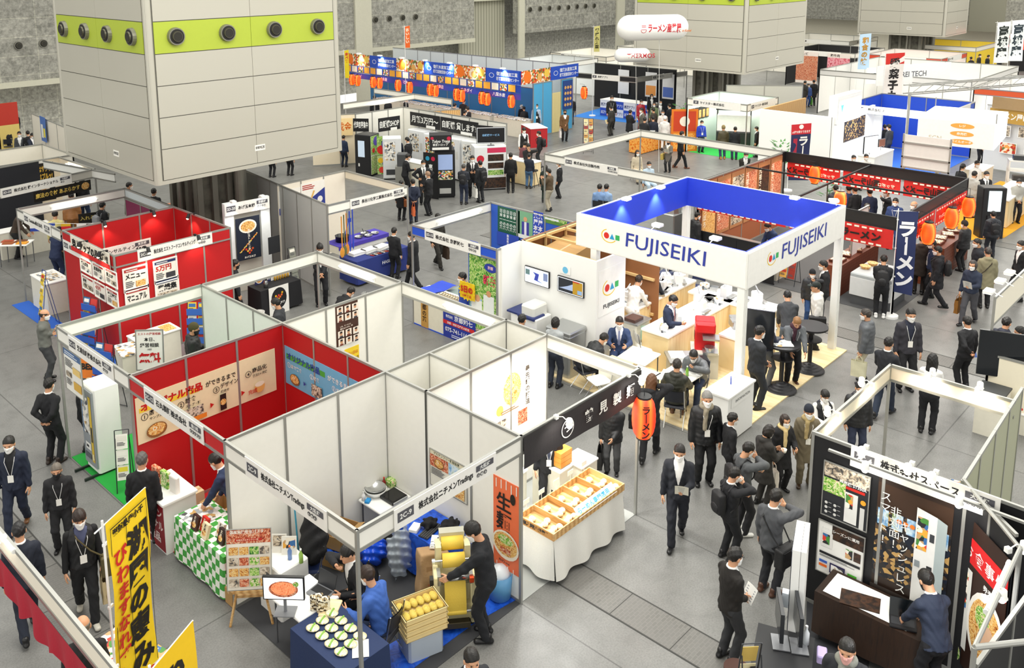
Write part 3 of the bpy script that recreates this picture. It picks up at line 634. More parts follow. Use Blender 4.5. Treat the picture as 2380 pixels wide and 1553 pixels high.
def person(u,v,foot,a,label,top='suit',c='17181c',pants=None,pose='dd',legs='s',lean=0,hp=8,hy=0,hr='short',hc='15120f',mask='f1f1ee',sh='f0f0ee',tie=None,props='',h=1.70,fem=0,shoes='121214',gl=0,badge=0,skin=None,scarf=None,seat=.46,cat='person',seatc=('dark','22242c'),apron=None,sleeves=None,z0=0):
 """u, v: the crown of the head in the photograph; foot: where the feet stand (or None: the stature decides)"""
 global N_PEOPLE;N_PEOPLE += 1;sd=N_PEOPLE*1.7;rz=YAW+math.radians(a)-math.pi/2;pants=pants or c
 sit=legs == 'c';hz=seat+.09 if sit else .90
 ln=math.radians(lean);RL=np.array([[1,0,0],[0,math.cos(ln),math.sin(ln)],[0,-math.sin(ln),math.cos(ln)]])
 Hc=np.array([0,-.06 if lean > 25 and not sit else 0,hz]);T=lambda q: Hc+RL@np.array(q,float)
 fa=math.radians(lean*.75+hp);RH=np.array([[1,0,0],[0,math.cos(fa),math.sin(fa)],[0,-math.sin(fa),math.cos(fa)]]);ya=math.radians(hy)
 RY=np.array([[math.cos(ya),-math.sin(ya),0],[math.sin(ya),math.cos(ya),0],[0,0,1]]);RH=RY@RH if abs(lean) < 30 else RH@RY
 nb=T((0,-.005,.53));hcn=nb+RL@np.array([0,.012,.05])+RH@np.array([0,.03,.115]);crown=hcn+RH@np.array([0,-.02,.125])
 cr,sr=math.cos(rz),math.sin(rz)
 if foot is not None:
  g=at(foot[0],foot[1],z0);s=h/1.7
  if legs == 's' and abs(lean) < 12:
   s=min(1.1,max(.86,(zat(v,g.x,g.y)-z0)/crown[2]))
 else:
  s=h/1.7;q=at(u,v,z0+crown[2]*s);g=Vector((q.x-s*(cr*crown[0]-sr*crown[1]),q.y-s*(sr*crown[0]+cr*crown[1]),z0))
 D=math.dist((g.x,g.y,1),CAM);vx=min(.034,max(.0135,D*.0008))/s
 w=.152 if fem else .17;SHL={};ELB={};WR={};KN={};AN={}
 for k,sd_ in ((0,-1),(1,1)):
  sp=T((sd_*w,-.008,.452));SHL[k]=sp;tx,ty,tz=HANDT[pose[k]];loc=(sd_*tx,ty,tz-.90)
  low=pose[k] in 'dwv'
  tg=Hc+np.array(loc) if (low and lean > 20) else T(loc)
  if pose[k] in 'akr' and sit: tg=Hc+RL@np.array((sd_*tx,ty-.03,.26 if pose[k] != 'a' else .2))
  pole=RL@np.array((sd_*.55,-1,-.35)) if pose[k] not in 'ge' else np.array((sd_*1.,-.4,-.2))
  if pose[k] == 'b': pole=np.array((sd_*1.,-.9,0))
  ELB[k],WR[k]=IK(sp,tg,.285,.25,pole)
  hp_=np.array((sd_*.088,Hc[1],hz-.03))
  if sit: ft=np.array((sd_*.11,.42,.075))
  elif legs == 'w': ft=np.array((sd_*.07,.27 if k else -.24,.075 if k else .11))
  elif legs == 'x': ft=np.array((sd_*.07,.27 if not k else -.24,.075 if not k else .11))
  elif legs == 'o': ft=np.array((sd_*.17,.02,.075))
  else: ft=np.array((sd_*.10,.015*sd_,.075))
  KN[k],AN[k]=IK(hp_,ft,.42,.41,(sd_*.12,1,.1));KN[('h',k)]=hp_
 th={'suit': .016,'coat': .028,'down': .042,'jacket': .02,'shirt': .006,'hoodie': .026,'vest': .03,'kimono': .02}[top]
 hem={'suit': -.10,'coat': -.34,'down': -.12,'jacket': -.05,'shirt': .0,'hoodie': -.06,'vest': -.04,'kimono': -.05}[top]
 if sit: hem=max(hem,-.07)
 fw=.94 if fem else 1.
 def torso(P,t,hem_,ztop=.56):
  Q=(P-Hc)@RL;z=Q[:,2];tt=t
  if top == 'down' and t > .03: tt=t+.007*np.abs(np.sin(z*math.pi/.085))-.003
  wx=np.interp(z,PROF[:,0],PROF[:,1])*fw+tt;wy=np.interp(z,PROF[:,0],PROF[:,2])+tt
  d=(np.sqrt((Q[:,0]/wx)**2+(Q[:,1]/wy)**2)-1)*np.minimum(wx,wy)
  return np.maximum(d,np.maximum(hem_-z,z-ztop)),Q
 def fold(P,amp,fr=1.): return amp*(np.sin(P[:,2]*41*fr+5*np.sin(P[:,0]*17+sd)+sd)*np.sin(P[:,0]*33*fr+P[:,1]*27+sd*2))
 def wrap(name,fn,pts,pad,m,hh=None):
  pts=np.array(pts);vv,ff=surface_nets(fn,pts.min(0)-pad,pts.max(0)+pad,hh or vx);return link(name,np_mesh(name,vv*s,ff,[m]),root)
 # the body: one mesh with head and five-fingered hands
 def body(P):
  d,_=torso(P,-.012,-.1,.53);d=smin(d,cone(P,T((0,-.01,.48)),nb+RL@np.array([0,.01,.06]),.055,.05),.03)
  for k in (0,1):
   d=smin(d,np.minimum(cone(P,SHL[k],ELB[k],.05,.038),cone(P,ELB[k],WR[k],.036,.026)),.03)
   d=smin(d,np.minimum(cone(P,KN[('h',k)],KN[k],.08,.052),cone(P,KN[k],AN[k],.05,.036)),.03)
  return d
 allp=[Hc,nb,T((.17,0,.5)),T((-.17,0,.5))]+[SHL[k] for k in (0,1)]+[ELB[k] for k in (0,1)]+[WR[k] for k in (0,1)]+[KN[k] for k in (0,1)]+[AN[k] for k in (0,1)]
 pa=np.array(allp);bv,bf=surface_nets(body,pa.min(0)-.11,pa.max(0)+.1,max(.024,vx*1.5));mi=[np.zeros(len(bf))]
 V_=[bv];F_=[bf];nv=len(bv)
 def addg(v_,f_,k):
  nonlocal nv
  V_.append(v_);F_.append(np.asarray(f_)+nv);nv += len(v_);mi.append(np.full(len(f_),k))
 addg(HEAD[0]*1.05@RH.T+hcn,HEAD[1],0);e=eyes();addg(np.array(e.v)*1.05@RH.T+hcn,np.array(e.f),1)
 HM={}
 for k,sgn in ((0,-1),(1,1)):
  d=WR[k]-ELB[k];d /= np.linalg.norm(d);fwd=RL@np.array([0,1,0]);t_=np.array([0,0,.8])+fwd*.7+np.array([-sgn*.2,0,0]);t_=t_-d*(t_@d);t_ /= np.linalg.norm(t_)
  xax=np.cross(t_,-d);M_=np.stack([xax,t_,-d],1);hv,hf=HANDS['g' if pose[k] in 'hmwgeb' else 'r'];hv=hv.copy()
  if sgn < 0: hv[:,0] *= -1;hf=hf[:,::-1]
  addg(hv@M_.T+WR[k]-d*.0,hf,0);HM[k]=(WR[k]+d*.09,M_)
 sk=SKIN if skin is None else mat(skin,.55,var=.04)
 o=link('person',np_mesh('person',np.concatenate(V_)*s,np.concatenate(F_),[sk,EYE],np.concatenate(mi)));root=o
 o.location=g;o.rotation_euler=(0,0,rz);tag(o,label,cat)
 # clothes
 tm=c if not isinstance(c,str) else mat(c,.8 if top in ('suit','coat','shirt','hoodie','jacket','kimono') else .45,bump=.35,bs=120);pm=mat(pants,.85,bump=.3,bs=120)
 def trous(P):
  d=ell((P-Hc)@RL,(0,-.005,-.04),(.178,.135,.15))
  for k in (0,1): d=smin(d,smin(cone(P,KN[('h',k)]+[0,0,-.03],KN[k],.1,.074),cone(P,KN[k],AN[k],.072,.064 if top != 'x' else .06),.02),.035)
  return np.maximum(d+fold(P,.005),.05-P[:,2])
 wrap('trousers',trous,[Hc]+[KN[k] for k in (0,1)]+[AN[k] for k in (0,1)],np.array([.2,.19,.19]),pm)
 def jack(P):
  d,Q=torso(P,th,hem);z=Q[:,2]
  if top == 'vest': pass
  else:
   for k in (0,1):
    wr=ELB[k]+(WR[k]-ELB[k])*.93;d=smin(d,smin(cone(P,SHL[k]+RL@np.array([0,0,-.012]),ELB[k],.066+th*.5,.05+th*.6),cone(P,ELB[k],wr,.048+th*.6,.036+th*.6),.02),.035)
  d=d+fold(P,.006 if top != 'down' else .004)
  if top in ('suit','coat','vest') and sh:
   z0_=.13 if top == 'suit' else .3;wd=np.maximum(np.abs(Q[:,0])-.085*np.clip((z-z0_)/(.52-z0_),0,1),.02-Q[:,1]);d=np.maximum(d,-wd)
  if top in ('hoodie','down') or (top == 'coat' and not sh): d=smin(d,np.maximum(ell(Q,(0,-.03,.53),(.105,.11,.06)),-ell(Q,(0,.06,.6),(.07,.1,.09))),.02)
  return d
 nm={'suit': 'suit_jacket','coat': 'coat','down': 'down_jacket','jacket': 'jacket','shirt': 'shirt','hoodie': 'hooded_top','vest': 'vest','kimono': 'happi_coat'}[top]
 tp=[T((.2,.17,max(hem,-.2)-.02)),T((-.2,-.17,hem-.02)),T((0,0,.58)),T((.2,.15,.5)),T((-.2,-.15,.5))]+[SHL[k] for k in (0,1)]+[ELB[k] for k in (0,1)]+[WR[k] for k in (0,1)]
 wrap(nm,jack,tp,.1,tm)
 if sleeves or top == 'vest':
  def slv(P):
   d=None
   for k in (0,1):
    q=smin(cone(P,SHL[k],ELB[k],.062,.05),cone(P,ELB[k],ELB[k]+(WR[k]-ELB[k])*.93,.05,.042),.02);d=q if d is None else np.minimum(d,q)
   return d
  wrap('sleeves',slv,[SHL[k] for k in (0,1)]+[ELB[k] for k in (0,1)]+[WR[k] for k in (0,1)],.09,mat(sleeves or sh or 'eeeeec',.8))
 ck=lambda y,z: np.interp(z,PROF[:,0],PROF[:,2])+y
 tmat=Matrix([list(RL[i])+[Hc[i]] for i in range(3)]+[[0,0,0,1]]);hmat=Matrix([list(RH[i])+[hcn[i]] for i in range(3)]+[[0,0,0,1]]) @ Matrix.Scale(1.05,4);sc_=Matrix.Scale(s,4)
 def part(name,mb,m,M_,smooth=False):
  q=obj(name,mb,m,root,smooth);q.matrix_local=sc_ @ M_;return q
 def rigid(name,me,M_):
  q=link(name,me,root);q.matrix_local=sc_ @ M_;return q
 if top in ('suit','coat','vest') and sh:
  def shirt(P):
   d,Q=torso(P,th-.012,.05,.54);col=np.maximum(np.maximum(ell(Q,(0,0,.545),(.075,.075,.09)),Q[:,2]-.575),.5-Q[:,2]);return np.minimum(np.maximum(d,-Q[:,1]-.0),col)
  wrap('shirt_front',shirt,[T((.2,.16,.03)),T((-.2,-.08,.03)),T((0,0,.6)),T((.15,.1,.55)),T((-.15,-.1,.55))],.03,mat(sh,.7),max(vx,.015))
 if tie:
  b=MB();st=[(.5,.014),(.47,.02),(.3,.027),(.17,.034),(.13,.0)];vs=[]
  for z,ww in st: vs += [(-ww,ck(th-.004,z),z),(ww,ck(th-.004,z),z)]
  b.add(vs,[(2*i,2*i+1,2*i+3,2*i+2) for i in range(len(st)-1)]);part('tie',b,mat(tie,.5),tmat)
 if badge or 'b' in str(badge):
  b=MB();zc=.16;y=ck(th+.012,zc)
  for sgn in (-1,1): b.tube([(sgn*.07,.02,.55),(sgn*.075,ck(th+.006,.42),.42),(sgn*.015,y,zc+.02)],.0045,5)
  part('lanyard',b,mat('e8e8e6' if badge == 1 else '3060b0',.6),tmat);part('name_badge',MB().box(-.045,y-.003,zc-.105,.045,y+.004,zc+.02),mat('f3f1ea',.4),tmat)
 if scarf:
  def sc(P):
   Q=(P-Hc)@RL;r=np.hypot(Q[:,0],Q[:,1]-.015);d=np.hypot(r-.085,(Q[:,2]-.545)/1.15)-.038
   return smin(d,cone(Q,(.03,.13,.5),(.05,.165,.2),.045,.035),.02)+fold(P,.005)
  wrap('scarf',sc,[T((.14,.18,.6)),T((-.14,-.14,.15))],.02,mat(scarf,.9,bump=.5,bs=60) if isinstance(scarf,str) else scarf)
 if apron:
  b=MB();N_=8
  b.grid(lambda a_,b_: ((a_-.5)*(.2+.14*(1-b_) if b_ > .55 else .34),ck(th+.012,-.3+.75*b_)-abs(a_-.5)**2*.22,-.32+.75*b_),N_,10);part('apron',b,mat(apron,.8),tmat,True)
 for k in (0,1):
  q=link('shoe',shoe(shoes),root);q.matrix_local=Matrix.Translation(Vector((AN[k][0],AN[k][1],AN[k][2]-.075))*s) @ sc_ @ Matrix.Rotation(-(k*2-1)*.15,4,'Z')
 if hr != 'none':
  if hr in ('beanie','cap'):
   rigid(hr,hair(hr,hc),hmat);rigid('hair',hair('buzz','15120f'),hmat)
  else: rigid('hair',hair(hr,hc),hmat)
 if mask:
  if mask not in MASKM: MASKM[mask]=np_mesh('face_mask',*MASK,[mat(mask,.75)])
  rigid('face_mask',MASKM[mask],hmat)
 if sit: chair('%s chair of the %s' % (seatc[0],' '.join(label.split()[:11])),g,rz,seatc[1])
 if gl: rigid('glasses',GLASSES,hmat)
 RW=Matrix.Rotation(rz,3,'Z');wp=lambda q: Vector(g)+RW @ (Vector(q)*s);info=dict(o=o,g=Vector(g),rz=rz,s=s,hands={k: wp(HM[k][0]) for k in (0,1)},tm=Matrix.Translation(Vector(g)) @ Matrix.Rotation(rz,4,'Z') @ sc_ @ tmat,th=th,wp=wp,head=wp(hcn),label=label,ck=ck)
 who=label if len(label.split()) <= 10 else ' '.join(label.split()[:10])
 for pr in props.split():
  q=pr.split(':');kd=q[0];col=q[1] if len(q) > 1 else '18181b';cn=q[2] if len(q) > 2 else 'black';side=int(q[3]) if len(q) > 3 else 1
  if kd == 'backpack': backpack(info,col,'%s backpack worn by the %s' % (cn,who))
  elif kd == 'tote': tote(info,col,side,'%s bag held by the %s' % (cn,who))
  elif kd == 'satchel': satchel(info,col,side,'%s shoulder bag of the %s' % (cn,who))
  elif kd == 'paper': paper(info,col,side,'%s sheet held by the %s' % (cn,who))
  elif kd == 'bowl': bowl_in_hand(info,side,'%s tasting cup held by the %s' % (cn,who))
 return info
def backpack(i,col,label):
 y0=-(np.interp(.3,PROF[:,0],PROF[:,2])+i['th']+.01);t=thing('backpack',label,'backpack');t.matrix_world=i['tm'];m=mat(col,.6,0,.3)
 def f(P): return smin(ell(P,(0,y0-.075,.25),(.15,.085,.22)),np.maximum(np.abs(P-[0,y0-.07,.23])-[.115,.06,.17],-9).max(1),.05)
 v,q=surface_nets(f,(-.17,y0-.18,.0),(.17,y0+.02,.5),.016);link('pack',np_mesh('pack',v,q,[m]),t)
 v,q=surface_nets(lambda P: ell(P,(0,y0-.145,.16),(.105,.04,.1)),(-.12,y0-.2,.05),(.12,y0-.09,.28),.016);link('front_pocket',np_mesh('front_pocket',v,q,[mat(col,.5,0,.5)]),t)
 b=MB()
 for s in (-1,1): b.tube([(s*.07,y0,.1),(s*.1,y0+.05,.46),(s*.1,.0,.56),(s*.115,-y0+.015,.42),(s*.13,-y0-.03,.22),(s*.16,y0+.06,.1)],.014,6)
 obj('strap',b,m,t);obj('haul_loop',MB().tube([(-.03,y0-.02,.45),(0,y0-.03,.49),(.03,y0-.02,.45)],.007),m,t)
 return t
def tote(i,col,side,label,w=.33,h=.36,d=.1,drop=.13):
 p=i['hands'][side];t=thing('carrier_bag',label,'bag',(p.x,p.y,p.z-drop-h),i['rz']+math.pi/2);m=mat(col,.7,0,.3,20) if isinstance(col,str) else col
 b=MB();b.grid(lambda a,c: (w/2*(.94+.06*c)*math.copysign(min(1,abs(math.cos(a*6.2832))*1.35),math.cos(a*6.2832)),d/2*(1.05-.2*c)*math.copysign(min(1,abs(math.sin(a*6.2832))*1.35),math.sin(a*6.2832))+.006*math.sin(c*9+a*20),h*c),24,6);b.box(-w*.46,-d*.45,0,w*.46,d*.45,.006)
 obj('pouch',b,m,t,True)
 for s in (-1,1): obj('handle',MB().tube([(-w*.22,s*d*.4,h-.02),(-w*.18,s*d*.3,h+drop*.6),(0,s*.012,h+drop),(w*.18,s*d*.3,h+drop*.6),(w*.22,s*d*.4,h-.02)],.007),m,t)
 return t
def satchel(i,col,side,label):
 sg=side*2-1;t=thing('shoulder_bag',label,'bag');t.matrix_world=i['tm'];x=sg*(.2+i['th']);m=mat(col,.6,0,.4)
 def f(P): return np.maximum(np.abs(P-[x+sg*.06,.0,-.1])-[.05,.17,.13],-9).max(1)-.025
 v,q=surface_nets(f,(x+sg*.06-.1,-.23,-.28),(x+sg*.06+.1,.23,.08),.016);link('bag_body',np_mesh('bag_body',v,q,[m]),t)
 b=MB();ck=i['ck'];th=i['th']+.012;b.tube([(x+sg*.05,.12,.03),(sg*.1,ck(th,.22),.22),(-sg*.06,ck(th,.45),.45),(-sg*.11,.02,.53),(-sg*.06,-ck(th,.42),.42),(sg*.1,-ck(th,.2),.2),(x+sg*.05,-.12,.03)],.011);obj('strap',b,m,t)
 obj('flap',MB().box(x+sg*.14-.004,-.17,-.1,x+sg*.14+.004,.17,.03),mat(col,.5),t);return t
def paper(i,col,side,label):
 p=i['hands'][side];t=thing('leaflet',label,'paper',(p.x,p.y,p.z),i['rz']);b=MB();b.grid(lambda a,c: ((a-.5)*.21,.02+.1*(c-.3),-.03+.27*c*.75+.01*math.sin(a*3)),4,4)
 obj('sheet',b,mat(col,.6),t);b=MB()
 for k in range(5): b.add([(-.085,.02+.1*(c-.3)-.004,-.03+.27*c*.75+.008) for c in ()] or [(-.08,.02+.1*(.15+.16*k-.3)-.003,-.03+.2*(.15+.16*k)+.003),(.08,.02+.1*(.15+.16*k-.3)-.003,-.03+.2*(.15+.16*k)+.003),(.08,.02+.1*(.2+.16*k-.3)-.003,-.03+.2*(.2+.16*k)+.003),(-.08,.02+.1*(.2+.16*k-.3)-.003,-.03+.2*(.2+.16*k)+.003)],[(0,1,2,3)])
 obj('print',b,mat('8a8e96',.6),t);return t
def bowl_in_hand(i,side,label):
 p=i['hands'][side];return single('tasting_cup',label,'cup',MB().lathe([(.001,-.03),(.035,-.03),(.05,.03),(.046,.03),(.03,-.02),(.001,-.02)],n=14),mat('f2f0e8',.5),(p.x,p.y,p.z+.02),smooth=True)
# ================================================================== goods: helpers
RC=YAW-math.pi/2       # heading of a thing whose front looks at the photographer's gallery
def pin(ax,c,tl,br,col='f2efe6',t=.008,off=.014,**k):
 """a printed sheet on the plane x=c or y=c, from its upper left and lower right corner"""
 f=onx if ax == 'x' else ony;a,b=f(*tl,c-off),f(*br,c-off);w=abs(a.y-b.y) if ax == 'x' else abs(b.x-a.x);B=Board(w,a.z-b.z,col,t,**k)
 def place(name,label,cat='poster',group=None):
  loc=(c-off,a.y,b.z) if ax == 'x' else (a.x,c-off,b.z);return B.build(name,loc,(0,-1,0) if ax == 'x' else (1,0,0),label=label,cat=cat,group=group)
 return B,place
def table(label,loc,rz,w,d,h=.72,top=None,cloth=None,legs=True,name='table',skirt=None,over=.04):
 t=thing(name,label,'table',loc,rz);obj('table_top',MB().rbox(-w/2,-d/2,h-.03,w/2,d/2,h,.012),top or PURE,t)
 if legs:
  for sx in (-1,1):
   for sy in (-1,1): obj('leg',MB().cyl((sx*(w/2-.05),sy*(d/2-.05),0),(sx*(w/2-.05),sy*(d/2-.05),h-.03),.014),mat('6a6b6e',.4,.5),t)
 if cloth: drape(t,w,d,h,cloth,skirt or h-.06)
 return t
def drape(t,w,d,h,m,drop,amp=.014,name='tablecloth',over=.012):
 b=MB();W2,D2=w/2+over,d/2+over;N_=64;pts=[]
 per=2*(2*W2+2*D2)
 def edge(q):
  q=q % per
  for L,f in ((2*W2,lambda r: (-W2+r,-D2,0,-1)),(2*D2,lambda r: (W2,-D2+r,1,0)),(2*W2,lambda r: (W2-r,D2,0,1)),(2*D2,lambda r: (-W2,D2-r,-1,0))):
   if q <= L: return f(q)
   q -= L
  return (-W2,-D2,0,-1)
 rows=5
 def fn(a,c):
  x,y,nx,ny=edge(a*per);k=(.02+amp*(1+math.sin(a*per*11)))*c;return (x+nx*k,y+ny*k,h+.006-drop*c)
 b.grid(fn,N_*2,rows);b.box(-W2,-D2,h+.001,W2,D2,h+.008);return obj(name,b,m if not isinstance(m,str) else mat(m,.8,bump=.2),t,False)
def crate(label,loc,rz,w,d,h,m=None,name='cardboard_box',cat='box',opened=False,group=None,tape=True):
 t=thing(name,label,cat,loc,rz,group);m=m or CARD;b=MB()
 if opened:
  q=.008;b.box(-w/2,-d/2,0,w/2,d/2,q);b.box(-w/2,-d/2,0,-w/2+q,d/2,h);b.box(w/2-q,-d/2,0,w/2,d/2,h);b.box(-w/2,-d/2,0,w/2,-d/2+q,h);b.box(-w/2,d/2-q,0,w/2,d/2,h);obj('body',b,m,t)
  for s in (-1,1): obj('flap',MB().add([(-w/2,s*d/2,h),(w/2,s*d/2,h),(w/2,s*(d/2+d*.3),h+d*.12),(-w/2,s*(d/2+d*.3),h+d*.12)],[(0,1,2,3)]),m,t)
 else:
  obj('body',b.box(-w/2,-d/2,0,w/2,d/2,h),m,t)
  if tape: obj('tape',MB().box(-w/2-.002,-.025,h*.75,w/2+.002,.025,h+.002),mat('c9a878',.3),t)
 return t
_CH={}
def chair(label,loc,rz,c='1f2a48',group=None,kind='pipe'):
 k=(c,kind)
 if k in _CH: return dup(_CH[k],loc,rz,label,group)
 t=thing('chair',label,'chair',loc,rz,group);m=mat(c,.5) if isinstance(c,str) else c
 obj('seat',MB().rbox(-.21,-.2,.42,.21,.21,.465,.03),m,t);obj('backrest',MB().grid(lambda a,b: ((a-.5)*.4,-.23-.04*b+.05*(2*a-1)**2,.58+.24*b),8,3).grid(lambda a,b: ((a-.5)*.4,-.245-.04*b+.05*(2*a-1)**2,.58+.24*b),8,3),m,t)
 for s in (-1,1):
  obj('leg',MB().tube([(s*.2,.24,0),(s*.2,-.17,.46),(s*.19,-.25,.84)],.011),CHROME,t);obj('leg',MB().tube([(s*.19,-.26,0),(s*.19,.12,.44)],.011),CHROME,t)
 _CH[k]=t;return t
def bottle(label,loc,c='7ab04a',cap='f0f0ea',h=.21,r=.032,group=None,name='bottle'):
 t=thing(name,label,'bottle',loc,0,group);obj('body',MB().lathe([(.001,0),(r,.004),(r,h*.62),(r*.4,h*.8),(r*.38,h*.9)],n=12),mat(c,.25),t,True);obj('cap',MB().cyl((0,0,h*.9),(0,0,h),r*.45,n=10),mat(cap,.5),t);return t
def screen(label,loc,u,w,h,prints,stand=None,emit=.9,name='monitor',frame='141416',t=.045):
 B=Board(w,h,frame,t,.3);y=-t/2-.002;B.rect(.015,.015,w-.03,h-.03,mat('e8ecf0',.3,emit=emit,var=0) if emit else mat('202327',.15));prints(B);o=B.build(name,loc,u,label=label,cat='screen')
 if stand: obj('stand',MB().cyl((w/2,.03,-stand),(w/2,.03,h*.4),.022).box(w/2-.14,-.08,-stand,w/2+.14,.13,-stand+.012),mat('8a8c90',.4,.4),o)
 return o
def booklets(name,label,cat,loc,rz,cols,group=None,w=.21,h=.29):
 """a tilted row of leaflets on a wire rack: rack legs, rows of pockets, one leaflet child each"""
 return None
def rack(label,loc,rz,h=1.5,rows=5,cols=2,c='3a3c40',pocket=None,goods=('f2efe6','c9342c','3a6ea8','e8c83c')):
 t=thing('leaflet_rack',label,'rack',loc,rz);w=.24*cols;f=MB()
 for s in (-1,1): f.tube([(s*w/2,-.2,0),(s*w/2,.02,h)],.01);f.tube([(s*w/2,.25,0),(s*w/2,.02,h*.86)],.009)
 f.tube([(-w/2,.25,.02),(w/2,.25,.02)],.008);f.tube([(-w/2,.02,h),(w/2,.02,h)],.008);obj('frame',f,mat(c,.4,.4),t);k=0
 for r in range(rows):
  z=h*.22+(h*.74)*r/rows;y=-.2+.22*z/h-.02
  if pocket: obj('pocket',MB().box(-w/2,y-.05,z-.04,w/2,y-.04,z+.12).box(-w/2,y-.05,z-.04,w/2,y,z-.03),mat(pocket,.3),t)
  for q in range(cols):
   x=-w/2+.12+.24*q;k += 1;B=Board(.2,.26,goods[(k*7+r) % len(goods)],.006);B.rect(.02,.15,.16,.08,goods[(k*5+1) % len(goods)]).lines(.02,.11,.15,3,.012)
   B.build('leaflet',(x-.1,y-.02,z),(1,0,0),v=(0,.25,1),parent=t)
 return t
def packs(fn,n_,mk): return [mk(i,*fn(i)) for i in range(n_)]
def lantern(label,loc,r=.16,h=.42,txt='ラーメン',emit=1.3,group=None,c='f83c0c',face=None,n_=18,back=0.,up=.12):
 t=thing('paper_lantern',label,'lantern',loc,(face if face is not None else RC),group);pr=[(.001,0),(r*.55,0)]
 for i in range(15):
  q=i/14;rr=r*(.62+.38*math.sin(math.pi*q)**.55)*(1-.018*(i % 2));pr.append((rr,.03+(h-.06)*q))
 pr += [(r*.55,h),(.001,h)]
 obj('shade',MB().lathe(pr,n=n_),ramp_mat('lantern'+str(c),[c,'ff7a2c',c],(1,1,14),'wave',emit=emit,dist=0),t,True)
 b=MB();b.cyl((0,0,-.015),(0,0,.012),r*.6).cyl((0,0,h-.012),(0,0,h+.02),r*.6);obj('end_ring',b,BLACK,t)
 obj('hanger',MB().tube([(0,0,h),(0,0,h+up)]+([(0,back,h+up)] if back else []),.006),BLACK,t)
 if txt:
  le=MB();hh=(h*.8)/len(txt)
  for i,ch in enumerate(txt):
   v,f,lo,hi=glyphs('｜' if ch == 'ー' else ch,.03);sc=hh/.95;zz=h*.9-hh*(i+1);mx=(lo[0]+hi[0])/2;vs=[]
   for p in v:
    x=(p[0]-mx)*sc;vs.append((x,-math.sqrt(max(.0001,(r*1.03)**2-x*x)),zz+p[1]*sc+hh*.12))
   le.add(vs,f)
  obj('lettering',le,BLACK,t)
 return t
def arm_lamp(label,loc,rz,reach=.22,emit=12.,group='white clip-on arm lamps'):
 t=thing('arm_lamp',label,'lamp',loc,rz,group);obj('clamp',MB().box(-.03,-.03,-.03,.03,.03,.03),PURE,t);obj('arm',MB().tube([(0,0,0),(0,-reach*.5,.05),(0,-reach,0)],.008),PURE,t)
 obj('housing',MB().lathe([(.03,.1),(.045,.09),(.05,.02),(.06,0)],(0,-reach,-.03),12),PURE,t,True);obj('bulb',MB().ball((0,-reach,-.045),.046,n=10),mat('fff6e4',.5,emit=emit,var=0),t,True);return t
def spot(loc,target,power,size=1.1,col=(1,.96,.88),blend=.6):
 l=bpy.data.lights.new('spot','SPOT');l.energy=power;l.spot_size=size;l.spot_blend=blend;l.color=col;l.shadow_soft_size=.06
 o=bpy.data.objects.new('spot_beam',l);COL.objects.link(o);o.location=loc;o.rotation_euler=(Vector(target)-Vector(loc)).to_track_quat('-Z','Y').to_euler();return o
def flood(label,loc,rz,target,power,group,c='f2f2ee',w=.22,col=(1,.97,.92),size=1.5):
 t=thing('flood_lamp',label,'lamp',loc,rz,group);obj('bracket',MB().tube([(0,.06,0),(0,-.12,.06)],.01),mat(c,.5),t);obj('housing',MB().rbox(-w/2,-.28,.03,w/2,-.1,.09,.015),mat(c,.5),t);obj('lens',MB().box(-w/2+.02,-.265,.022,w/2-.02,-.115,.031),mat('ffffff',.4,emit=6,var=0),t)
 R_=Matrix.Rotation(rz,3,'Z');spot(Vector(loc)+R_ @ Vector((0,-.19,-.0)),target,power,size,col);return t
def machine(name,label,cat,loc,rz,prims,group=None):
 """prims: (part name, list of box tuples, material)"""
 t=thing(name,label,cat,loc,rz,group)
 for pn,boxes,m in prims:
  b=MB()
  for q in boxes:
   if q[0] == 'c': b.cyl(*q[1:])
   elif q[0] == 'r': b.rbox(*q[1:])
   else: b.box(*q)
  obj(pn,b,mat(m,.4) if isinstance(m,str) else m,t)
 return t
# ================================================================== noodle machine booth
sx=2*G
B,pl=pin('x',G,(1000,1042),(1086,1172),'e9e6d6');w,h=B.w,B.h
B.rect(0,h*.88,w,h*.12,'e4dcc0').txt('グルテンフリー麺取扱店',w*.1,h*.9,h*.075,'1a3a1c',maxw=w*.85);B.rect(0,h*.55,w*.5,h*.33,'meat').rect(w*.52,h*.55,w*.46,h*.33,'sky').bowl(w*.25,h*.68,w*.14).lines(w*.04,h*.5,w*.4,5,h*.02).rect(w*.5,h*.05,w*.45,h*.42,'noodle');B.edge(.012)
pl('hung_poster','framed poster of gluten-free noodles hung inside the noodle machine booth')
B,pl=pin('x',G,(1147,1102),(1206,1342),'ee7448');w,h=B.w,B.h
for i in range(5): B.rect(w*(.1+.2*i),h*(.88+.01*(i % 3)),w*.035,h*.1,'f4e8dc')
B.vtxt('生麺',w*.42,h*.86,h*.20,'1c1614',bold=.02).disc(w*.78,h*.83,w*.1,'1c1614',h*.06).disc(w*.5,h*.28,w*.52,'f2ead8',h*.16).disc(w*.5,h*.29,w*.46,'noodle',h*.13).disc(w*.5,h*.34,w*.3,'salad',h*.05).rect(w*.3,h*.19,w*.4,h*.06,'meat')
B.txt('PHO-me',w*.25,h*.07,h*.035,'2a1c14');[B.rect(w*(.15+.22*i),h*.0,w*.03,h*.06,'f4e8dc') for i in range(4)]
pl('banner','orange raw noodle banner taped to the wall behind the machine operator','banner')
mc=at(1056,1432);NM=thing('noodle_machine','cream noodle making machine with yellow dough sheets on a blue tarp','machine',mc,RC+.12);CR=mat('e9dfb0',.42,bump=.03);DOUGH=mat('eccb4e',.65,bump=.15)
obj('body',MB().rbox(-.34,-.1,.06,.34,.42,.82,.03).rbox(-.36,-.26,.06,-.26,.1,1.0,.02).rbox(.26,-.26,.06,.36,.1,1.0,.02).box(-.3,-.2,.1,.3,-.1,.4),CR,NM)
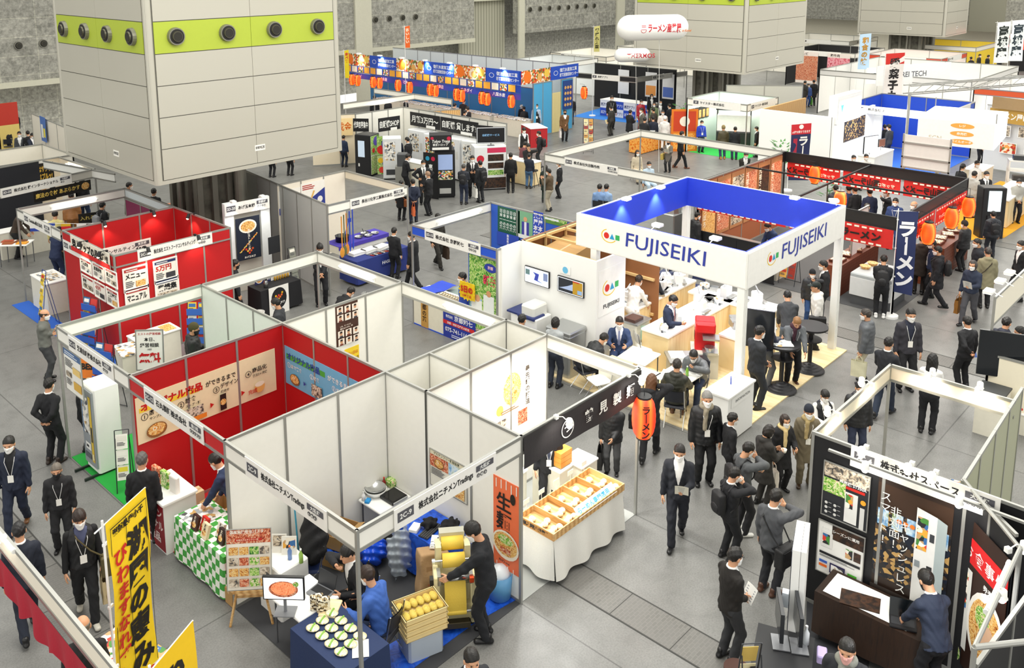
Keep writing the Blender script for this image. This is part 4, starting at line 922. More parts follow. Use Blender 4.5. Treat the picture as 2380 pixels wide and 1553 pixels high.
obj('feet',MB().cyl((-.28,-.2,0),(-.28,-.2,.07),.05).cyl((.28,-.2,0),(.28,-.2,.07),.05).cyl((-.28,.36,0),(-.28,.36,.07),.05).cyl((.28,.36,0),(.28,.36,.07),.05),BLACK,NM)
obj('side_frame',MB().box(-.3,.1,.8,-.2,.36,1.32).box(.2,.1,.8,.3,.36,1.32),CR,NM)
for (y,z,r) in ((.02,1.12,.12),(.27,1.28,.12)):
 o=obj('dough_roll',MB().cyl((-.19,y,z),(.19,y,z),r,n=24),DOUGH,NM,True);obj('spindle',MB().cyl((-.36,y,z),(.36,y,z),.018).cyl((-.37,y,z),(-.32,y,z),.045).cyl((.32,y,z),(.37,y,z),.045),CHROME,NM)
obj('press_roller',MB().cyl((-.25,-.18,.92),(.25,-.18,.92),.06,n=20).cyl((-.25,-.12,.82),(.25,-.12,.82),.06,n=20),CHROME,NM,True)
obj('roller_housing',MB().box(-.3,-.26,.84,-.24,-.02,1.02).box(.24,-.26,.84,.3,-.02,1.02),STEEL,NM);obj('safety_knob',MB().box(.24,-.32,.9,.31,-.26,.99),mat('e2501c',.4),NM)
obj('dough_sheet',MB().grid(lambda a,b: ((a-.5)*.36,-.2-.14*math.sin(b*1.5),.86-.52*b),4,10).cyl((-.18,-.3,.34),(.18,-.3,.34),.055,n=16),DOUGH,NM)
obj('cutter_roll',MB().cyl((-.34,-.3,.34),(.34,-.3,.34),.022).cyl((.26,-.3,.3),(.36,-.3,.3),.09,n=18).cyl((-.36,-.3,.3),(-.26,-.3,.3),.09,n=18),STEEL,NM)
obj('catch_tray',MB().box(-.24,-.42,.1,.24,-.16,.12).box(-.24,-.42,.12,.24,-.40,.2),mat('3a3424',.5),NM);obj('hopper',MB().box(-.22,.3,1.3,.22,.46,1.46),mat('c9c8b8',.3,.3),NM)
NM.scale=(.84,.84,.8);obj('switch_box',MB().box(-.42,-.2,.78,-.36,-.08,.92).box(.36,-.14,.5,.41,0,.68),mat('2a2a26',.5),NM)
tp=[at(*q) for q in ((880,1548),(905,1500),(1010,1440),(1140,1340),(1180,1345),(1206,1392),(1100,1452),(960,1556),(930,1600))]
TARP=ramp_mat('tarp',['123c9c','1c56cc','2a66d8'],7,rough=.35,bump=.8,dist=1.5)
single('tarp','crinkled blue tarp on the floor under the noodle machine','tarp',MB().prism([(p.x,p.y) for p in tp],.009,.016),TARP)
cp=at(978,1508);NOOD=ramp_mat('noodle_heap',['d8b83c','ecd05c','f4e08a'],60,bump=1.2,dist=2)
o=single('storage_bin','translucent grey storage bin under the stack of noodle crates','bin',MB().rbox(-.26,-.2,0,.26,.2,.34,.03),mat('aeb8c4',.25,var=.02),(cp.x,cp.y,.016),RC+.5)
for i in range(4):
 z=.36+.085*i;t=thing('noodle_crate',['lowest','second','third','top'][i]+' cream plastic crate in the stack beside the machine','crate',(cp.x,cp.y,z),RC+.5,'stacked cream noodle crates');b=MB();y=mat('efd596',.45);W_,D_=.31,.22
 b.box(-W_,-D_,0,W_,D_,.008);[b.box(*q) for q in ((-W_,-D_,0,-W_+.012,D_,.083),(W_-.012,-D_,0,W_,D_,.083),(-W_,-D_,0,W_,-D_+.012,.083),(-W_,D_-.012,0,W_,D_,.083),(-W_-.012,-D_-.012,.07,-W_+.01,D_+.012,.083),(W_-.01,-D_-.012,.07,W_+.012,D_+.012,.083),(-W_,-D_-.012,.07,W_,-D_+.01,.083),(-W_,D_-.01,.07,W_,D_+.012,.083))];obj('tray',b,y,t)
 if i == 3:
  for r in range(2):
   for q in range(6): obj('noodle_bundle',MB().ball((-.25+.1*q,-.1+.2*r,.05),.055,.085,.04,12),NOOD,t,True)
bp=at(1003,1388);v,f=surface_nets(lambda P: np.maximum(np.abs(P-[0,0,.33])-[.17,.1,.3],-9).max(1)-.05+.02*np.sin(P[:,2]*14)*np.cos(P[:,0]*9),(-.26,-.2,-.02),(.26,.2,.75),.022)
SK=link('flour_sack',np_mesh('flour_sack',v,f,[mat('b4926a',.85,0,.4,30)]));SK.location=(bp.x,bp.y,.02);SK.rotation_euler=(-.2,.1,RC+.3);tag(SK,'crumpled brown paper flour sack leaning beside the noodle machine','sack')
q=Board(.26,.3,'a8845c',.002).ring(.13,.15,.09,.012,'5a6a3a').txt('粉',.08,.1,.09,'b8402c').txt('Flour Mills',.03,.02,.03,'b8402c');q.build('print_panel',(-.13,-.152,.2),(1,0,0),parent=SK)
# rear tables, bags and boxes of that booth
tb=at(1005,1250,.7);TB=table('table under a blue sheet at the right wall of the noodle booth',(2.62,-7.42,0),0,.62,.82,.7,cloth=TARP)
def on(p,z): q=at(p[0],p[1],z);return (q.x,q.y,z)
for u,v,r,lab in ((998,1212,.13,'small black bag on the blue covered table'),(1046,1222,.17,'black knitted hat and coat heap on the blue covered table')):
 vv,f=surface_nets(lambda P: ell(P,(0,0,r*.55),(r,r*.8,r*.6))+.02*np.sin(P[:,0]*40)*np.sin(P[:,1]*37+P[:,2]*30),(-r-.05,-r-.05,-.05),(r+.05,r+.05,r*1.4),.018);o=link('black_bag',np_mesh('black_bag',vv,f,[mat('131316',.9,0,.5)]));o.location=on((u,v+14),.71);tag(o,lab,'bag')
single('label_printer','white hand scale with a black cable on the blue covered table','device',MB().rbox(-.1,-.07,0,.1,.07,.05,.01),PURE,on((965,1230),.71),.4);single('paper_stack','stack of printed sheets with a phone at the table edge','papers',MB().box(-.15,-.11,0,.15,.11,.025),PURE,on((1018,1262),.71),.7)
single('mobile_phone','black phone lying on the stack of sheets','phone',MB().rbox(-.04,-.075,0,.04,.075,.009,.006),BLACK,on((1028,1253),.737),.9);o=thing('roller_bundle','bundle of dark grey metal rods on the blue covered table','tool',on((1000,1236),.71),.2)
for i in range(5): obj('rod',MB().cyl((-.2,i*.035-.07,.02),(.2,i*.035-.07,.02),.016,n=8),mat('5a5c5e',.4,.6),o)
t2=table('small white table with a steel bowl and induction cooker',(2.62,-6.26,0),0,.66,.56,.7)
o=thing('mixing_bowl','steel mixing bowl nested in a white basin on the small table','bowl',on((873,1148),.705));obj('basin',MB().lathe([(.12,0),(.18,.1),(.19,.1),(.13,.005),(.001,.005)],n=24),PURE,o,True);obj('steel_bowl',MB().lathe([(.001,.02),(.1,.03),(.165,.13),(.175,.13),(.17,.125),(.1,.06),(.001,.05)],n=24),CHROME,o,True)
machine('induction_cooker','black induction cooker on the small white table','cooker',on((915,1158),.705),0,(('case',[('r',-.16,-.17,.01,.16,.17,.06,.015)],'1a1a1c'),('control_strip',[(-.15,-.178,.02,.15,-.168,.05)],'c9c9c6'),('glass_top',[(-.14,-.15,.06,.14,.15,.064)],mat('0c0c0e',.1))))
bottle('white spray bottle on the small white table',on((845,1163),.705),'f0f0ee','d8d8d4',.15);bottle('dark oil bottle beside the steel bowl',on((880,1128),.705),'2a1c10','3a2a18',.26);bottle('red capped sauce bottle beside the steel bowl',on((893,1135),.705),'8a1a10','c83020',.2)
single('sponge','blue and yellow sponge on the small white table','sponge',MB().rbox(-.06,-.04,0,.06,.04,.035,.01),mat('2f8fd0',.9,bump=.6),on((855,1166),.705),.5);single('plastic_basket','white plastic basket with goods in the booth corner','basket',MB().lathe([(.001,0),(.1,0),(.13,.1),(.135,.1)],n=4).lathe([(.001,.12),(.08,.12),(.1,.06)],n=8),PHOTO['salad'],on((910,1128),.705),.8)
pp=at(832,1186);single('mop','mop with a long light blue pole leaning in the booth corner','mop',MB().cyl((0,0,.06),(.05,.18,1.5),.013).box(-.12,-.03,0,.12,.03,.06),mat('3a9ab8',.4),(.95,-6.25,.01));p=at(828,1225)
o=thing('dustpan','green dustpan and brush standing near the light blue mop','dustpan',(p.x,p.y+.1,.01),.4);obj('pan',MB().add([(-.13,-.12,0),(.13,-.12,0),(.13,.12,.02),(-.13,.12,.02),(-.13,.12,.12),(.13,.12,.12)],[(0,1,2,3),(3,2,5,4),(0,3,4),(1,5,2)]),mat('2fa84a',.5),o);obj('handle',MB().cyl((0,.12,.06),(-.06,.18,.6),.012),mat('1f3a24',.5),o)
PB=mat('c3cdd6',.2,alpha=.55,var=.02)
def sackbag(label,base,c,wx,wy,hh,m,name='plastic_bag',rz=0.):
 vv,f=surface_nets(lambda P: ell(P,(0,0,hh*.4),(wx,wy,hh*.42))*.6+.022*np.sin(P[:,0]*31+P[:,2]*25)*np.sin(P[:,1]*29+P[:,2]*18) if c else ell(P,(0,0,hh*.42),(wx,wy,hh*.45)),(-wx-.06,-wy-.06,-.02),(wx+.06,wy+.06,hh),.022);vv[:,2]=np.maximum(vv[:,2],0)
 o=link(name,np_mesh(name,vv,f,[m]));o.location=base;o.rotation_euler=(0,0,rz);return tag(o,label,'bag')
p=at(930,1338);sackbag('clear plastic rubbish bag hanging at the blue covered table',(p.x,p.y,.01),1,.22,.17,1.0,PB);p=at(868,1312);sackbag('knotted blue plastic bag on the dark carpet',(p.x,p.y,.01),1,.24,.19,.5,mat('1a4fd0',.25,0,.4))
p=at(1162,1388);o=thing('bucket','light blue plastic bucket behind the machine operator','bucket',(p.x,p.y,.01));obj('pail',MB().lathe([(.001,.01),(.15,0),(.18,.4),(.19,.4),(.165,.02),(.001,.02)],n=20),mat('5f9ac8',.35),o,True);obj('liner',MB().ball((0,0,.36),.16,n=12),mat('d8dee4',.3),o,True)
p=Vector((1.75,-6.2,0));crate('open cardboard box stacked upper near the black coat',(p.x,p.y,.34),.3,.5,.38,.22,opened=True);crate('cardboard box under the open box, marked with an S',(p.x,p.y,.01),.3,.5,.4,.3);single('blue_sheet','blue sheet crumpled between two cardboard boxes','sheet',MB().grid(lambda a,b: (p.x+(a-.5)*.6,p.y+(b-.5)*.5,.325+.02*math.sin(a*19)*math.cos(b*15)),10,8),TARP)
ct=Vector((.98,-6.42,0));chair('folding chair buried under the black coat',(ct.x,ct.y,.01),.9,'2a3a6a')
vv,f=surface_nets(lambda P: smin(ell(P,(0,-.1,.7),(.3,.2,.36)),ell(P,(.02,-.1,1.05),(.17,.13,.16)),.08)+.03*np.sin(P[:,0]*23+P[:,2]*9)*np.sin(P[:,1]*21+P[:,2]*17),(-.36,-.4,.2),(.36,.2,1.3),.024);o=link('coat_heap',np_mesh('coat_heap',vv,f,[mat('0f0f12',.85,0,.5)]));o.location=(ct.x,ct.y,.15);o.rotation_euler=(0,0,.9);tag(o,'black coats heaped over a folding chair by the wall','coat')
# front tables
f0=at(700,1440,.72)
table('white folding table carrying the noodle monitor',(.33,-7.26,0),-math.pi/2,.7,.66,.72);NT=table('front table covered with a navy cloth',(.2,-8.2,0),-math.pi/2,1.12,.7,.72,cloth='1d2f56')
P0=at(668,1385,.93)
screen('monitor showing a plate of red noodles beside the easel',(P0.x-.26,P0.y+.17,.95),(math.cos(RC-.05),math.sin(RC-.05),0),.56,.34,lambda B: B.disc(.28,.16,.2,'meat',.12).disc(.28,.17,.17,ramp_mat('redpasta',['b8381c','e07848','f0a878','c85028'],30,dist=3,emit=.35),.1).disc(.45,.24,.04,'salad'),stand=.22)
o=thing('laptop','open grey laptop behind the noodle monitor','laptop',on((745,1378),.73),RC-.6);obj('base',MB().box(-.16,-.12,0,.16,.11,.018),mat('8a8c90',.35,.5),o);obj('keyboard',MB().box(-.14,-.05,.018,.14,.09,.02),BLACK,o);obj('lid',MB().add([(-.16,.11,.018),(.16,.11,.018),(.16,.17,.22),(-.16,.17,.22),(-.16,.118,.016),(.16,.118,.016),(.16,.178,.22),(-.16,.178,.22)],[(0,1,2,3),(7,6,5,4),(3,2,6,7)]),mat('2a2c30',.3),o)
for i,(u,v) in enumerate(((737,1395),(752,1402))): single('noodle_stand',['pouch of noodles propped in the white holder','second pouch leaning in the white holder'][i],'pack',MB().rbox(-.09,-.04,0,.09,.04,.2,.02),PHOTO['nori'],on((u,v+18),.73),RC+.3)
single('cutting_board','light wooden cutting board on the front table','board',MB().rbox(-.17,-.12,0,.17,.12,.02,.01),LIGHTWOOD,on((768,1415),.73),.6)
k=0;pk0=None
PACK=ramp_mat('noodle_pack',['f2efe2','e2dcb8','cfc48c','f4f2ea'],22,rough=.25,dist=1)
for r in range(4):
 for q in range(3):
  pos=(.03+.17*q,-7.86-.2*r+.02*q,.735);lab='flat bag of white rice noodles, row %s from the cutting board, %s bag' % (('one','two','three','four')[r],('left','middle','right')[q])
  if pk0 is None: pk0=thing('noodle_bag',lab,'food pack',pos,.5,'flat noodle bags on the navy table');obj('bag',MB().ball((0,0,.018),.075,.095,.02,14),PACK,pk0,True);obj('green_label',MB().box(-.07,-.012,.03,.07,.012,.041),mat('7aa83c',.5),pk0)
  else: dup(pk0,pos,.3+.1*((r+q) % 3),lab)
single('flyer','white flyer lying on the front corner of the navy table','paper',MB().box(-.15,-.105,0,.15,.105,.004),PURE,on((838,1508),.735),.9)
# easel and its poster
ea=at(588,1440);E_=thing('easel','wooden easel standing on the aisle floor left of the monitor','easel',(ea.x,ea.y,0),RC+.08)
for q in (((-.3,-.12,0),(-.06,.06,1.15)),((.3,-.12,0),(.06,.06,1.15)),((0,.5,0),(0,.1,1.12))): obj('leg',MB().cyl(*q,.02,n=6),WOOD,E_)
obj('ledge',MB().box(-.24,-.13,.52,.24,-.02,.56),WOOD,E_);obj('crossbar',MB().box(-.2,-.03,.38,.2,0,.42),WOOD,E_)
B=Board(.62,.86,'efe9da',.012);B.rect(0,.66,.62,.2,'meat').txt('国産米使用 生パスタ',.05,.8,.045,'f8f4e8',maxw=.5).rect(.12,.69,.38,.04,'c02a1c').txt('お米のグルテンフリー麺',.14,.697,.025,'fff4d0',maxw=.34)
for r in range(4):
 for q in range(4): B.rect(.03+.145*q,.5-.15*r,.13,.11,['noodle','salad','meat','people','field','noodle'][(r*3+q*5) % 6])
B.edge(.008);Rz=Matrix.Rotation(RC+.08,3,'Z');u_=Rz @ Vector((1,0,0));B.build('menu_board',Vector((ea.x,ea.y,.57))+Rz @ Vector((-.31,-.10,0)),u_,v=Rz @ Vector((0,.17,1)),label='noodle dish poster standing on the wooden easel',cat='poster')
cb=at(648,1330);machine('leaflet_counter','white counter box with leaflets behind the noodle monitor','counter',(.55,-6.42,0),0,(('cabinet',[('r',-.25,-.28,0,.25,.28,.8,.02)],PURE),));
for i,(u,v,c,l) in enumerate(((632,1285,'people','leaflet stand with photos on the white counter box'),(655,1290,'goods','small product leaflet stand on the white counter box'))): B=Board(.22,.28,'f2efe6',.006);B.rect(.02,.1,.18,.16,c);p=on((u,v),.8);B.build('leaflet_stand',p,(math.cos(RC),math.sin(RC),0),v=(.1,.1,1),label=l,cat='leaflet')
bottle('orange capped bottle on the white counter box',on((674,1300),.8),'6a8ac0','e8752c',.22);bottle('green tea bottle on the white counter box',on((700,1308),.8),'9ac05a','e8f0e0',.22)
# ================================================================== red noodle booth
a=ony(320,925,-G);B,pl=pin('y',-G,(313,948),(647,950),'ead9b2');
x0=ony(318,1000,-G).x;x1=ony(640,870,-G).x;zt=ony(640,808,-G).z;zb=ony(643,905,-G).z;w,h=x1-x0,zt-zb;B=Board(w,h,'ecdcb4',.008)
B.rect(w*.02,h*.66,w*.4,h*.1,'f2cf3c').txt('オリジナル商品',w*.03,h*.67,h*.17,'c4201c',bold=.05,maxw=w*.42).txt('ができるまで',w*.47,h*.68,h*.12,'1c1a18',maxw=w*.22)
for i,(x,z,n1,t1,t2) in enumerate(((.03,.50,'1','店で実食','サンプル麺'),(.27,.46,'2','試食','スープ・麺'),(.52,.5,'3','デザイン','打合せ'),(.76,.58,'4','商品化','発注2ヶ月後'))):
 B.ring(w*x+h*.07,h*z+h*.05,h*.075,h*.012,'1c1a18').txt(n1,w*x+h*.07,h*z,h*.1,'1c1a18',al='c').txt(t1,w*x+h*.17,h*z+h*.04,h*.11,'1c1a18',maxw=w*.13).txt(t2,w*x+h*.17,h*z-h*.06,h*.06,'1c1a18',maxw=w*.12)
for x in (.235,.49,.72): B.poly([(w*x,h*.2),(w*x+h*.09,h*.26),(w*x,h*.32)],'c4201c')
B.bowl(w*.12,h*.2,h*.22).rect(w*.3,h*.08,w*.14,h*.3,'people').rect(w*.36,h*.06,w*.1,h*.1,'e8862c').rect(w*.56,h*.06,w*.045,h*.36,'2a1c18').disc(w*.582,h*.24,h*.07,'noodle').disc(w*.86,h*.26,h*.13,'e8b060').disc(w*.86,h*.33,h*.12,'f4ead0',h*.06).txt('完成',w*.77,h*.16,h*.1,'c4201c')
B.build('banner',(x0,-G-.014,zb),(1,0,0),label='long beige banner about original noodle products on the red wall',cat='banner')
x=G;ya_=onx(665,850,G).y;yb_=-2*G+.25;zt=onx(665,803,G).z;zb=onx(670,890,G).z;w,h=ya_-yb_,zt-zb;B=Board(w,h,'6fb4d8',.008)
B.rect(w*.02,h*.68,w*.45,h*.14,'48a83c').txt('オリジナル商品',w*.03,h*.68,h*.17,'1f3f9c',bold=.05,maxw=w*.45).txt('ができるまで',w*.5,h*.66,h*.14,'f4f4ee',maxw=w*.25)
for i,(xx,n1,t1) in enumerate(((.03,'1','店で実食'),(.3,'2','試食'),(.55,'3','デザイン'),(.78,'4','商品化'))): B.ring(w*xx+h*.07,h*.53,h*.07,h*.012,'f4f4ee').txt(n1,w*xx+h*.07,h*.48,h*.1,'f4f4ee',al='c').txt(t1,w*xx+h*.16,h*.48,h*.1,'f4f4ee',maxw=w*.14)
B.bowl(w*.12,h*.22,h*.2).rect(w*.32,h*.08,w*.12,h*.3,'people');B.poly([(w*.23,h*.2),(w*.23+h*.09,h*.26),(w*.23,h*.32)],'1f3f9c');B.build('banner',(G-.014,ya_,zb),(0,-1,0),label='light blue banner about original products on the red wall',cat='banner')
t=thing('display_counter','white counter with a dark red ramen souvenir panel','counter',(.17,-3.66,0),0);obj('cabinet',MB().box(-.28,-.42,0,.28,.42,.86),PURE,t);obj('top',MB().rbox(-.31,-.45,.86,.31,.45,.9,.01),PURE,t)
B=Board(.8,.8,'8c1a24',.004);[B.txt(s,.4,.56-.22*i,.16,'f4e0dc',bold=.03,al='c',maxw=.74) for i,s in enumerate(('ラーメン','オリジナル','土産品'))];B.build('front_panel',(-.285,.40,.03),(0,-1,0),parent=t,label='dark red panel with white lettering')
for i in range(3): single('gift_pack',['red and white gift pack at the left on the souvenir counter','green gift pack in the middle on the souvenir counter','white gift pack at the right on the souvenir counter'][i],'food pack',MB().rbox(-.03,-.1,0,.05,.1,.28,.015),[PHOTO['meat'],PHOTO['salad'],mat('f0ece4')][i],(.12+.03*i,-3.42-.24*i,.9),.1)
t=table('table with a green and white checked cloth of product samples',(.3,-4.98,0),-math.pi/2,1.45,.62,.72,legs=True);CK=bpy.data.materials.new('green_check');CK.use_nodes=True;nt=CK.node_tree;ch=nt.nodes.new('ShaderNodeTexChecker');ch.inputs['Scale'].default_value=9.;ch.inputs['Color1'].default_value=(*lin('3f9e3c'),1);ch.inputs['Color2'].default_value=(*lin('eef0e6'),1);tc=nt.nodes.new('ShaderNodeTexCoord');mpp=nt.nodes.new('ShaderNodeMapping');mpp.inputs['Location'].default_value=(.031,.037,.043);nt.links.new(tc.outputs['Object'],mpp.inputs[0]);nt.links.new(mpp.outputs[0],ch.inputs[0]);nt.links.new(ch.outputs[0],nt.nodes['Principled BSDF'].inputs[0])
drape(t,1.45,.62,.72,CK,.68);single('price_sheet','printed price sheet on the checked cloth table','paper',MB().box(-.25,-.25,0,.25,.25,.004),PHOTO['white_goods'],(.27,-4.55,.735))
cols=['3a1c14','c9281c','e8d8b0','f0ece0','2c1812','d8b060']
for i in range(6):
 B=Board(.16,.22,cols[i],.05);B.disc(.08,.08,.055,'noodle',.045).vtxt('麺太鼓'[i % 3]+'味',.08,.21,.05,'f4e8d0' if i in (0,1,4) else '2a1c14');B.build('noodle_box',(.02+.07*(i % 2)+.1*(i//3),-4.72-.15*i,.735),(0,-1,0),v=(.35,0,1),label=['dark ramen gift box','red ramen gift box','beige ramen gift box','white ramen gift box','brown ramen gift box','gold ramen gift box'][i]+' leaning on the checked table',cat='box')
crate('open cardboard box in front of the stooping person in the red booth',(.98,-3.9,.01),.2,.42,.36,.3,opened=True);crate('paper carrier box behind the souvenir counter',(.78,-3.35,.01),0,.3,.2,.38,mat('d8c49a',.8));crate('small carton at the foot of the checked table',(.12,-5.82,.01),0,.3,.2,.25)
# ================================================================== green booth with the ticket vending machine
vm=at(242,1078);t=thing('ticket_machine','white ticket vending machine with a yellow and grey front on green carpet','vending machine',(.36,-.82,0),0)
obj('cabinet',MB().rbox(-.24,-.27,.05,.24,.27,1.72,.03),PURE,t);B=Board(.5,1.5,'8f959a',.03);B.rect(.05,.62,.26,.72,PHOTO['white_goods']).rect(.03,.6,.03,.76,'3a6a9a').rect(.34,.1,.1,1.3,'d8b83c').rect(.36,.5,.06,.3,'2a2c30').rect(.1,.3,.22,.14,'e8e8e4').rect(.13,.34,.1,.05,'2a2c30').rect(.05,.12,.25,.1,'5a6066').rect(.38,.15,.05,.12,'f0e8c0');B.build('front_panel',(-.256,.25,.15),(0,-1,0),parent=t)
obj('foot',MB().box(-.5,-.24,0,.24,-.2,.05).box(-.5,.2,0,.24,.24,.05),mat('1c2a22',.5),t)
machine('money_changer','second white upright machine behind the ticket vending machine','machine',(.95,-1.55,0),0,(('cabinet',[('r',-.22,-.24,.7,.22,.24,1.75,.02)],PURE),('pedestal',[(-.08,-.16,0,.1,-.06,.7),(-.08,.06,0,.1,.16,.7)],PURE),('base_plate',[(-.25,-.25,0,.25,.25,.03)],PURE),('coin_slot',[(-.228,-.1,.95,-.22,-.07,1.0),(-.228,.02,.95,-.22,.05,1.0)],'2a2c30')))
single('round_stool','white round stool on the green carpet','stool',MB().cyl((0,0,0),(0,0,.05),.16,n=20).cyl((0,0,.05),(0,0,.45),.03).cyl((0,0,.45),(0,0,.49),.18,n=20),PURE,(.9,-2.3,.01))
rack('black wire rack of leaflets beside the ticket vending machine',(.3,-1.75,.01),RC+.25,1.1,3,1,goods=('e8e4da','3a3c40','e8d83c','f2efe6'))
B,pl=pin('x',0,(147,805),(196,932),'f0eee6',off=.03);w,h=B.w,B.h;B.rect(0,h*.84,w,h*.16,'4a6a98').lines(w*.06,h*.92,w*.8,2,h*.025,'d8e0ec').lines(w*.06,h*.75,w*.5,5,h*.02).rect(w*.5,h*.5,w*.44,h*.16,'e8c87a').rect(w*.5,h*.12,w*.44,h*.2,'d8ac4a').rect(w*.1,h*.35,w*.3,h*.12,'people').lines(w*.08,h*.28,w*.36,4,h*.02).edge(.008)
pl('hung_poster','white system poster hanging from the fascia numbered 2C-15')
# brown poster of faces and the yellow notice
B,pl=pin('y',-G,(778,712),(830,800),'f0e6da');x0,x1=ony(778,712,-G).x,ony(830,700,-G).x;zt,zb=ony(830,696,-G).z,ony(830,789,-G).z;w,h=x1-x0,zt-zb;B=Board(w,h,'4a2c20',.008)
for r in range(3):
 for q in range(5):
  if q == 2: continue
  x,z=w*(.06+.31*r),h*(.80-.195*q);B.rect(x,z,w*.27,h*.165,'f0e2d4').disc(x+w*.135,z+h*.085,w*.06,'c99470',h*.045).disc(x+w*.135,z+h*.125,w*.06,'2a1c16',h*.025).rect(x+w*.06,z,w*.15,h*.04,['3a3c44','7a3a2a','e8e4da'][(r+q) % 3])
B.txt('いま、ラーメンに',w*.1,h*.49,h*.035,'f0e2d4',maxw=w*.8).txt('携わる人々の、声',w*.1,h*.43,h*.04,'f0e2d4',maxw=w*.8);B.build('poster',(x0,-G-.014,zb),(1,0,0),label='brown poster with twelve portrait photos on the cream wall',cat='poster')
p=ony(800,815,-G);B=Board(.36,.4,'f2cf2c',.006);B.txt('7月11日は',.18,.24,.07,'c4501c',al='c',maxw=.3).txt('ラーメンの日',.18,.1,.08,'2a2010',al='c',maxw=.32);B.build('notice',(p.x,-G-.014,p.z-.38),(1,0,0),label='yellow ramen day notice below the brown poster',cat='poster')
# ================================================================== red consulting booth: whiteboards, banner, racks
x0,x1,y0,y1=2.55,5.57,3.23,6.15
def whiteboard(ax,c,tl,br,title,tcol,label,extra,ribbon='b01c1c'):
 B,pl=pin(ax,c,tl,br,'eeeae0',off=.035);w,h=B.w,B.h;B.rect(w*.03,h*.84,w*.94,h*.12,ribbon).lines(w*.1,h*.88,w*.7,1,h*.035,'f0e8e0').txt(title,w*.06,h*.5,h*.27,tcol,bold=.035,maxw=w*.88)
 if extra == 'photo': B.rect(w*.06,h*.06,w*.88,h*.38,'people')
 else: B.lines(w*.06,h*.38,w*.4,4,h*.04).rect(w*.5,h*.08,w*.42,h*.3,extra)
 B.edge(.025,PURE,.012);pl('whiteboard_poster',label)
FY=y0
for tl,br,ti,tc,la,ex,rb in (((286,628),(343,665),'メニュー','17171a','whiteboard poster reading menu in black letters','noodle','b01c1c'),((291,676),(347,720),'マニュアル','17171a','whiteboard poster reading manual below the menu board','white_goods','b01c1c'),
     ((357,610),(412,645),'5万円','b8201c','whiteboard poster with a red price of five ten-thousands','3a3a40','1f3060'),((361,655),(416,692),'業績集','17171a','whiteboard poster with photo rows below the red price board','photo','1f3060')):
 whiteboard('y',FY,tl,br,ti,tc,la,ex,rb)
for tl,br,ti,tc,la,ex in (((187,598),(214,640),'求人広告','17171a','small whiteboard about job adverts, top left of six','white_goods'),((216,610),(243,655),'店長研修','17171a','small whiteboard about manager training, top middle of six','white_goods'),((245,623),(273,670),'売上UP','17171a','small whiteboard about raising sales, top right of six','people'),
     ((191,638),(219,682),'研修','17171a','small whiteboard full of photos, lower left of six','photo'),((220,653),(246,700),'4万円','b8201c','small whiteboard with a red price, lower middle of six','3a3a40'),((248,668),(276,718),'業態開発','17171a','small whiteboard about new formats, lower right of six','noodle')):
 whiteboard('x',x0,tl,br,ti,tc,la,ex)
B,pl=pin('x',x0,(163,545),(257,628),'f2ead8',off=.06);w,h=B.w,B.h;B.rect(0,0,w,h*.3,'d01a1a').txt('売上アップの具体策!!',w*.04,h*.28,h*.5,'17120f',bold=.06,w=w*.92);pl('slogan_banner','white and red slogan banner in brush letters above six whiteboards','banner')
B=Board(1.5,.28,'f1efe9',.01);B.txt('ドコンサルティング',.1,.08,.11,'17171a').rect(1.05,.13,.4,.1,'55555c').txt('東京都',1.25,.145,.07,'f4f4f0',al='c').disc(1.1,.06,.03,'2c2c30').disc(1.18,.06,.03,'2c2c30').disc(1.26,.06,.03,'2c2c30');p=ony(225,606,y1-.03);B.build('name_plate',(p.x,y1-.03,p.z),(1,0,0),label='second white name plate inside the red booth',cat='sign')
for i,(x,y,d,tg) in enumerate(((3.55,y1,(0,-1),0),(4.9,y1,(0,-1),0),(x1,5.0,(-1,0),0),(4.6,y0,(0,-1),0),(3.3,y0,(0,-1),0),(x0,4.7,(-1,0),0),(x0,3.6,(-1,0),0))):
 o=thing('spotlight','small black clip spotlight on the red booth rail','lamp',(x,y,H),0,'black clip spotlights of the red booth');e=Vector((d[0]*.16,d[1]*.16,.04));obj('clip',MB().box(-.025,-.025,-.03,.025,.025,.04),BLACK,o);obj('can',MB().cyl(e,e+Vector((d[0]*.05,d[1]*.05,-.12)),.04,.05),BLACK,o);obj('arm',MB().tube([(0,0,.03),tuple(e)],.01),BLACK,o)
 obj('bulb',MB().ball(tuple(e+Vector((d[0]*.05,d[1]*.05,-.12))),.035,n=8),mat('ffe2b0',.5,emit=8,var=0),o);q=Vector((x,y,H))+e+Vector((d[0]*.05,d[1]*.05,-.17));spot(q,(x+d[0]*.03,y+d[1]*.03,1.9 if i < 3 else 1.6),9,1.9,(1,.85,.6))
def counter(label,x,y,w,d,h=.9,rz=0.,top=None,name='counter'):
 t=thing(name,label,'counter',(x,y,0),rz);obj('cabinet',MB().box(-w/2,-d/2,0,w/2,d/2,h-.03),mat('e6e2d2',.5),t);obj('top',MB().rbox(-w/2-.02,-d/2-.02,h-.03,w/2+.02,d/2+.02,h,.01),top or PURE,t);return t
counter('cream counter with menu sheets in front of the red booth',3.05,2.55,1.05,.5,.85)
for i in range(3): single('menu_sheet',['menu sheet with red food photos on the cream counter','plain menu sheet in the middle of the cream counter','menu sheet with orange photos at the cream counter edge'][i],'paper',MB().box(-.14,-.2,0,.14,.2,.004),[PHOTO['white_goods'],PURE,PHOTO['noodle']][i],(2.72+.33*i,2.55,.853))
o=at(292,900);B=Board(.56,.86,'f2f0ea',.015);B.txt('エストの経営相談',.28,.76,.055,'b01c1c',al='c',maxw=.5).txt('本日、',.28,.62,.085,'17171a',al='c').txt('経営相談',.28,.49,.09,'17171a',al='c').txt('10分',.28,.42,.045,'17171a',al='c').txt('無料',.28,.15,.2,'c4181c',bold=.05,al='c');B.edge(.025)
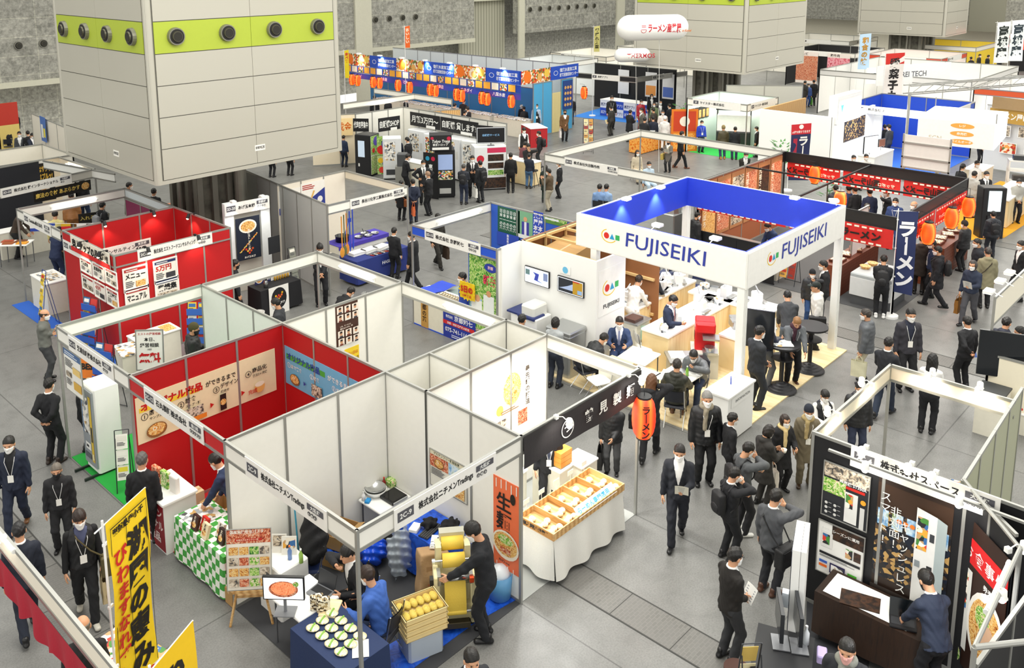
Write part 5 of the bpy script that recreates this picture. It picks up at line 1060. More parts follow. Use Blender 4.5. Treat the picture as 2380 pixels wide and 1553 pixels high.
Rz=Matrix.Rotation(-.75,3,'Z');bo=B.build('notice_board',Vector((2.15,1.55,.55)),Rz @ Vector((1,0,0)),v=Rz @ Vector((0,.12,1)),label='framed stand board offering free consultation in red letters',cat='sign');obj('leg',MB().cyl((.05,.02,-.56),(.05,.02,0),.018),ALU,bo);obj('leg',MB().cyl((.51,.02,-.56),(.51,.02,0),.018),ALU,bo)
p=at(150,735);rack('leaflet rack with blue pockets at the left red wall',(2.2,3.9,.01),-math.pi/2+.3,1.55,6,2,pocket='2d5fc0');rack('leaflet rack with blue pockets behind the consultation board',(1.35,1.25,0),-math.pi/2+.4,1.5,6,2,pocket='2d5fc0');rack('grey leaflet rack beside the man in the knitted hat',(3.9,2.0,.01),-.8,1.5,5,2,pocket='3a6ac0')
rack('blue wire rack beside the white counter of the flag booth',(2.25,6.9,0),-math.pi/2,1.5,4,1,c='2a4a9a')
counter('white counter on blue carpet at the flag booth',2.82,8.1,.6,1.1,.9);single('menu_sheet','printed sheets spread on the flag booth counter','paper',MB().box(-.22,-.4,0,.22,.4,.004),PHOTO['white_goods'],(2.82,8.1,.903));counter('cream counter deep inside the flag booth',3.9,7.6,.9,.45,.9)
B=Board(.5,.85,'2a1a10',.02);B.rect(.03,.03,.44,.79,'e0781c').txt('BEST',.06,.5,.16,'17120f',bold=.06,maxw=.38).disc(.25,.2,.15,'f0e2c0').disc(.25,.25,.1,'2a1c14',.06);p=at(215,830);B.build('easel_board',(1.0,1.9,.45),(.6,-.8,0),v=(.1,.1,1),label='orange framed menu board behind the fascia numbered 2C-15',cat='sign').location.z=.3
for i,(x,y,a) in enumerate(((4.35,2.3,.4),(4.95,1.8,2.5),(5.2,2.6,3.6))): chair(['red chair nearest the red booth wall','red chair beside the grey leaflet rack','red chair farthest from the counter'][i],(x,y,.01),a,'b01c20')
table('white meeting table between the red chairs',(4.75,2.3,.0),0,.8,.6,.7);counter('white side table with brochures left of the red booth',2.3,2.2,.5,.7,.8,-.2,PHOTO['white_goods'])
# flags of the flag booth
fl=thing('flag_string','string of small national flags across the flag booth','flags',(2.6,8.95,2.32));
FC=(('c8202a','f0f0ec','2440a0'),('2a48a8','f0f0ec','c8202a'),('d8b020','c8202a','d8b020'),('e8e8e4','e8e8e4','c8202a'),('c8202a','17171a','c8202a'),('e8c820','b03018','e8c820'),('2a9a4a','e8c820','3a8a3a'),('4a9ac8','f0f0ec','4a9ac8'),('c8202a','f0f0ec','2a8a4a'))
obj('cord',MB().tube([(2.9*i/8,-2.3*i/8,-.12*math.sin(math.pi*i/8)) for i in range(9)],.006),PURE,fl)
for i in range(9):
 q=MB();X,Y,Z=2.9*(i+.3)/9,-2.3*(i+.3)/9,-.12*math.sin(math.pi*(i+.3)/9)
 for k in range(3): q.add([(X+.0,Y,Z-.09*k),(X+.2,Y-.16,Z-.09*k),(X+.2,Y-.15,Z-.09*(k+1)),(X,Y+.01,Z-.09*(k+1))],[(0,1,2,3)],k)
 obj('flag',q,[mat(c,.7) for c in FC[i]],fl)
# pork crackling booth at the far left
c=at(137,364,H)
for tl,br,l1,l2,la in (((3,400),(62,480),'入れるだけで','溢れる旨味!','black poster left of the pair with gold lettering and a pale dish'),((75,383),(131,462),'外はサクッ!','中はプルッ!','black poster right of the pair with gold lettering')):
 B,pl=pin('y',c.y,tl,br,'17130f');w,h=B.w,B.h;B.txt(l1,w*.08,h*.76,h*.16,'f0c04a',bold=.03,maxw=w*.84).txt(l2,w*.08,h*.56,h*.16,'f0c04a',bold=.03,maxw=w*.84).disc(w*.4,h*.36,w*.34,'e8dcc8',h*.14).disc(w*.4,h*.37,w*.22,'c08a50',h*.09).lines(w*.2,h*.14,w*.6,3,h*.02,'c8b890');pl('food_poster',la)
a,bb=D29;d=(bb-a).normalized();q=onx(0,0,0);B=Board(1.95,.34,'17130f',.008);B.txt('魔法の食材 あぶらかす',.06,.1,.15,'e8c860',bold=.02,maxw=1.5).disc(1.75,.17,.14,'noodle',.12);s=(bb-a).length-2.15;B.build('hung_banner',(a.x+d.x*s,a.y+d.y*s-.03,H-.66),d,label='black banner with gold letters hung under the fascia numbered 2D-29',cat='banner')
t=table('folding table with trays of food at the far left booth',(3.5,12.6,0),-.75,.9,.6,.72);
for i in range(4): single('food_tray',['brown sauce tray at the near corner','orange food tray at the near corner','red food tray at the far corner','dark food tray at the far corner'][i]+' of the folding table','tray',MB().box(-.16,-.11,0,.16,.11,.03),['a0562a','e8a030','b05030','7a4a2c'][i] and mat(['a0562a','e8a030','b05030','7a4a2c'][i],.5),(3.3+.3*(i % 2)+.05*(i//2),12.75-.3*(i % 2)+.22*(i//2)-.1,.725),-.75)
counter('white serving counter behind the pork crackling table',4.1,13.6,1.6,.5,.9);counter('long white counter under the flags',5.0,10.4,1.6,.5,.9)
B=Board(.8,.35,'16130f',.01);B.txt('入れるだけで',.05,.12,.13,'d8c060');p=at(182,505,1.2);B.build('dark_sign',(p.x,p.y,.95),(.95,-.3,0),label='dark sign with gold lettering behind the red booth',cat='sign')
counter('red counter with food photos beyond the far left booth',8.2,12.4,1.4,.6,.95,-.2,PHOTO['meat'])['kind']='thing'
B=Board(1.5,1.2,'2a1a10',.02);B.disc(.4,.6,.3,'f4ecd8').disc(.4,.62,.14,'f0a81c').rect(.7,.2,.7,.8,'meat');B.build('egg_poster',(9.6,13.2,.8),(.75,-.66,0),label='large poster of a fried egg under the grey box',cat='poster')
# ================================================================== topping stand
p,q=Vector((6.62,5.3,0)),Vector((8.0,5.15,0));t=thing('display_stand','white lit display frame holding the dark noodle topping poster','stand',p,math.atan2(q.y-p.y,q.x-p.x));w=(q-p).length
obj('post',MB().box(0,0,0,.28,.12,H),mat('e4e8e8'),t);obj('post',MB().box(w-.28,0,0,w,.12,H),mat('e4e8e8'),t);obj('back_panel',MB().box(.28,.1,.0,w-.28,.12,H-.35),mat('c8c4b8'),t);sign_on(t,w,H-.36,.36,'2D-20','あげ玉本舗','京都府','外中小物',w=w-.02,x=.01,size=.8)
B=Board(.74,1.25,'1b2232',.01);B.disc(.37,.98,.27,'f0ece0',.2).disc(.37,.98,.22,'noodle',.15)
for i in range(26): B.disc(.1+.55*((i*37) % 26)/26,.25+.5*((i*11) % 26)/26,.02,['e8c040','f0d880','d85030'][i % 3])
for i,(a,b) in enumerate(((0,0),(-.05,.06),(.05,.06),(-.1,.12),(0,.12),(.1,.12))): B.disc(.37+a,.2+b,.032,['d83a28','e8b83c','d85a28'][i % 3])
B.vtxt('あげ玉トッピング',.37,.92,.075,'f4f0e4').txt('あげ玉本舗',.37,.06,.06,'f0ece0',al='c');B.build('hung_poster',(.3,-.03,.95),(1,0,0),parent=t)
for x in (.2,w-.3): flood('small white floodlight on top of the topping display frame',tuple(Matrix.Rotation(t.rotation_euler.z,3,'Z') @ Vector((x,0,H+.02))+p),t.rotation_euler.z,tuple(p+Vector((x*.9,-.4,1.6))),30,'floodlights of the topping display frame',w=.14)
t=table('display table with black cloth, bottles and a coffee pot',(6.98,3.5,0),0,1.25,.6,.74,cloth='16161a');B=Board(.62,.78,'f2f0ea',.004);B.disc(.31,.44,.24,'1b1b1e',.3)
for i,(a,b) in enumerate(((0,0),(-.045,.05),(.045,.05),(-.09,.1),(0,.1),(.09,.1),(.11,.16))): B.disc(.30+a,.42+b,.03,['e8b020','d83a28','e86a28'][i % 3])
B.txt('あげ玉本舗',.31,.28,.06,'f4f0ea',al='c').lines(.2,.26,.22,1,.02,'d8d4cc');B.build('table_runner',(-.42,-.365,.0),(1,0,0),parent=t,label='white runner with a round black emblem')
for i in range(12): bottle('small bottle of topping oil in the rows on the white step stand',(7.08+.085*(i % 6),3.62+.12*(i//6),.75+.1*(i//6)),'d8a840',['3a6a2a','c83020'][i % 2],.2,.028,'bottles on the topping table')
single('step_stand','white step stand under the rear bottle row','stand',MB().box(-.3,-.06,0,.3,.06,.095),PURE,(7.3,3.74,.75));o=thing('coffee_pot','steel vacuum pot with a black lid on the topping table','pot',(6.62,3.35,.75));obj('body',MB().lathe([(.001,0),(.06,0),(.065,.14),(.04,.2)],n=14),CHROME,o,True);obj('lid',MB().cyl((0,0,.19),(0,0,.24),.04),BLACK,o)
B=Board(.5,.3,'2a2c5a',.01);B.disc(.14,.14,.12,'f0ece4').disc(.14,.14,.1,'noodle').rect(.28,.05,.2,.18,'white_goods');B.build('shelf_card',(6.5,3.7,.75),(1,0,0),label='purple display card with a bowl on the topping table',cat='sign');rack('black wire rack of bagged toppings beside the woman in black',(7.85,3.9,0),0,1.45,5,1,goods=('e8e4d8','b0a890','f0ece0','8a8c80'));single('waste_bin','white waste bin beside the topping table','bin',MB().lathe([(.001,.0),(.13,0),(.15,.3),(.14,.3),(.12,.02)],n=16),PURE,(6.15,3.0,0))
B=Board(.38,.5,'2a2c30',.015);B.build('tablet_stand',(7.55,4.6,1.15),(1,0,0),label='black tablet panel on a stand before the grey wall',cat='screen')
# ================================================================== utensil booth
B,pl=pin('x',8.9,(770,490),(800,590));HB=thing('utensil_table','two-level table with purple and navy cloths full of kitchen tools','table',(10.55,3.95,0),0)
obj('tabletop',MB().box(-1.0,-.75,.70,1.0,-.05,.75),PURE,HB);drape(HB,2.0,.8,.75,'26357c',.68);[o for o in HB.children if o.name.startswith('tablecloth')][0].location=(0,-.4,0)
obj('rear_shelf',MB().box(-.95,.1,.76,.95,.75,1.0),mat('eceae0'),HB);obj('shelf_cloth',MB().box(-.97,.08,1.0,.97,.77,1.015).box(-.97,.07,.9,.97,.08,1.015),mat('4a3ca8',.8),HB);B=Board(.9,.2,'26357c',.003);B.txt('HASEGAWA',.02,.04,.12,'f0f0f4',bold=.02,maxw=.86);B.build('cloth_print',(-.1,-.84,.42),(1,0,0),parent=HB)
bx,by=10.55,3.95
for i in range(3): single('board_stack',['near stack of white cutting boards','middle stack of white cutting boards','far stack of white cutting boards'][i]+' on the navy cloth','boards',MB().box(-.24,-.15,0,.24,.15,.03).box(-.23,-.14,.032,.25,.16,.06).box(-.24,-.15,.062,.24,.15,.09),PURE,(bx-.55+.42*i,by-.25-.05*i,.765),.1*i)
o=None
for i in range(14):
 c=['c0342c','2a2c30','e8e4da','8a5a34'][i % 4];single('kitchen_knife','slim kitchen knife in the row at the front of the navy cloth','knife',MB().box(-.012,-.14,0,.012,.0,.02).box(-.016,0,.004,.016,.16,.01,1),[mat(c,.5),STEEL],(bx-.35+.07*i,by-.62,.765),.25,'kitchen knives on the navy cloth')
o=thing('stock_pot','black stock pot with blue paddle on the purple shelf','pot',(bx-.55,by+.45,1.02));obj('pot',MB().lathe([(.001,0),(.2,0),(.21,.18),(.22,.18),(.2,.17),(.19,.02),(.001,.02)],n=22),mat('1a1a1c',.3),o,True);obj('paddle',MB().cyl((.05,0,.05),(.35,.1,.55),.015).box(.32,.07,.5,.42,.12,.62),mat('2348b8',.5),o)
for i,(x,y) in enumerate(((.0,.35),(.35,.5),(.6,.3),(.3,.25))): o=thing('frying_pan','steel frying pan %s on the purple shelf' % ('left of the others','at the back','at the right end','in the middle')[i],'pan',(bx+x,by+y,1.02),1.1*i);obj('pan',MB().lathe([(.001,0),(.1,0),(.13,.05),(.125,.05),(.1,.01)],n=18),STEEL,o,True);obj('handle',MB().cyl((.12,0,.04),(.32,0,.08),.012),BLACK,o)
for i,(x,c,k) in enumerate(((8.85,'e09a3c',1),(9.0,'6a7048',1),(9.15,'e0903c',1),(9.35,'2848c8',0),(9.55,'2848c8',0))):
 b=MB();b.cyl((0,0,.0),(0,0,.95),.018);b.ball((0,0,-.12),.085 if k else .03,.02,.16,10);single('giant_utensil',('orange spoon at the left','olive spoon','orange spoon at the right','blue spatula at the left','blue spatula at the right')[i]+' hanging on the booth wall','utensil',b,mat(c,.4),(x+.28,3.16+.55*(x-8.85)+.1,1.25))
B,pl=pin('y',6.1,(622,422),(686,462));x0p=ony(693,420,6.1).x;B=Board(.9,.8,'f0ece4',.008);B.poly([(.0,0),(.9,0),(.9,.55),(.0,.1)],'2c3a8c').poly([(.25,.1),(.3,.06),(.52,.5),(.46,.52)],'e0b060').lines(.05,.7,.5,3,.03,'b03028').disc(.7,.2,.1,'e8e4e0');B.build('tool_poster',(9.75,6.08,1.75),(1,0,0),label='poster of a wooden paddle on the utensil booth rear wall',cat='poster');B=Board(.8,.75,'f0ece4',.008);B.poly([(0,0),(.8,0),(.8,.5),(0,.2)],'3a4a9c').lines(.08,.66,.6,2,.05,'b03028').rect(.45,.12,.25,.15,'e8e8f0');B.build('tool_poster',(8.93,6.08,1.72),(1,0,0),label='blue and white poster left of the paddle poster',cat='poster')
# ================================================================== tea booth
kx=3*G;t=thing('tea_counter','cream counter with a blue foot and a wooden name plank','counter',(kx,0,0));obj('front',MB().box(-.02,-G+.03,.03,.02,-.03,.86),mat('ebe6d2'),t);obj('foot',MB().box(-.03,-G+.03,0,.03,-.03,.03),mat('2353c8'),t);obj('top',MB().box(-.06,-G+.03,.86,.55,-.03,.9),PURE,t)
B=Board(.26,.84,'c8984c',.01);B.vtxt('京都の茶',.13,.8,.15,'2a1a0c');B.build('plank',(-.03,-.32,.02),(0,-1,0),parent=t,label='wooden plank with dark brush letters')
B=Board(1.75,.86,'26389c',.006);B.txt('祇園お茶の直売店',.2,.7,.06,'f0f0f8',maxw=.8).txt('株式会社',.1,.53,.08,'f0f0f8',maxw=.25).txt('京都知七',.4,.5,.14,'f4f4fa',maxw=.65).rect(0,.36,1.1,.1,'d02a2c').txt('京都・祇園 薩摩焼の販売',.15,.375,.06,'f4f0f0',maxw=.8).txt('075-741-1164',.08,.16,.14,'f4f4fa',maxw=.85).lines(.3,.1,.6,2,.025,'d0d4f0').rect(1.15,.1,.58,.65,'people').rect(1.15,.55,.58,.2,'field');B.build('counter_banner',(-.035,-1.15,.0),(0,-1,0),parent=t,label='blue banner with white lettering and a phone number')
for i in range(24): single('tea_bag_pack','small green tea pack laid out on the tea counter','pack',MB().rbox(-.05,-.06,0,.05,.06,.025,.01),PHOTO['nori'],(kx+.08+.15*(i % 3),-.75-.09*(i//3),.905),.3*(i % 3),'tea packs on the tea counter')
single('blue_cloth','blue printed cloth with white letters at the far end of the tea counter','cloth',MB().grid(lambda a,b: (kx+.05+.9*a,-.1-.55*b,.93+.02*math.sin(a*9)),6,6),mat('2a48c0',.8));table('grey-topped side table behind the tea counter',(kx+.95,-1.2,0),0,.7,1.5,.8,mat('8a9a94'))
B=Board(.26,2.3,'2646b8',.01);B.vtxt('自社独自のルートで有機栽培のお茶を',.13,2.2,.12,'f0f0f8');B.build('cloth_banner',(kx+.25,-1.85,.3),(0,-1,0),label='narrow blue cloth banner with white brush letters in the tea booth',cat='banner')
B=Board(.98,2.1,'2a58b0',.01);B.rect(.03,.03,.92,2.04,'field').rect(.05,.1,.4,.9,'sky').rect(.5,.6,.35,.55,'e8ece8').rect(.1,.55,.35,.4,'f0f2ee').disc(.3,1.0,.09,'e0a880').disc(.68,1.2,.08,'d0986a').disc(.74,1.86,.2,'2a3a9c',.11).txt('京都',.74,1.82,.08,'f4c8d0',al='c').txt('新集',.5,1.42,.22,'e03058',bold=.05,maxw=.42).rect(.05,.05,.9,.3,'salad');B.build('tea_poster',(kx+.05,-1.98,.28),(0,-1,0),label='green poster of a tea factory with red letters under the blue fascia',cat='poster')
B=Board(.5,.42,'f2cc1c',.02);[B.poly([(.25+.24*math.cos(i*.42),.21+.2*math.sin(i*.42)),(.25+.3*math.cos(i*.42+.21),.21+.26*math.sin(i*.42+.21)),(.25+.24*math.cos(i*.42+.42),.21+.2*math.sin(i*.42+.42))],'f2cc1c') for i in range(15)];B.txt('5日の',.25,.16,.17,'c8201c',bold=.05,al='c',maxw=.4).txt('10時発送',.25,.05,.07,'c8201c',al='c',maxw=.4);B.build('burst_sign',(kx-.02,-1.75,1.2),(0,-1,0),label='yellow star shaped sign with red letters on the blue cloth banner',cat='sign')
for tl,br,ks,la in (((1157,478),(1208,580),'green','green noren poster with white letters on the tea booth rear wall'),((1205,486),(1238,560),'man','poster of a person in a blue happi coat on the tea booth rear wall'),((1240,490),(1262,560),'blue','blue noren with white characters on the tea booth rear wall'),((1264,502),(1318,530),'tea','wide tea field picture on the tea booth rear wall')):
 B,pl=pin('x',4*G,tl,br,{'green': '1d5a44','man': '7ab08a','blue': '2646b8','tea': '5a8a3c'}[ks]);w,h=B.w,B.h
 if ks == 'green': [B.vtxt('日本一の茶',w*(.16+.16*i),h*.95,h*.1,'e8f0ea') for i in range(5)];B.rect(0,0,w,h*.34,'2a4ab0').vtxt('製造株式',w*.5,h*.32,h*.07,'f0f0f8')
 elif ks == 'man': B.rect(w*.25,0,w*.5,h*.6,'3a3a9c').rect(w*.42,h*.1,w*.16,h*.5,'e8e8f0').disc(w*.5,h*.7,w*.13,'d8a078').rect(0,0,w,h*.14,'e8ece8')
 elif ks == 'blue': [B.vtxt('茶屋本舗',w*(.25+.5*i),h*.95,h*.2,'f0f0fa',bold=.03) for i in range(2)]
 else: B.rect(0,h*.5,w,h*.5,'field').rect(w*.05,h*.6,w*.6,h*.3,'e8ecee')
 pl('noren_poster',la)
# ================================================================== white display booth with the coloured shapes
FX0,FX1,FY0,FY1,FZ=10.05,14.86,-8.68,-4.41,3.6
mat_floor(rect(9.0,-8.92,14.9,-2.98),LIGHTWOOD,'pale wood plank floor under the white display booth','floor',.03)
t=thing('overhead_sign','big square white overhead sign ring with blue lettering and blue inside','sign',(FX0,FY0,0));w,d,zb=FX1-FX0,FY1-FY0,2.84;WB,BI=mat('f3f2ec',.5,var=.02),mat('2c46d2',.5,var=.03)
def sl(q0,q1,n0): b=MB();b.box(*q0,0);b.box(*q1,1);return obj('side',b,[WB,BI],t)
sl((0,0,zb,.06,d,FZ),(.06,.1,zb,.10,d-.1,FZ),0);sl((.06,-.001,zb,w-.06,.06,FZ),(.1,.06,zb,w-.1,.10,FZ),0);sl((.06,d-.06,zb,w-.06,d,FZ),(.1,d-.10,zb,w-.1,d-.06,FZ),0);sl((w-.06,0,zb,w,d,FZ),(w-.10,.1,zb,w-.06,d-.1,FZ),0)
def logo(B,x,z,s,light=0): B.ring(x+s*.5,z+s*.5,s*.62,s*.07,'f0c81c',110,330,24,.75).disc(x+s*.3,z+s*.5,s*.21,'d8281c').poly([(x+s*.55,z+s*.32),(x+s*.95,z+s*.32),(x+s*.75,z+s*.7)],'1f9ad0').rect(x+s*1.02,z+s*.34,s*.32,s*.34,'2fae5a')
WD='FUJISEIKI'
for dx,ux,L_,x_ in ((0,(0,-1,0),d,1.0),(0,(1,0,0),w,1.0)):
 B=Board(L_-.04,FZ-zb-.04,'f4f3ee',.006);s=.34;a=.22*L_;logo(B,a-.2,.22,s);B.txt(WD,a+.42,.20,.42,'2a3a9c',w=L_*.46,bold=.005,slant=.06);B.build('face',(-.005,d-.02,zb+.02) if ux[0] == 0 else (.02,-.005,zb+.02),ux,parent=t)
for (x,y) in ((.09,.12),(w-.08,.08),(w-.08,d-.08),(.08,d-.5)):
 b=MB();b.box(x-.08,y-.08,0.03,x+.08,y+.08,zb);[b.box(x+s*.05-.008,y-.088,.03,x+s*.05+.008,y-.08,zb) for s in (-1,0,1)];obj('column',b,PURE,t)
for i,(x,y,rz,tg) in enumerate(((11.7,FY1-.05,0,(11.7,FY1-.2,2.4)),(13.2,FY1-.05,0,(13.2,FY1-.2,2.4)),(14.7,FY0+1.1,-1.57,(13.5,FY0+1.1,.8)),(14.75,FY0+.2,2.2,(13.2,FY0+1.6,.8)),(10.15,-6.4,1.57,(11.5,-6.4,.5)),(10.15,-7.8,1.57,(11.5,-7.8,.5)))): flood('white floodlight %s of the overhead sign ring' % ['on the rear blue wall left','on the rear blue wall right','at the right end','at the right front corner','on the left rim','near the front left corner'][i],(x,y,FZ),rz,tg,(80,80,130,130,130,130)[i],'floodlights of the overhead sign ring')
# the white display wall with two screens
wz=2.7;WXA=9.75;q=[at(1161,574,wz),at(1208,559,wz),at(1383,606,wz),at(1463,587,wz)]
t=thing('display_wall','glowing white display wall carrying two screens','wall',(0,0,0));WW=mat('f7f7f4',.45,var=.01);PLY=mat('8a5a34',.7,bump=.1);RAW=mat('d2b078',.7)
obj('return_wall',MB().box(9.03,-3.02,0.03,9.8,-2.96,wz),WW,t);obj('screen_wall',MB().box(9.72,-5.25,.03,9.78,-2.96,wz),WW,t);obj('logo_wall',MB().box(9.78,-5.25,.03,10.85,-5.19,wz),WW,t)
obj('rear_panel',MB().box(9.8,-2.98,.03,12.4,-2.94,wz).box(12.36,-5.2,.03,12.4,-2.98,wz),PLY,t);f=MB()
for z in (.6,1.5,2.62): f.box(9.8,-5.19,z,9.86,-3.0,z+.06).box(9.86,-3.06,z,12.36,-3.0,z+.06).box(12.3,-5.1,z,12.36,-3.06,z+.06)
for x in (9.82,10.6,11.4,12.28): f.box(x,-3.05,.03,x+.05,-3.0,wz-.02).box(x,-4.1,2.6,x+.05,-3.0,2.66)
obj('timber_frame',f,RAW,t);B=Board(1.0,1.1,'f7f7f4',.004);logo(B,.2,.42,.42);B.txt(WD,.5,.15,.12,'2a2c34',al='c',w=.62);B.build('logo_print',(9.8,-5.255,1.35),(1,0,0),parent=t)
p=at(1345,545,2.2);crate('flat cardboard parcel stored behind the white display wall',(10.75,-3.6,1.75),.2,1.7,.9,.7,CARD);crate('taller cardboard parcel under the flat one',(10.7,-3.6,.03),.2,1.7,.9,1.72,CARD2)
def tv(label,tl,br,pr): a,b=onx(*tl,9.69),onx(*br,9.69);screen(label,(9.69,a.y,b.z),(0,-1,0),a.y-b.y,a.z-b.z,pr,emit=.6,name='wall_screen')
tv('left wall screen showing a blue machine drawing',(1221,616),(1277,671),lambda B: B.rect(.03,.03,B.w-.06,B.h-.06,mat('c4d4f0',.3,emit=.5)).rect(.03,B.h-.2,.13,.13,'6a8a8c').poly([(B.w*.35,B.h*.75),(B.w*.6,B.h*.7),(B.w*.55,B.h*.3),(B.w*.75,B.h*.2),(B.w*.4,B.h*.28),(B.w*.45,B.h*.6)],'3a48b8').rect(B.w*.78,B.h*.4,B.w*.17,B.h*.45,'8a9ac8'))
tv('right wall screen showing a white pile and yellow text panel',(1297,639),(1357,694),lambda B: B.rect(.03,.03,B.w-.06,B.h-.06,'2a2e38').poly([(.05,.1),(B.w*.6,.1),(B.w*.6,B.h*.7),(B.w*.4,B.h*.5),(.1,B.h*.3)],'b8ccf4').rect(B.w*.6,.04,B.w*.37,B.h*.8,'c89c2c').rect(B.w*.6,B.h*.84,B.w*.25,B.h*.08,'d0402c').rect(B.w*.78,.06,B.w*.17,B.h*.25,'9ac0f0'))
o=Board(.3,.2,'f7f7f4',.004);p=onx(1314,628,9.71);o.disc(.15,.1,.08,'6fc0e8');o.build('round_mark',(9.71,p.y+.15,p.z-.1),(0,-1,0),label='pale blue half round mark on the white display wall',cat='sign')
machine('ice_machine','white food machine with a blue lid below the left wall screen','machine',(9.38,-3.62,.0),0,(('cabinet',[('r',-.28,-.4,.03,.28,.4,1.15,.02)],'f2f2ee'),('hood',[('r',-.26,-.3,1.15,.26,.1,1.42,.04)],'e2e2dc'),('lid',[('r',-.32,-.36,1.12,.1,.16,1.19,.02),(-.3,.1,1.14,.25,.5,1.18)],'24326c')))
machine('steel_mixer','square stainless steel machine below the right wall screen','machine',(9.4,-4.66,0),.0,(('cabinet',[('r',-.3,-.34,.03,.3,.34,1.02,.03)],STEEL),('lid',[('r',-.32,-.36,1.03,.32,.36,1.12,.03)],STEEL),('control_panel',[(-.31,-.2,.55,-.3,.1,.9)],'5a5c60')));counter('wooden counter base beside the two display machines',9.25,-6.15,.5,.55,.75,top=LIGHTWOOD)
single('bunting','blue and red cloth pennants below the left display machine','cloth',MB().grid(lambda a,b: (9.0-.02*math.sin(a*18),-3.6-.9*a,.95-.2*b*abs(math.sin(a*12))),18,2),mat('2c3a9c',.7))
# long wooden counter with machines, fryers and white ware
def lcounter(label,x,y,w,d,h=.9,m=LIGHTWOOD): t=thing('wood_counter',label,'counter',(x,y,.03));obj('front',MB().box(-w/2,-d/2,0,w/2,d/2,h-.05),m,t);obj('worktop',MB().rbox(-w/2-.02,-d/2-.02,h-.05,w/2+.02,d/2+.02,h,.01),PURE,t);return t
lcounter('long wooden counter under the front side of the sign ring',12.35,-6.1,3.0,.7);lcounter('wooden counter along the right side of the display booth',14.0,-6.4,.7,2.2);lcounter('rear wooden counter behind the white clad worker',13.1,-4.7,2.8,.6)
random.seed(5);WG=PHOTO['white_goods']
for i in range(48):
 x,y=((11.0+2.6*random.random(),-6.1+.4*(random.random()-.5)) if i < 10 else (14.0+.4*(random.random()-.5),-6.4+1.9*(random.random()-.5)) if i < 18 else (11.9+2.4*random.random(),-4.7+.35*(random.random()-.5)))
 k=i % 4;pl_=('front','right','rear')[(i > 9)+(i > 17)]
 if k == 0: o=single('white_bowl','white bowl among the goods on the %s wooden counter' % pl_,'bowl',MB().lathe([(.001,0),(.05,0),(.1,.07),(.095,.07),(.05,.01)],n=14),PURE,(x,y,.93),0,'white ware on the %s counter' % pl_)
 elif k == 1: o=machine('scoop_machine','small steel machine among the goods on the %s wooden counter' % pl_,'machine',(x,y,.93),random.random(),(('housing',[('r',-.13,-.11,0,.13,.11,.3,.03)],'f0f0ee'),('tray',[(-.16,-.2,.05,.16,-.1,.08)],STEEL),('arm',[('c',(-.1,0,.3),(.1,0,.42),.02)],STEEL)),'small machines on the %s counter' % pl_)
 elif k == 2: o=single('white_carton','white carton among the goods on the %s wooden counter' % pl_,'box',MB().rbox(-.1,-.08,0,.1,.08,.16,.01),WG,(x,y,.93),random.random()*3,'white cartons on the %s counter' % pl_)
 else: o=single('steel_tray','steel tray among the goods on the %s wooden counter' % pl_,'tray',MB().box(-.17,-.12,0,.17,.12,.01).box(-.17,-.12,.01,-.16,.12,.05).box(.16,-.12,.01,.17,.12,.05).box(-.17,-.12,.01,.17,-.11,.05).box(-.17,.11,.01,.17,.12,.05),STEEL,(x,y,.93),random.random(),'steel trays on the %s counter' % pl_)
p=at(1640,700,.9);machine('red_machine','bright red noodle machine on a steel stand behind the front column','machine',(11.5,-7.0,0),RC-.2,(('stand',[(-.3,-.35,.03,.3,.3,.62)],'c9c7bc'),('body',[('r',-.22,-.16,.62,.22,.24,1.3,.03),('r',-.22,-.3,1.1,.22,-.1,1.3,.03)],'c81418'),('tray',[(-.06,-.45,.98,.3,-.15,1.02),(-.05,-.42,.62,.28,-.16,.68)],STEEL),('bowl',[('c',(.1,-.3,.68),(.1,-.3,.78),.09,.12)],STEEL),('vent',[(-.23,-.1+.04*i,.85,-.215,-.08+.04*i,1.0) for i in range(5)],'6a0a0c')))
machine('steel_cart','low steel cart with white paper trays left of the front column','cart',(10.85,-6.95,0),RC,(('cabinet',[(-.4,-.28,.03,.4,.28,.55)],'b9b7ac'),('worktop',[(-.45,-.32,.55,.45,.32,.6)],STEEL),('black_tray',[(.0,-.25,.6,.2,0,.63),(.22,-.25,.6,.42,0,.63)],'2a2a2c'),('paper_tray',[(-.38,-.1,.6,-.05,.25,.63)],'eceae4')))
machine('sealing_machine','cream machine beside the walking person in navy','machine',(11.1,-5.35,0),0,(('cabinet',[('r',-.28,-.26,.03,.28,.26,.95,.02)],'e0ded2'),('top_plate',[(-.3,-.3,.95,.3,.25,.98)],STEEL),('brown_tray',[(-.25,-.2,.98,.1,.1,1.05)],'4a2e24')))
for (x,y,a,l) in ((12.55,-7.4,.5,'steel gyoza machine on the round wooden table near the bending person'),): lcounter('wooden table with sample trays behind the high round tables',12.6,-7.5,1.2,.8,.8);machine('gyoza_machine',l,'machine',(12.75,-7.3,.83),RC,(('frame',[('r',-.3,-.2,0,.3,.2,.22,.02),(-.36,-.3,.22,.36,-.1,.25)],STEEL),('head',[('r',-.12,-.12,.22,.12,.12,.5,.03)],'e8e8e6'),('arm',[(.1,-.04,.3,.5,.04,.34)],STEEL)))
B=Board(.5,.5,'f4f3ee',.02);[B.rect(.06+.22*c,.05+.15*r,.18,.11,'noodle') for c in range(2) for r in range(3)];B.build('sample_board',(12.2,-7.85,.83),(math.cos(RC),math.sin(RC),0),v=(.15,.15,1),label='white board of dish photos on the wooden table',cat='sign')
screen('black monitor turned away behind the front column',(11.35,-8.05,1.05),(.35,-.93,0),.6,.85,lambda B: None,frame='1a1b1e',emit=.0)
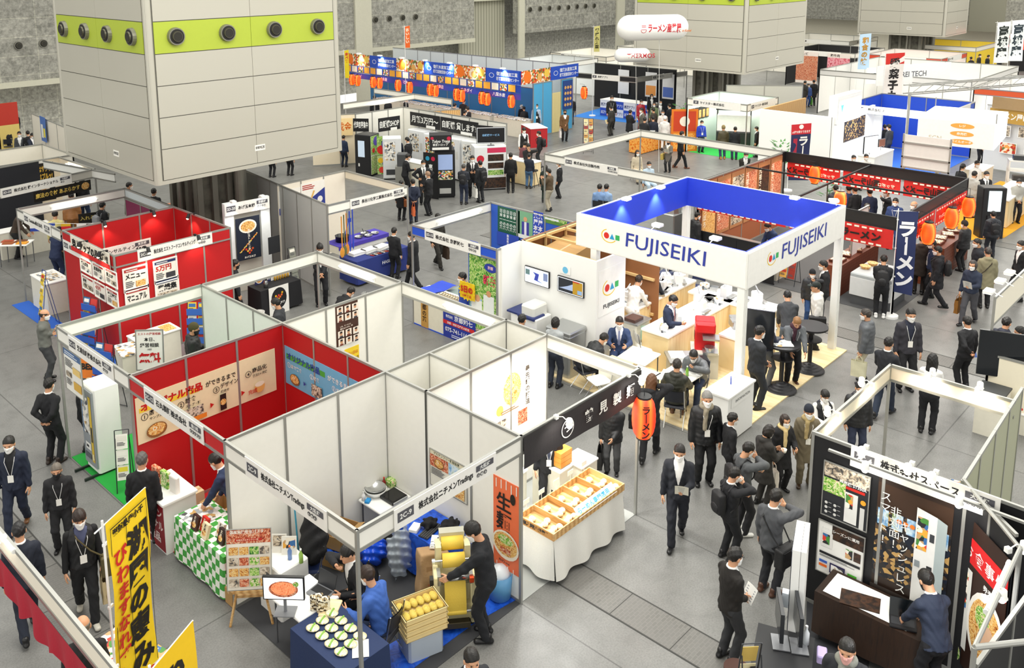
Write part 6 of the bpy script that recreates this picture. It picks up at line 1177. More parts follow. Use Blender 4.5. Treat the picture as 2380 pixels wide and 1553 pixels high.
# information desk, high tables, white tables and chairs
t=thing('information_desk','white information desk at the corner of the wood floor','desk',(9.5,-8.72,.03));obj('cabinet',MB().box(-.52,-.24,0,.52,.24,.96),PURE,t);obj('top',MB().rbox(-.55,-.27,.96,.55,.27,1.0,.01),PURE,t);B=Board(.9,.2,'f4f4f0',.004);B.txt('INFORMATION',.45,.06,.075,'2a2c34',al='c',bold=.0);B.build('front_print',(-.4,-.245,.72),(1,0,0),parent=t)
single('blue_card','small blue card standing on the information desk','card',MB().box(-.05,-.01,0,.05,.01,.13),mat('2a48b0'),(9.55,-8.7,1.03),.5);bottle('white pump bottle at the far end of the information desk',(9.85,-8.62,1.03),'f0f0ee','e0e0dc',.2)
BK=mat('1a1a1d',.45)
for i,(x,y) in enumerate(((11.93,-8.66),(13.28,-8.7))):
 t=thing('high_table',['black round high table nearest, carrying leaflets','black round high table nearer the right column'][i],'table',(x,y,.03));obj('table_top',MB().cyl((0,0,1.02),(0,0,1.06),.36,n=32),BK,t);obj('lower_shelf',MB().cyl((0,0,.72),(0,0,.75),.24,n=26),BK,t);obj('pole',MB().cyl((0,0,.1),(0,0,1.02),.05),BK,t);obj('base',MB().lathe([(.34-.28*q/8+(.018 if q % 2 else 0),.02*q) for q in range(10)],n=28),BK,t)
for i in range(2): single('catalogue',['open catalogue on the nearest high table','white leaflet on the nearest high table'][i],'paper',MB().grid(lambda a,b: ((a-.5)*.36,(b-.5)*.26,.012+.015*abs(math.sin((a-.5)*6))),8,2),PHOTO['white_goods'] if i == 0 else PURE,(11.82+.12*i,-8.55-.16*i,1.09),.4+.3*i)
wt=at(1560,880,.72);table('white meeting table in front of the seated parka people',(9.65,-7.45,.03),0,.8,.7);table('white meeting table between the two seated people in front of the logo wall',(9.9,-6.3,.03),.1,.75,.7);table('white table at the left end of the wood floor',(9.25,-6.85,.03),0,.5,.6)
CHW='f0f0ec';
for (u,v,a,l) in ((1500,850,4.0,'white chair with a pale green backrest cloth'),(1392,930,1.2,'white chair holding orange and blue paper bags')): q=at(u,v);chair(l,(q.x,q.y,.03),a,CHW)
single('green_cloth','pale green cloth hung over a white chair back','cloth',MB().grid(lambda a,b: (*(lambda p: (p.x+(a-.5)*.3,p.y-(a-.5)*.25))(at(1500,840)),.55+.35*b),4,4),mat('b8d8c4',.8));bottle('green tea bottle on the white meeting table',(9.75,-7.6,.75),'7ab03a','e8f0e0',.22)
for i in range(3): single('paper_sheet',['paper sheet at the left of the white meeting table','paper sheet in the middle of the white meeting table','clear tray on the white meeting table'][i],'paper',MB().box(-.11,-.15,0,.11,.15,.004+.03*(i == 2)),PURE if i < 2 else STEEL,(9.45+.17*i,-7.35+.1*(i % 2),.755),.3*i)
# ================================================================== noodle display booth with the black banner
l=G-.02;wv=lambda a,b: .012*math.sin(a*21)+.01*math.sin(a*9+b*5)
t=thing('cloth_banner','long black cloth banner with white characters over the noodle display','banner',(G+.01,-3*G-.04,0));obj('cloth',MB().grid(lambda a,b: (l*a,-.005-wv(a,b)*.5,H-.52+.02*math.sin(a*7)*(1-b)+.5*b),40,4),mat('2d2a2c',.6,bump=.1),t)
B=Board(l,.5,'2d2a2c',.001);B.ring(l*.33,.25,.15,.018,'f0ede6').txt('つ',l*.33,.17,.16,'f0ede6',al='c')
for i,ch in enumerate('鶴見製麺'): B.txt(ch,l*(.47+.125*i),.15,.2,'f4f1ea',bold=.025)
le=obj('lettering',B.le,B.lm,t);le.location=(0,-.028,H-.51);pr=obj('emblem',B.pr,B.pm,t);pr.location=(0,-.028,H-.51)
for i,(x,la) in enumerate(((G+.75,'left'),(2*G-.35,'right'))): arm_lamp('white clip-on arm lamp over the %s end of the black banner' % la,(x,-3*G-.03,H),0,.25);spot((x,-3*G-.33,H-.07),(x,-3*G+.0,H-.45),8,2.3)
for y in (-7.6,-8.3): area('booth_light',(1.6*G,y,2.62),.25,26,(1,.99,.95))
lantern('red paper lantern at the right end of the black banner',(2*G-.1,-3*G-.18,1.55),.2,.72,'ラーメン',.5,c='e8351c')
t=table('long table under a white draped cloth outside the booth front',(4.5,-8.68,0),0,1.78,.64,.74);drape(t,1.78,.64,.74,mat('e6e4dc',.75,bump=.15),.66,.04)
t=thing('noodle_tray','long wooden tray of five compartments full of noodle samples','tray',(4.5,-8.67,.752),0);b=MB();W2,D2=.92,.36;b.box(-W2,-D2,0,W2,D2,.015)
for y in (-D2,D2-.02): b.box(-W2,y,.015,W2,y+.02,.12)
for i in range(6): x=-W2+(2*W2-.02)*i/5;b.box(x,-D2+.02,.015,x+.02,D2-.02,.12)
obj('frame',b,WOOD,t);B=Board(.66,.1,'c08a44',.002);B.txt('鶴見製麺',.33,.015,.065,'1c140c',bold=.04,al='c',w=.5);B.build('side_print',(-W2-.002,.33,.012),(0,-1,0),parent=t);B=Board(1.0,.17,'eef2f4',.004);B.txt('らーめん専門店用',.05,.04,.09,'3aa8d8',maxw=.9);B.build('front_card',(-.3,-D2-.005,.08),(1,0,0),v=(0,.5,.5),parent=t)
np0=None
for c in range(5):
 for r in range(8):
  pos=(4.5-W2+.09+.368*c+.1*(r % 3)-.02*(r//3),-8.67-.24+.2*(r//3)+.03*(r % 2),.77);lab='wrapped noodle ball in compartment %s of the long wooden tray' % ('one','two','three','four','five')[c]
  if np0 is None: np0=single('noodle_ball',lab,'food',MB().ball((0,0,.04),.062,.055,.045,10),ramp_mat('wrapped',['f4efe0','e8d8a0','f6f2ea','d8bc78'],24,rough=.25,bump=.4),pos,0,'wrapped noodle balls in compartment one');np0['group']='noodle balls, compartment 1'
  else: o=dup(np0,pos,.7*r,lab,'noodle balls, compartment %d' % (c+1));o.scale=(1,1,.9)
for i in range(5): o=thing('price_tag','white price card behind compartment %s of the wooden tray' % ('one','two','three','four','five')[i],'card',(4.5-.75+.37*i,-8.67+.33,.87));obj('stick',MB().cyl((0,0,0),(0,0,.14),.004),PURE,o);obj('card',MB().box(-.07,-.003,.12,.07,.003,.2),PURE,o)
t=counter('white display cabinet behind the noodle table',5.5,-8.05,.42,.42,.9);o=thing('tray_stack','stack of three wooden trays on the white display cabinet','trays',(5.15,-7.75,.9))
for i in range(3): obj('tray',MB().box(-.15,-.28,.09*i,.15,.28,.085+.09*i),ramp_mat('tray_wood',['d88a2c','e8a040'],6),o)
counter('low white stand below the stack of wooden trays',5.15,-7.75,.4,.6,.88);single('gift_bag','white and yellow carrier bag in front of the display cabinet','bag',MB().rbox(-.1,-.06,0,.1,.06,.34,.02),PHOTO['white_goods'],(5.2,-8.15,.02),.6)
yw=-2.333*G;x0,x1=ony(1143,900,yw).x,ony(1232,900,yw).x;zt=ony(1143,852,yw).z-.1;B=Board(x1-x0,1.35,'f6f4ec',.006);w,h=B.w,B.h;B.disc(w*.5,h*.62,w*.26,'e8d4a0',h*.24).disc(w*.5,h*.62,w*.23,'noodle',h*.22).disc(w*.18,h*.4,w*.09,'e0b050',h*.07).rect(w*.1,h*.06,w*.25,h*.2,'people').rect(w*.65,h*.06,w*.25,h*.2,'meat').vtxt('最先端の技法',w*.9,h*.85,h*.085,'4a3a28').lines(w*.2,h*.36,w*.5,2,.02,'8a6a40');B.build('noodle_poster',(x0,yw-.014,1.15),(1,0,0),label='white poster of a noodle coil on the bright booth wall',cat='poster');counter('white low cabinet at the back of the noodle display booth',4.6,-7.2,.5,.4,.7)
# ================================================================== black ticket machine booth
sp=thing('name_plate','large white name plate numbered 2C-4 on the black wall','sign',(XB-.02,-11.95,0),-math.pi/2);sign_on(sp,3.9,2.4,.32,'2C-4','株式会社スペース','大阪府','外中小物ネ',w=1.85,x=.48,size=1.2)
tr=thing('lamp_rail','slim light rail in front of the black wall top','rail',(XB-.25,-11.9,2.62),-math.pi/2);obj('rail',MB().box(.3,-.02,0,3.6,.02,.03),ALU,tr);[obj('stay',MB().box(x,0,.01,x+.03,.25,.03),ALU,tr) for x in (.7,2.2)]
for i,y in enumerate((-12.72,-13.88)): arm_lamp('bright clip lamp in front of the white name plate, %s' % ('left one','right one')[i],(XB-.25,y,2.62),-math.pi/2,.05,14);spot((XB-.32,y,2.55),(XB,y,2.2),14,2.2)
B,pl=pin('x',XB,(1918,1071),(2013,1236),'26282c',off=.035);w,h=B.w,B.h;B.rect(0,h*.75,w,h*.25,'people').txt('券売機 ST350A',w*.35,h*.7,h*.07,'f0f0ee',maxw=w*.6).rect(w*.36,h*.64,w*.56,h*.05,'c8281c').rect(0,h*.45,w*.5,h*.27,'salad').rect(w*.5,h*.03,w*.28,h*.56,'e2e2de').rect(w*.52,h*.3,w*.16,h*.26,'goods').rect(w*.84,h*.0,w*.1,h*.4,'d0d0cc').disc(w*.9,h*.5,w*.06,'e8a02c');[B.disc(w*(.1+.2*(i % 2)),h*(.08+.09*(i//2)),w*.035,'d0d0cc').lines(w*(.15+.2*(i % 2)),h*(.09+.09*(i//2)),w*.1,1,.008,'b0b0b0') for i in range(6)];B.edge(.012);pl('hung_poster','upper dark poster of a ticket machine and salad on the black wall')
B,pl=pin('x',XB,(1905,1207),(2001,1370),'ecebe6',off=.035);w,h=B.w,B.h;B.rect(w*.3,h*.72,w*.7,h*.28,'dark').txt('様々なシーズンに運用',w*.05,h*.85,h*.06,'f4f4f0',maxw=w*.9).rect(w*.06,h*.52,w*.26,h*.3,'e0deda').rect(w*.1,h*.58,w*.16,h*.2,'goods').rect(w*.62,h*.48,w*.15,h*.18,'goods').rect(w*.8,h*.48,w*.15,h*.18,'dark').rect(w*.05,h*.37,w*.9,h*.05,'1a1a1e').lines(w*.06,h*.34,w*.85,2,.008).rect(w*.06,h*.2,w*.18,h*.05,'3a60b8').rect(w*.06,h*.12,w*.18,h*.05,'e86a1c').rect(w*.3,h*.06,w*.34,h*.2,'2a2450').rect(w*.33,h*.09,w*.28,h*.14,'white_goods').rect(w*.7,h*.16,w*.2,h*.05,'4aa82c').rect(w*.68,h*.06,w*.28,h*.06,'c8181c');B.edge(.012);pl('hung_poster','lower white poster with coloured buttons on the black wall')
ya_,yb_=onx(2045,1105,XB).y,onx(2220,1170,XB).y;B=Board(ya_-yb_,2.36,'2a1c14',.006);w,h=B.w,B.h;B.rect(0,h*.35,w,h*.55,'city').rect(0,h*.78,w,h*.16,'3a2618');[B.rect(w*(.02+.2*i),h*.68,w*.15,h*.1,'sky') for i in range(5)];[B.disc(w*(.32+.09*i),h*.74,w*.035,'f0802c') for i in range(3)]
B.vtxt('スマート！',w*.12,h*.9,h*.062,'f2f2ee',bold=.0).vtxt('非対面！',w*.27,h*.83,h*.062,'f2f2ee',bold=.0).vtxt('キャッシュレス！',w*.41,h*.76,h*.06,'f2f2ee',bold=.0);B.poly([(w*.55,h*.16),(w*.82,h*.16),(w*.82,h*.86),(w*.55,h*.88)],'e6e6e2').poly([(w*.82,h*.16),(w*.95,h*.2),(w*.95,h*.84),(w*.82,h*.86)],'a8b4b4').rect(w*.57,h*.63,w*.14,h*.2,'goods').rect(w*.74,h*.7,w*.06,h*.05,'3a3c40').rect(w*.73,h*.48,w*.07,h*.07,'2a2a2c').rect(w*.57,h*.52,w*.07,h*.04,'8a9296').rect(0,0,w,h*.3,'231a14').txt('券売機',w*.06,h*.19,h*.05,'f4f4f0',maxw=w*.3).txt('ST350A',w*.34,h*.17,h*.045,'f4f4f0',bold=0).txt('スペース',w*.14,h*.11,h*.04,'3a8a4a',bold=.05).poly([(w*.06,h*.12),(w*.12,h*.12),(w*.09,h*.15)],'4aa84a');B.build('wall_poster',(XB-.013,ya_,.1),(0,-1,0),label='tall dark poster of a white ticket machine in a restaurant',cat='poster')
tl,br=at(2243,1190,2.25),at(2350,1305,2.25);u=(br-tl);u.z=0;B=Board(u.length,2.05,'2e1a12',.01);w,h=B.w,B.h;B.rect(0,h*.72,w,h*.17,'d01c20');[B.txt(ch,w*(.08+.23*i),h*.75,h*.09,'f6f0ec',bold=.01) for i,ch in enumerate('お食事処')];B.rect(w*.06,h*.12,w*.25,h*.56,'deded8').rect(w*.1,h*.4,w*.14,h*.25,'goods').disc(w*.68,h*.38,w*.4,'f0ece4',h*.26).disc(w*.68,h*.38,w*.35,'noodle',h*.22).disc(w*.6,h*.46,w*.15,'salad',h*.08).disc(w*.75,h*.34,w*.14,'d8b090',h*.12).txt('券売機',w*.56,h*.65,h*.04,'f0f0ee');[B.rect(w*.7,h*(.02+.075*i),w*.3,h*.06,'c81a1e').txt(s,w*.72,h*(.03+.075*i),h*.035,'f4f0ee',maxw=w*.26) for i,s in enumerate(('タッチ','券売機','キャッシュ'))];B.disc(w*.12,h*.06,w*.12,'salad',h*.06)
B.build('standing_banner',(tl.x,tl.y,.2),u,label='brown and red meal hall banner under the bright lamps',cat='banner')
wall((tl.x+.05,tl.y+.0,),(br.x+.05,br.y-.02),2,'17171a','black panel return behind the meal hall banner',h=2.6);a=at(2371,1275,H);c=at(2265,1505,H);bq=at(2240,1115,H)
t=thing('lamp_rig','aluminium rails carrying the bright tube at the right edge','frame',(0,0,0));obj('side_rail',MB().cyl(bq,a,.025,n=8),ALU,t);obj('front_rail',MB().cyl(a,c,.025,n=8),ALU,t);obj('lower_rail',MB().cyl(c,at(2420,1488,H),.03,n=8),ALU,t);obj('post',MB().cyl(c,(c.x,c.y,0),.028,n=8).cyl(a,(a.x,a.y,0),.028,n=8),ALU,t)
wall((c.x+.03,c.y-.02),(c.x+3.2,c.y-.25),3,'1a1a1c','dark panel wall at the lower right corner',h=2.5)
q=a.lerp(c,.12);q2=a.lerp(c,.62);tube((q.x-.04,q.y+.05,H-.06),(q2.x-.04,q2.y+.05,H-.06),'very bright fluorescent tube at the lower right',9,.024);area('tube_light',((q.x+q2.x)/2-.1,(q.y+q2.y)/2+.15,H-.2),.8,30,(1,1,1),sy=.08)
for i,f_ in enumerate((.02,.55)): r_=a.lerp(c,f_);arm_lamp('round white lamp hanging at the bright tube, %s one' % ('upper','lower')[i],(r_.x-.05,r_.y+.1,H-.02),1.0,.22,12)
t=table('demonstration table under a dark brown cloth',(5.55,-13.0,0),-math.pi/2,1.35,.6,.74);drape(t,1.35,.6,.74,ramp_mat('walnut',['1c110a','2e1c10','24160c'],(30,3,3)),.6);single('poster_sheet','white printed sheet spread over the demonstration table','paper',MB().box(-.25,-.55,0,.25,.55,.003),PURE,(5.55,-12.95,.755));single('leaflet','dark leaflet with salad photo on the demonstration table','paper',MB().box(-.16,-.25,0,.16,.25,.004),PHOTO['dark'],(5.45,-12.85,.76),.3)
o=thing('laptop','black laptop on the demonstration table','laptop',(5.4,-13.42,.76),-1.2);obj('base',MB().box(-.16,-.12,0,.16,.11,.018),BLACK,o);obj('keyboard',MB().box(-.14,-.06,.018,.14,.08,.02),mat('2e3034'),o);obj('lid',MB().add([(-.16,.11,.018),(.16,.11,.018),(.16,.2,.22),(-.16,.2,.22),(-.16,.12,.016),(.16,.12,.016),(.16,.21,.22),(-.16,.21,.22)],[(0,1,2,3),(7,6,5,4),(3,2,6,7)]),mat('0c1216',.2),o)
mat_floor([(5.9,-11.95),(5.9,-12.9),(4.2,-13.4),(3.9,-12.8)],'35363a','dark carpet patch before the black wall');
p=Vector((4.62,-12.3,0));t=thing('display_stand','tall white display stand seen edge-on left of the black wall','stand',(p.x,p.y,0),.35);obj('panel',MB().box(-.34,-.05,0,.34,.05,1.9),PURE,t);obj('rear_panel',MB().box(-.34,-.12,0,.34,-.055,1.9),PURE,t);B=Board(.5,1.5,'2a3040',.008);B.rect(.05,.8,.4,.6,'sky').rect(.05,.1,.4,.6,'white_goods');B.build('display_face',(.26,.06,.3),(-1,0,0),parent=t);obj('card_holder',MB().box(-.4,.06,1.1,-.3,.14,1.3),mat('d0d8e0',.3),t)
dk=thing('booth_desk','desk with monitors and brochure holders at the bottom edge','desk',(3.75,-12.55,0),.35);obj('desk_top',MB().box(-.55,-.35,.7,.55,.35,.74),mat('232427'),dk);obj('cabinet',MB().box(-.5,-.3,0,.5,.3,.7),PURE,dk)
for i in range(2): screen(['front black monitor seen from its side','rear black monitor seen from its side'][i],(4.2+.1*i,-12.25-.2*i,.95),(-.85,-.53,0),.52,.4,lambda B: None,frame='2a2c30',emit=0,stand=.2)
bottle('white sanitiser pump bottle beside the monitors',(4.2,-12.65,.75),'e8eef0','f4f4f2',.26,.04);single('tissue_box','lilac tissue box beside the sanitiser','box',MB().rbox(-.1,-.06,0,.1,.06,.1,.015),mat('b8a8d8'),(4.1,-12.9,.75),.4);rack('brochure rack with cream leaflets at the bottom edge',(3.3,-12.35,0),2.4,1.15,3,1,goods=('e8dcb0','f0ece0','d8b860'))
for i,(x,y) in enumerate(((3.55,-12.05),(3.25,-12.15))): single('stool','brown topped stool %s the desk with monitors' % ('beside','in front of')[i],'stool',MB().cyl((0,0,.42),(0,0,.46),.16,n=18).cyl((0,0,0),(0,0,.42),.03).cyl((0,0,0),(0,0,.02),.15),mat('4a2a20'),(x,y,0))
# lit frame: lamps, box; fruit booth at the right edge
for i,(x,y,r_) in enumerate(((6.6,-11.95,0),(7.9,-11.95,0),(5.97,-12.6,1.57),(5.97,-13.2,1.57),(5.97,-13.5,1.57),(8.85,-12.5,-1.57),(8.85,-13.2,-1.57))): arm_lamp('warm clip lamp on the lit frame, %s' % ['near rail left','near rail right','black wall first','black wall second','black wall third','far rail left','far rail right'][i],(x,y,H+.02),r_+math.pi,.16,10)
for (x,y,tx,ty) in ((6.6,-12.15,6.6,-11.9),(7.9,-12.15,7.9,-11.9),(8.65,-12.5,8.9,-12.5),(8.65,-13.3,8.9,-13.3)): spot((x,y,2.62),(tx,ty,2.45),10,2.4,(1,.85,.65))
t=crate('tall brown carton standing inside the lit frame',(8.35,-13.25,.0),.1,.5,.42,1.15,CARD);B=Board(.45,1.0,'b08a55',.002);B.txt('RUGRIS',.05,.85,.1,'4a3a20').txt('極地版:Queen',.05,.35,.06,'2a2012',maxw=.36).rect(.15,.2,.15,.07,'f0ece0');B.build('print_panel',(-.22,-.215,.08),(1,0,0),parent=t);single('paper_pile','pile of red and white papers on the tall brown carton','papers',MB().box(-.22,-.18,0,.22,.18,.1),PHOTO['goods'],(8.35,-13.25,1.16),.2);crate('second carton behind the tall brown carton',(8.75,-13.3,0),0,.4,.4,1.0,CARD2)
a=at(2308,690,H);w0=Vector((12.0,-11.9,0));mat_floor(rect(5.96,-13.7,8.9,-11.9),'8e908d','grey carpet inside the lit frame')
fx=13.42;t=fascia((fx,-12.28),(fx+2.9,-12.28),'bright fascia panel with floodlights over the fruit booth','f6f0dc',ends=(1,0),h=.62);wall((fx,-12.28),(fx,-13.4),1,'f2ead2','cream side panel of the fruit booth',ends=(1,0),h=1.5);
for i,x in enumerate((fx+.1,fx+.9,fx+1.6)): flood('white floodlight on the fruit booth fascia, number %s from the near end' % ('one','two','three')[i],(x,-12.33,H),3.14,(x,-12.2,2.3),25,'floodlights of the fruit booth',w=.26)
screen('black television hung on the fruit booth post',(fx-.12,-12.1,1.05),(.35,-.93,0),.95,.95,lambda B: None,frame='2a2c2e',emit=0);counter('dark grey cabinet at the near end of the fruit booth',fx-.35,-12.5,.45,.5,.95,top=mat('3a3c3c'))
for k,(x,y,z,l) in enumerate(((fx+.5,-12.75,.75,'upper'),(fx+.3,-13.1,.45,'lower'))):
 t=counter('white step of the fruit booth, %s' % l,x,y,.7,.45,z);t0=None
 for i in range(40):
  pos=(x-.28+.08*(i % 8),y-.16+.08*(i//8),z+.03+.02*((i*7) % 3));
  if t0 is None: t0=single('tomato','red tomato in the heap on the %s step of the fruit booth' % l,'tomato',MB().ball((0,0,0),.042,n=10),ramp_mat('tomato',['a81414','d82a20','e8503a'],9,rough=.3),pos,0,'tomatoes on the %s step' % l,True)
  else: dup(t0,pos,i*.7)
# ================================================================== lower left corner: red valance, yellow banners
t=thing('valance','crimson scalloped valance hung along the lower left fascia','valance',(-2.98,-4.6,0),-math.pi/2);ln_=5.0;obj('cloth',MB().grid(lambda a,b: (ln_*a,-.02-.03*math.sin(a*70)*(1-b),H-.3-(.34+.13*abs(math.sin(a*22)))*(1-b)),150,5),mat('a8102a',.75,bump=.2),t)
tube((-2.96,-5.0,H-.02),(-2.96,-6.3,H-.02),'white strip lamp on the lower left fascia rail',5,group='strip lamps of the lower left fascia')
for i,(y) in enumerate((-5.4,-6.0)): arm_lamp('clip lamp above the crimson valance, %s one' % ('upper','lower')[i],(-2.96,y,H),-1.57,.1,6)
t=thing('wire_shelf','white wire shelf of snack packets at the lower left corner','shelf',(-1.95,-6.75,0),.2)
for z in (.3,.6,.9): obj('wire_tray',MB().tube([(-.3,-.5,z),(.3,-.5,z),(.3,.5,z),(-.3,.5,z),(-.3,-.5,z)],.012).tube([(-.3,-.25,z),(.3,-.25,z)],.006).tube([(-.3,0,z),(.3,0,z)],.006).tube([(-.3,.25,z),(.3,.25,z)],.006),PURE,t);obj('goods',MB().box(-.27,-.46,z+.01,.27,.46,z+.1),PHOTO['goods'],t)
obj('post',MB().cyl((.3,-.5,0),(.3,-.5,1.0),.014).cyl((.3,.5,0),(.3,.5,1.0),.014).cyl((-.3,-.5,0),(-.3,-.5,1.0),.014),PURE,t)
def nobori(label,top,u,w,h,col,draw,pole='f0f0ee',poletop=.06,base=True,sway=.04,name='banner_flag'):
 """cloth banner flag on a pole with a cross bar: top is the pole end of the bar"""
 t=thing(name,label,'flag',(top[0],top[1],0),math.atan2(u[1],u[0]));zt=top[2];obj('pole',MB().cyl((0,0,0),(0,0,zt+poletop),.014,n=8),mat(pole,.4),t);obj('crossbar',MB().cyl((-.12,0,zt-.02),(w+.04,0,zt+.05),.009,n=6),mat(pole,.4),t)
 fn=lambda x,z: -.01-sway*math.sin((zt-z)*2.3+x*2)*min(1,(zt-z)*1.2)
 cl=obj('cloth',MB().grid(lambda a,b: (.03+w*a,fn(w*a,zt-h+h*b),zt-h+h*b+.06*a*b),10,24),mat(col,.75),t,True);B=Board(w,h,col,.001);draw(B)
 for nm,mb,ms in (('print',B.pr,B.pm),('lettering',B.le,B.lm)):
  if mb.f: mb.v=[(x+.03,fn(x,zt-h+z)-.004+(y+.0005)*1.0,zt-h+z+.06*x/w*z/h) for x,y,z in mb.v];obj(nm,mb,ms,t)
 for z in (.1,.45,.8): obj('loop',MB().box(-.02,-.012,zt-h*z-.03,.05,.012,zt-h*z),mat(pole),t)
 if base: obj('foot',MB().cyl((0,0,0),(0,0,.06),.2,n=16),mat(pole),t)
 return t
def yl(B): w,h=B.w,B.h;B.txt('滋賀県産小千',w*.12,h*.9,h*.035,'1c160c',bold=.05,maxw=w*.76).vtxt('湖国の恵み',w*.66,h*.87,h*.15,'1c160c',bold=.05,sx=1.0,pitch=1.12).vtxt('びわますなれずし',w*.24,h*.83,h*.09,'c8201c',bold=.03);[B.rect(x,h*.02,w*.012,h*.94,'2a2410') for x in (w*.06,w*.42,w*.93)];B.rect(w*.06,h*.955,w*.87,h*.006,'2a2410')
pt=at(238,1222,3.3);u=(at(333,1147,3.3)-pt).normalized();nobori('tall yellow banner flag with black and red brush characters',(pt.x,pt.y,3.3),(u.x,u.y),(at(333,1147,3.3)-pt).length,2.2,'f2cc14',yl)
pt=at(348,1560,2.75);nobori('second yellow banner flag only its top showing at the bottom edge',(pt.x,pt.y,2.75),(u.x,u.y),.6,1.6,'f0c414',lambda B: B.vtxt('り寿司',B.w*.5,B.h*.9,.3,'1c160c',bold=.05))
# ================================================================== vending machine shop
VW=21.3
wall((18.6,14.5),(VW,14.35),3,WP,'cream rear panel wall of the vending machine shop',ends=(1,1));wall((VW,14.35),(VW,7.9),6,WP,'long cream panel wall behind the vending machines',ends=(0,1))
def sgn(s,loc,u,w,h,label,col='141417',tc='f2f2ee',th=.5,sub=None,t=.03,name='shop_sign',v=(0,0,1)):
 B=Board(w,h,col,t);B.txt(s,w/2,h*(.5-th/2),h*th,tc,al='c',maxw=w*.9)
 if sub: B.rect(w*.55,0,w*.3,h*.2,'f0f0ec')
 return B.build(name,loc,u,v=v,label=label,cat='sign')
sgn('月額3万円～',(VW-.25,13.6,1.95),(0,-1,0),1.95,.62,'long black sign with a monthly price on the vending shop wall',sub=1);sgn('自販機 貸します!',(VW-.25,11.6,1.95),(0,-1,0),2.3,.62,'long black sign about vending machine rental',sub=1)
sgn('自販機SHOP',(18.95,13.35,1.95),(1,-.1,0),1.15,.6,'black sign reading vending machine SHOP on the corner machine',sub=1);sgn('代理店募集中',(18.3,14.3,1.95),(.62,-.8,0),.7,.58,'black sign about agents wanted at the left end of the shop');sgn('代理店募集',(20.9,9.3,1.9),(.3,-.95,0),.8,.6,'black box sign above the right vending machines',sub=1)
def vend(label,x,y,rz,w,h,d,col,draw,side=None,name='vending_machine',z=0):
 t=thing(name,label,'vending machine',(x,y,z),rz);obj('cabinet',MB().rbox(-w/2,0,.06,w/2,d,h,.02),col if not isinstance(col,str) else mat(col,.35),t);obj('plinth',MB().box(-w/2+.03,.03,0,w/2-.03,d-.03,.06),BLACK,t)
 B=Board(w-.04,h-.12,col if isinstance(col,str) else '1a1a1c',.02);draw(B);B.build('front_panel',(-w/2+.02,-.012,.09),(1,0,0),parent=t)
 if side: S=Board(d-.06,h-.15,'f0f0ec',.01);side(S);S.build('side_panel',(w/2+.006,.03,.1),(0,1,0),parent=t)
 return t
items=lambda B,c='goods',z0=.45: B.rect(B.w*.08,B.h*z0,B.w*.6,B.h*.48,c).rect(B.w*.76,B.h*.5,B.w*.14,B.h*.2,'d8d8d4').rect(B.w*.15,B.h*.08,B.w*.5,B.h*.14,'3a3c40')
VR=RC+.1
vend('black vending machine with a touch screen at the left of the shop',18.35,13.75,VR-.55,.8,1.85,.75,'17171a',lambda B: B.rect(B.w*.2,B.h*.45,B.w*.45,B.h*.42,mat('b8c8d8',.3,emit=.3)).rect(B.w*.2,B.h*.2,B.w*.1,B.h*.08,'e0e0dc'),lambda S: S.rect(0,S.h*.5,S.w,S.h*.5,'field').rect(0,0,S.w,S.h*.48,'salad').disc(S.w*.3,S.h*.62,S.w*.16,'d82a20').disc(S.w*.6,S.h*.85,S.w*.3,'5a4ab0'))
o=Board(.95,1.7,'2a2c30',.03);o.rect(0,.86,.95,.84,'field').rect(0,0,.95,.84,'salad').disc(.2,1.1,.2,'d82a20').disc(.5,1.35,.3,'5a4ab0').disc(.5,.5,.28,'4a3aa0').disc(.2,.2,.14,'e0402c').disc(.15,.62,.12,'f0c020');o.build('flower_panel',(18.75,13.25,.1),(math.cos(VR),math.sin(VR),0),label='vending machine side with vivid flowers and vegetables',cat='poster')
for i,(x,y,a,w,c,la,g) in enumerate(((18.8,12.3,VR,.8,'d8dadb','grey vending machine with its door open in the shop corner','white_goods'),(20.75,12.9,-1.57,1.1,'eceef0','white vending machine below the monthly price sign','white_goods'),(20.55,11.6,-1.57,1.1,'eceef0','white vending machine with pink goods behind the suited pair','goods'),(20.55,10.4,-1.57,1.0,'e4e6e8','white vending machine behind the black tower','goods'),(20.6,9.3,-1.4,1.0,'e8eaea','white vending machine right of the black tower','white_goods'))): vend(la,x,y,a,w,1.83,.65,c,lambda B,g=g: items(B,g))
vend('tall black vending machine with a screen and white brush lettering',18.25,8.45,VR,.8,1.95,.7,'161619',lambda B: B.rect(B.w*.1,B.h*.58,B.w*.8,B.h*.34,mat('8a9cc0',.3,emit=.35)).rect(B.w*.1,B.h*.36,B.w*.8,B.h*.2,'goods').rect(B.w*.2,B.h*.05,B.w*.6,B.h*.12,'c8c8c4'));
o=Board(.66,1.85,'161619',.02);o.vtxt('東京トロピング',.33,1.4,.17,'f0f0ee',bold=.04).disc(.2,1.62,.09,'2a9ac0').disc(.45,1.62,.09,'c82048');o.build('tower_side',(17.55,8.95,.06),(math.sin(.3),-math.cos(.3),0),label='black side panel with white brush lettering of the tall machine',cat='sign')
t=crate('printed cube sign on top of the tall black vending machine',(18.25,8.7,1.96),VR,.85,.7,.62,mat('1c1c1e'),name='cube_sign',tape=False);B=Board(.85,.6,'1c1c1e',.004);B.txt('Tokyo Tropp',.06,.3,.15,'f2f2ee',slant=.2,maxw=.72).txt('東京トロップ',.1,.18,.1,'f2f2ee',maxw=.6).rect(.08,.03,.66,.1,'f2f2ee').disc(.74,.48,.08,'c82048').disc(.08,.5,.06,'c82048');B.build('print_panel',(-.425,-.355,.01),(1,0,0),parent=t)
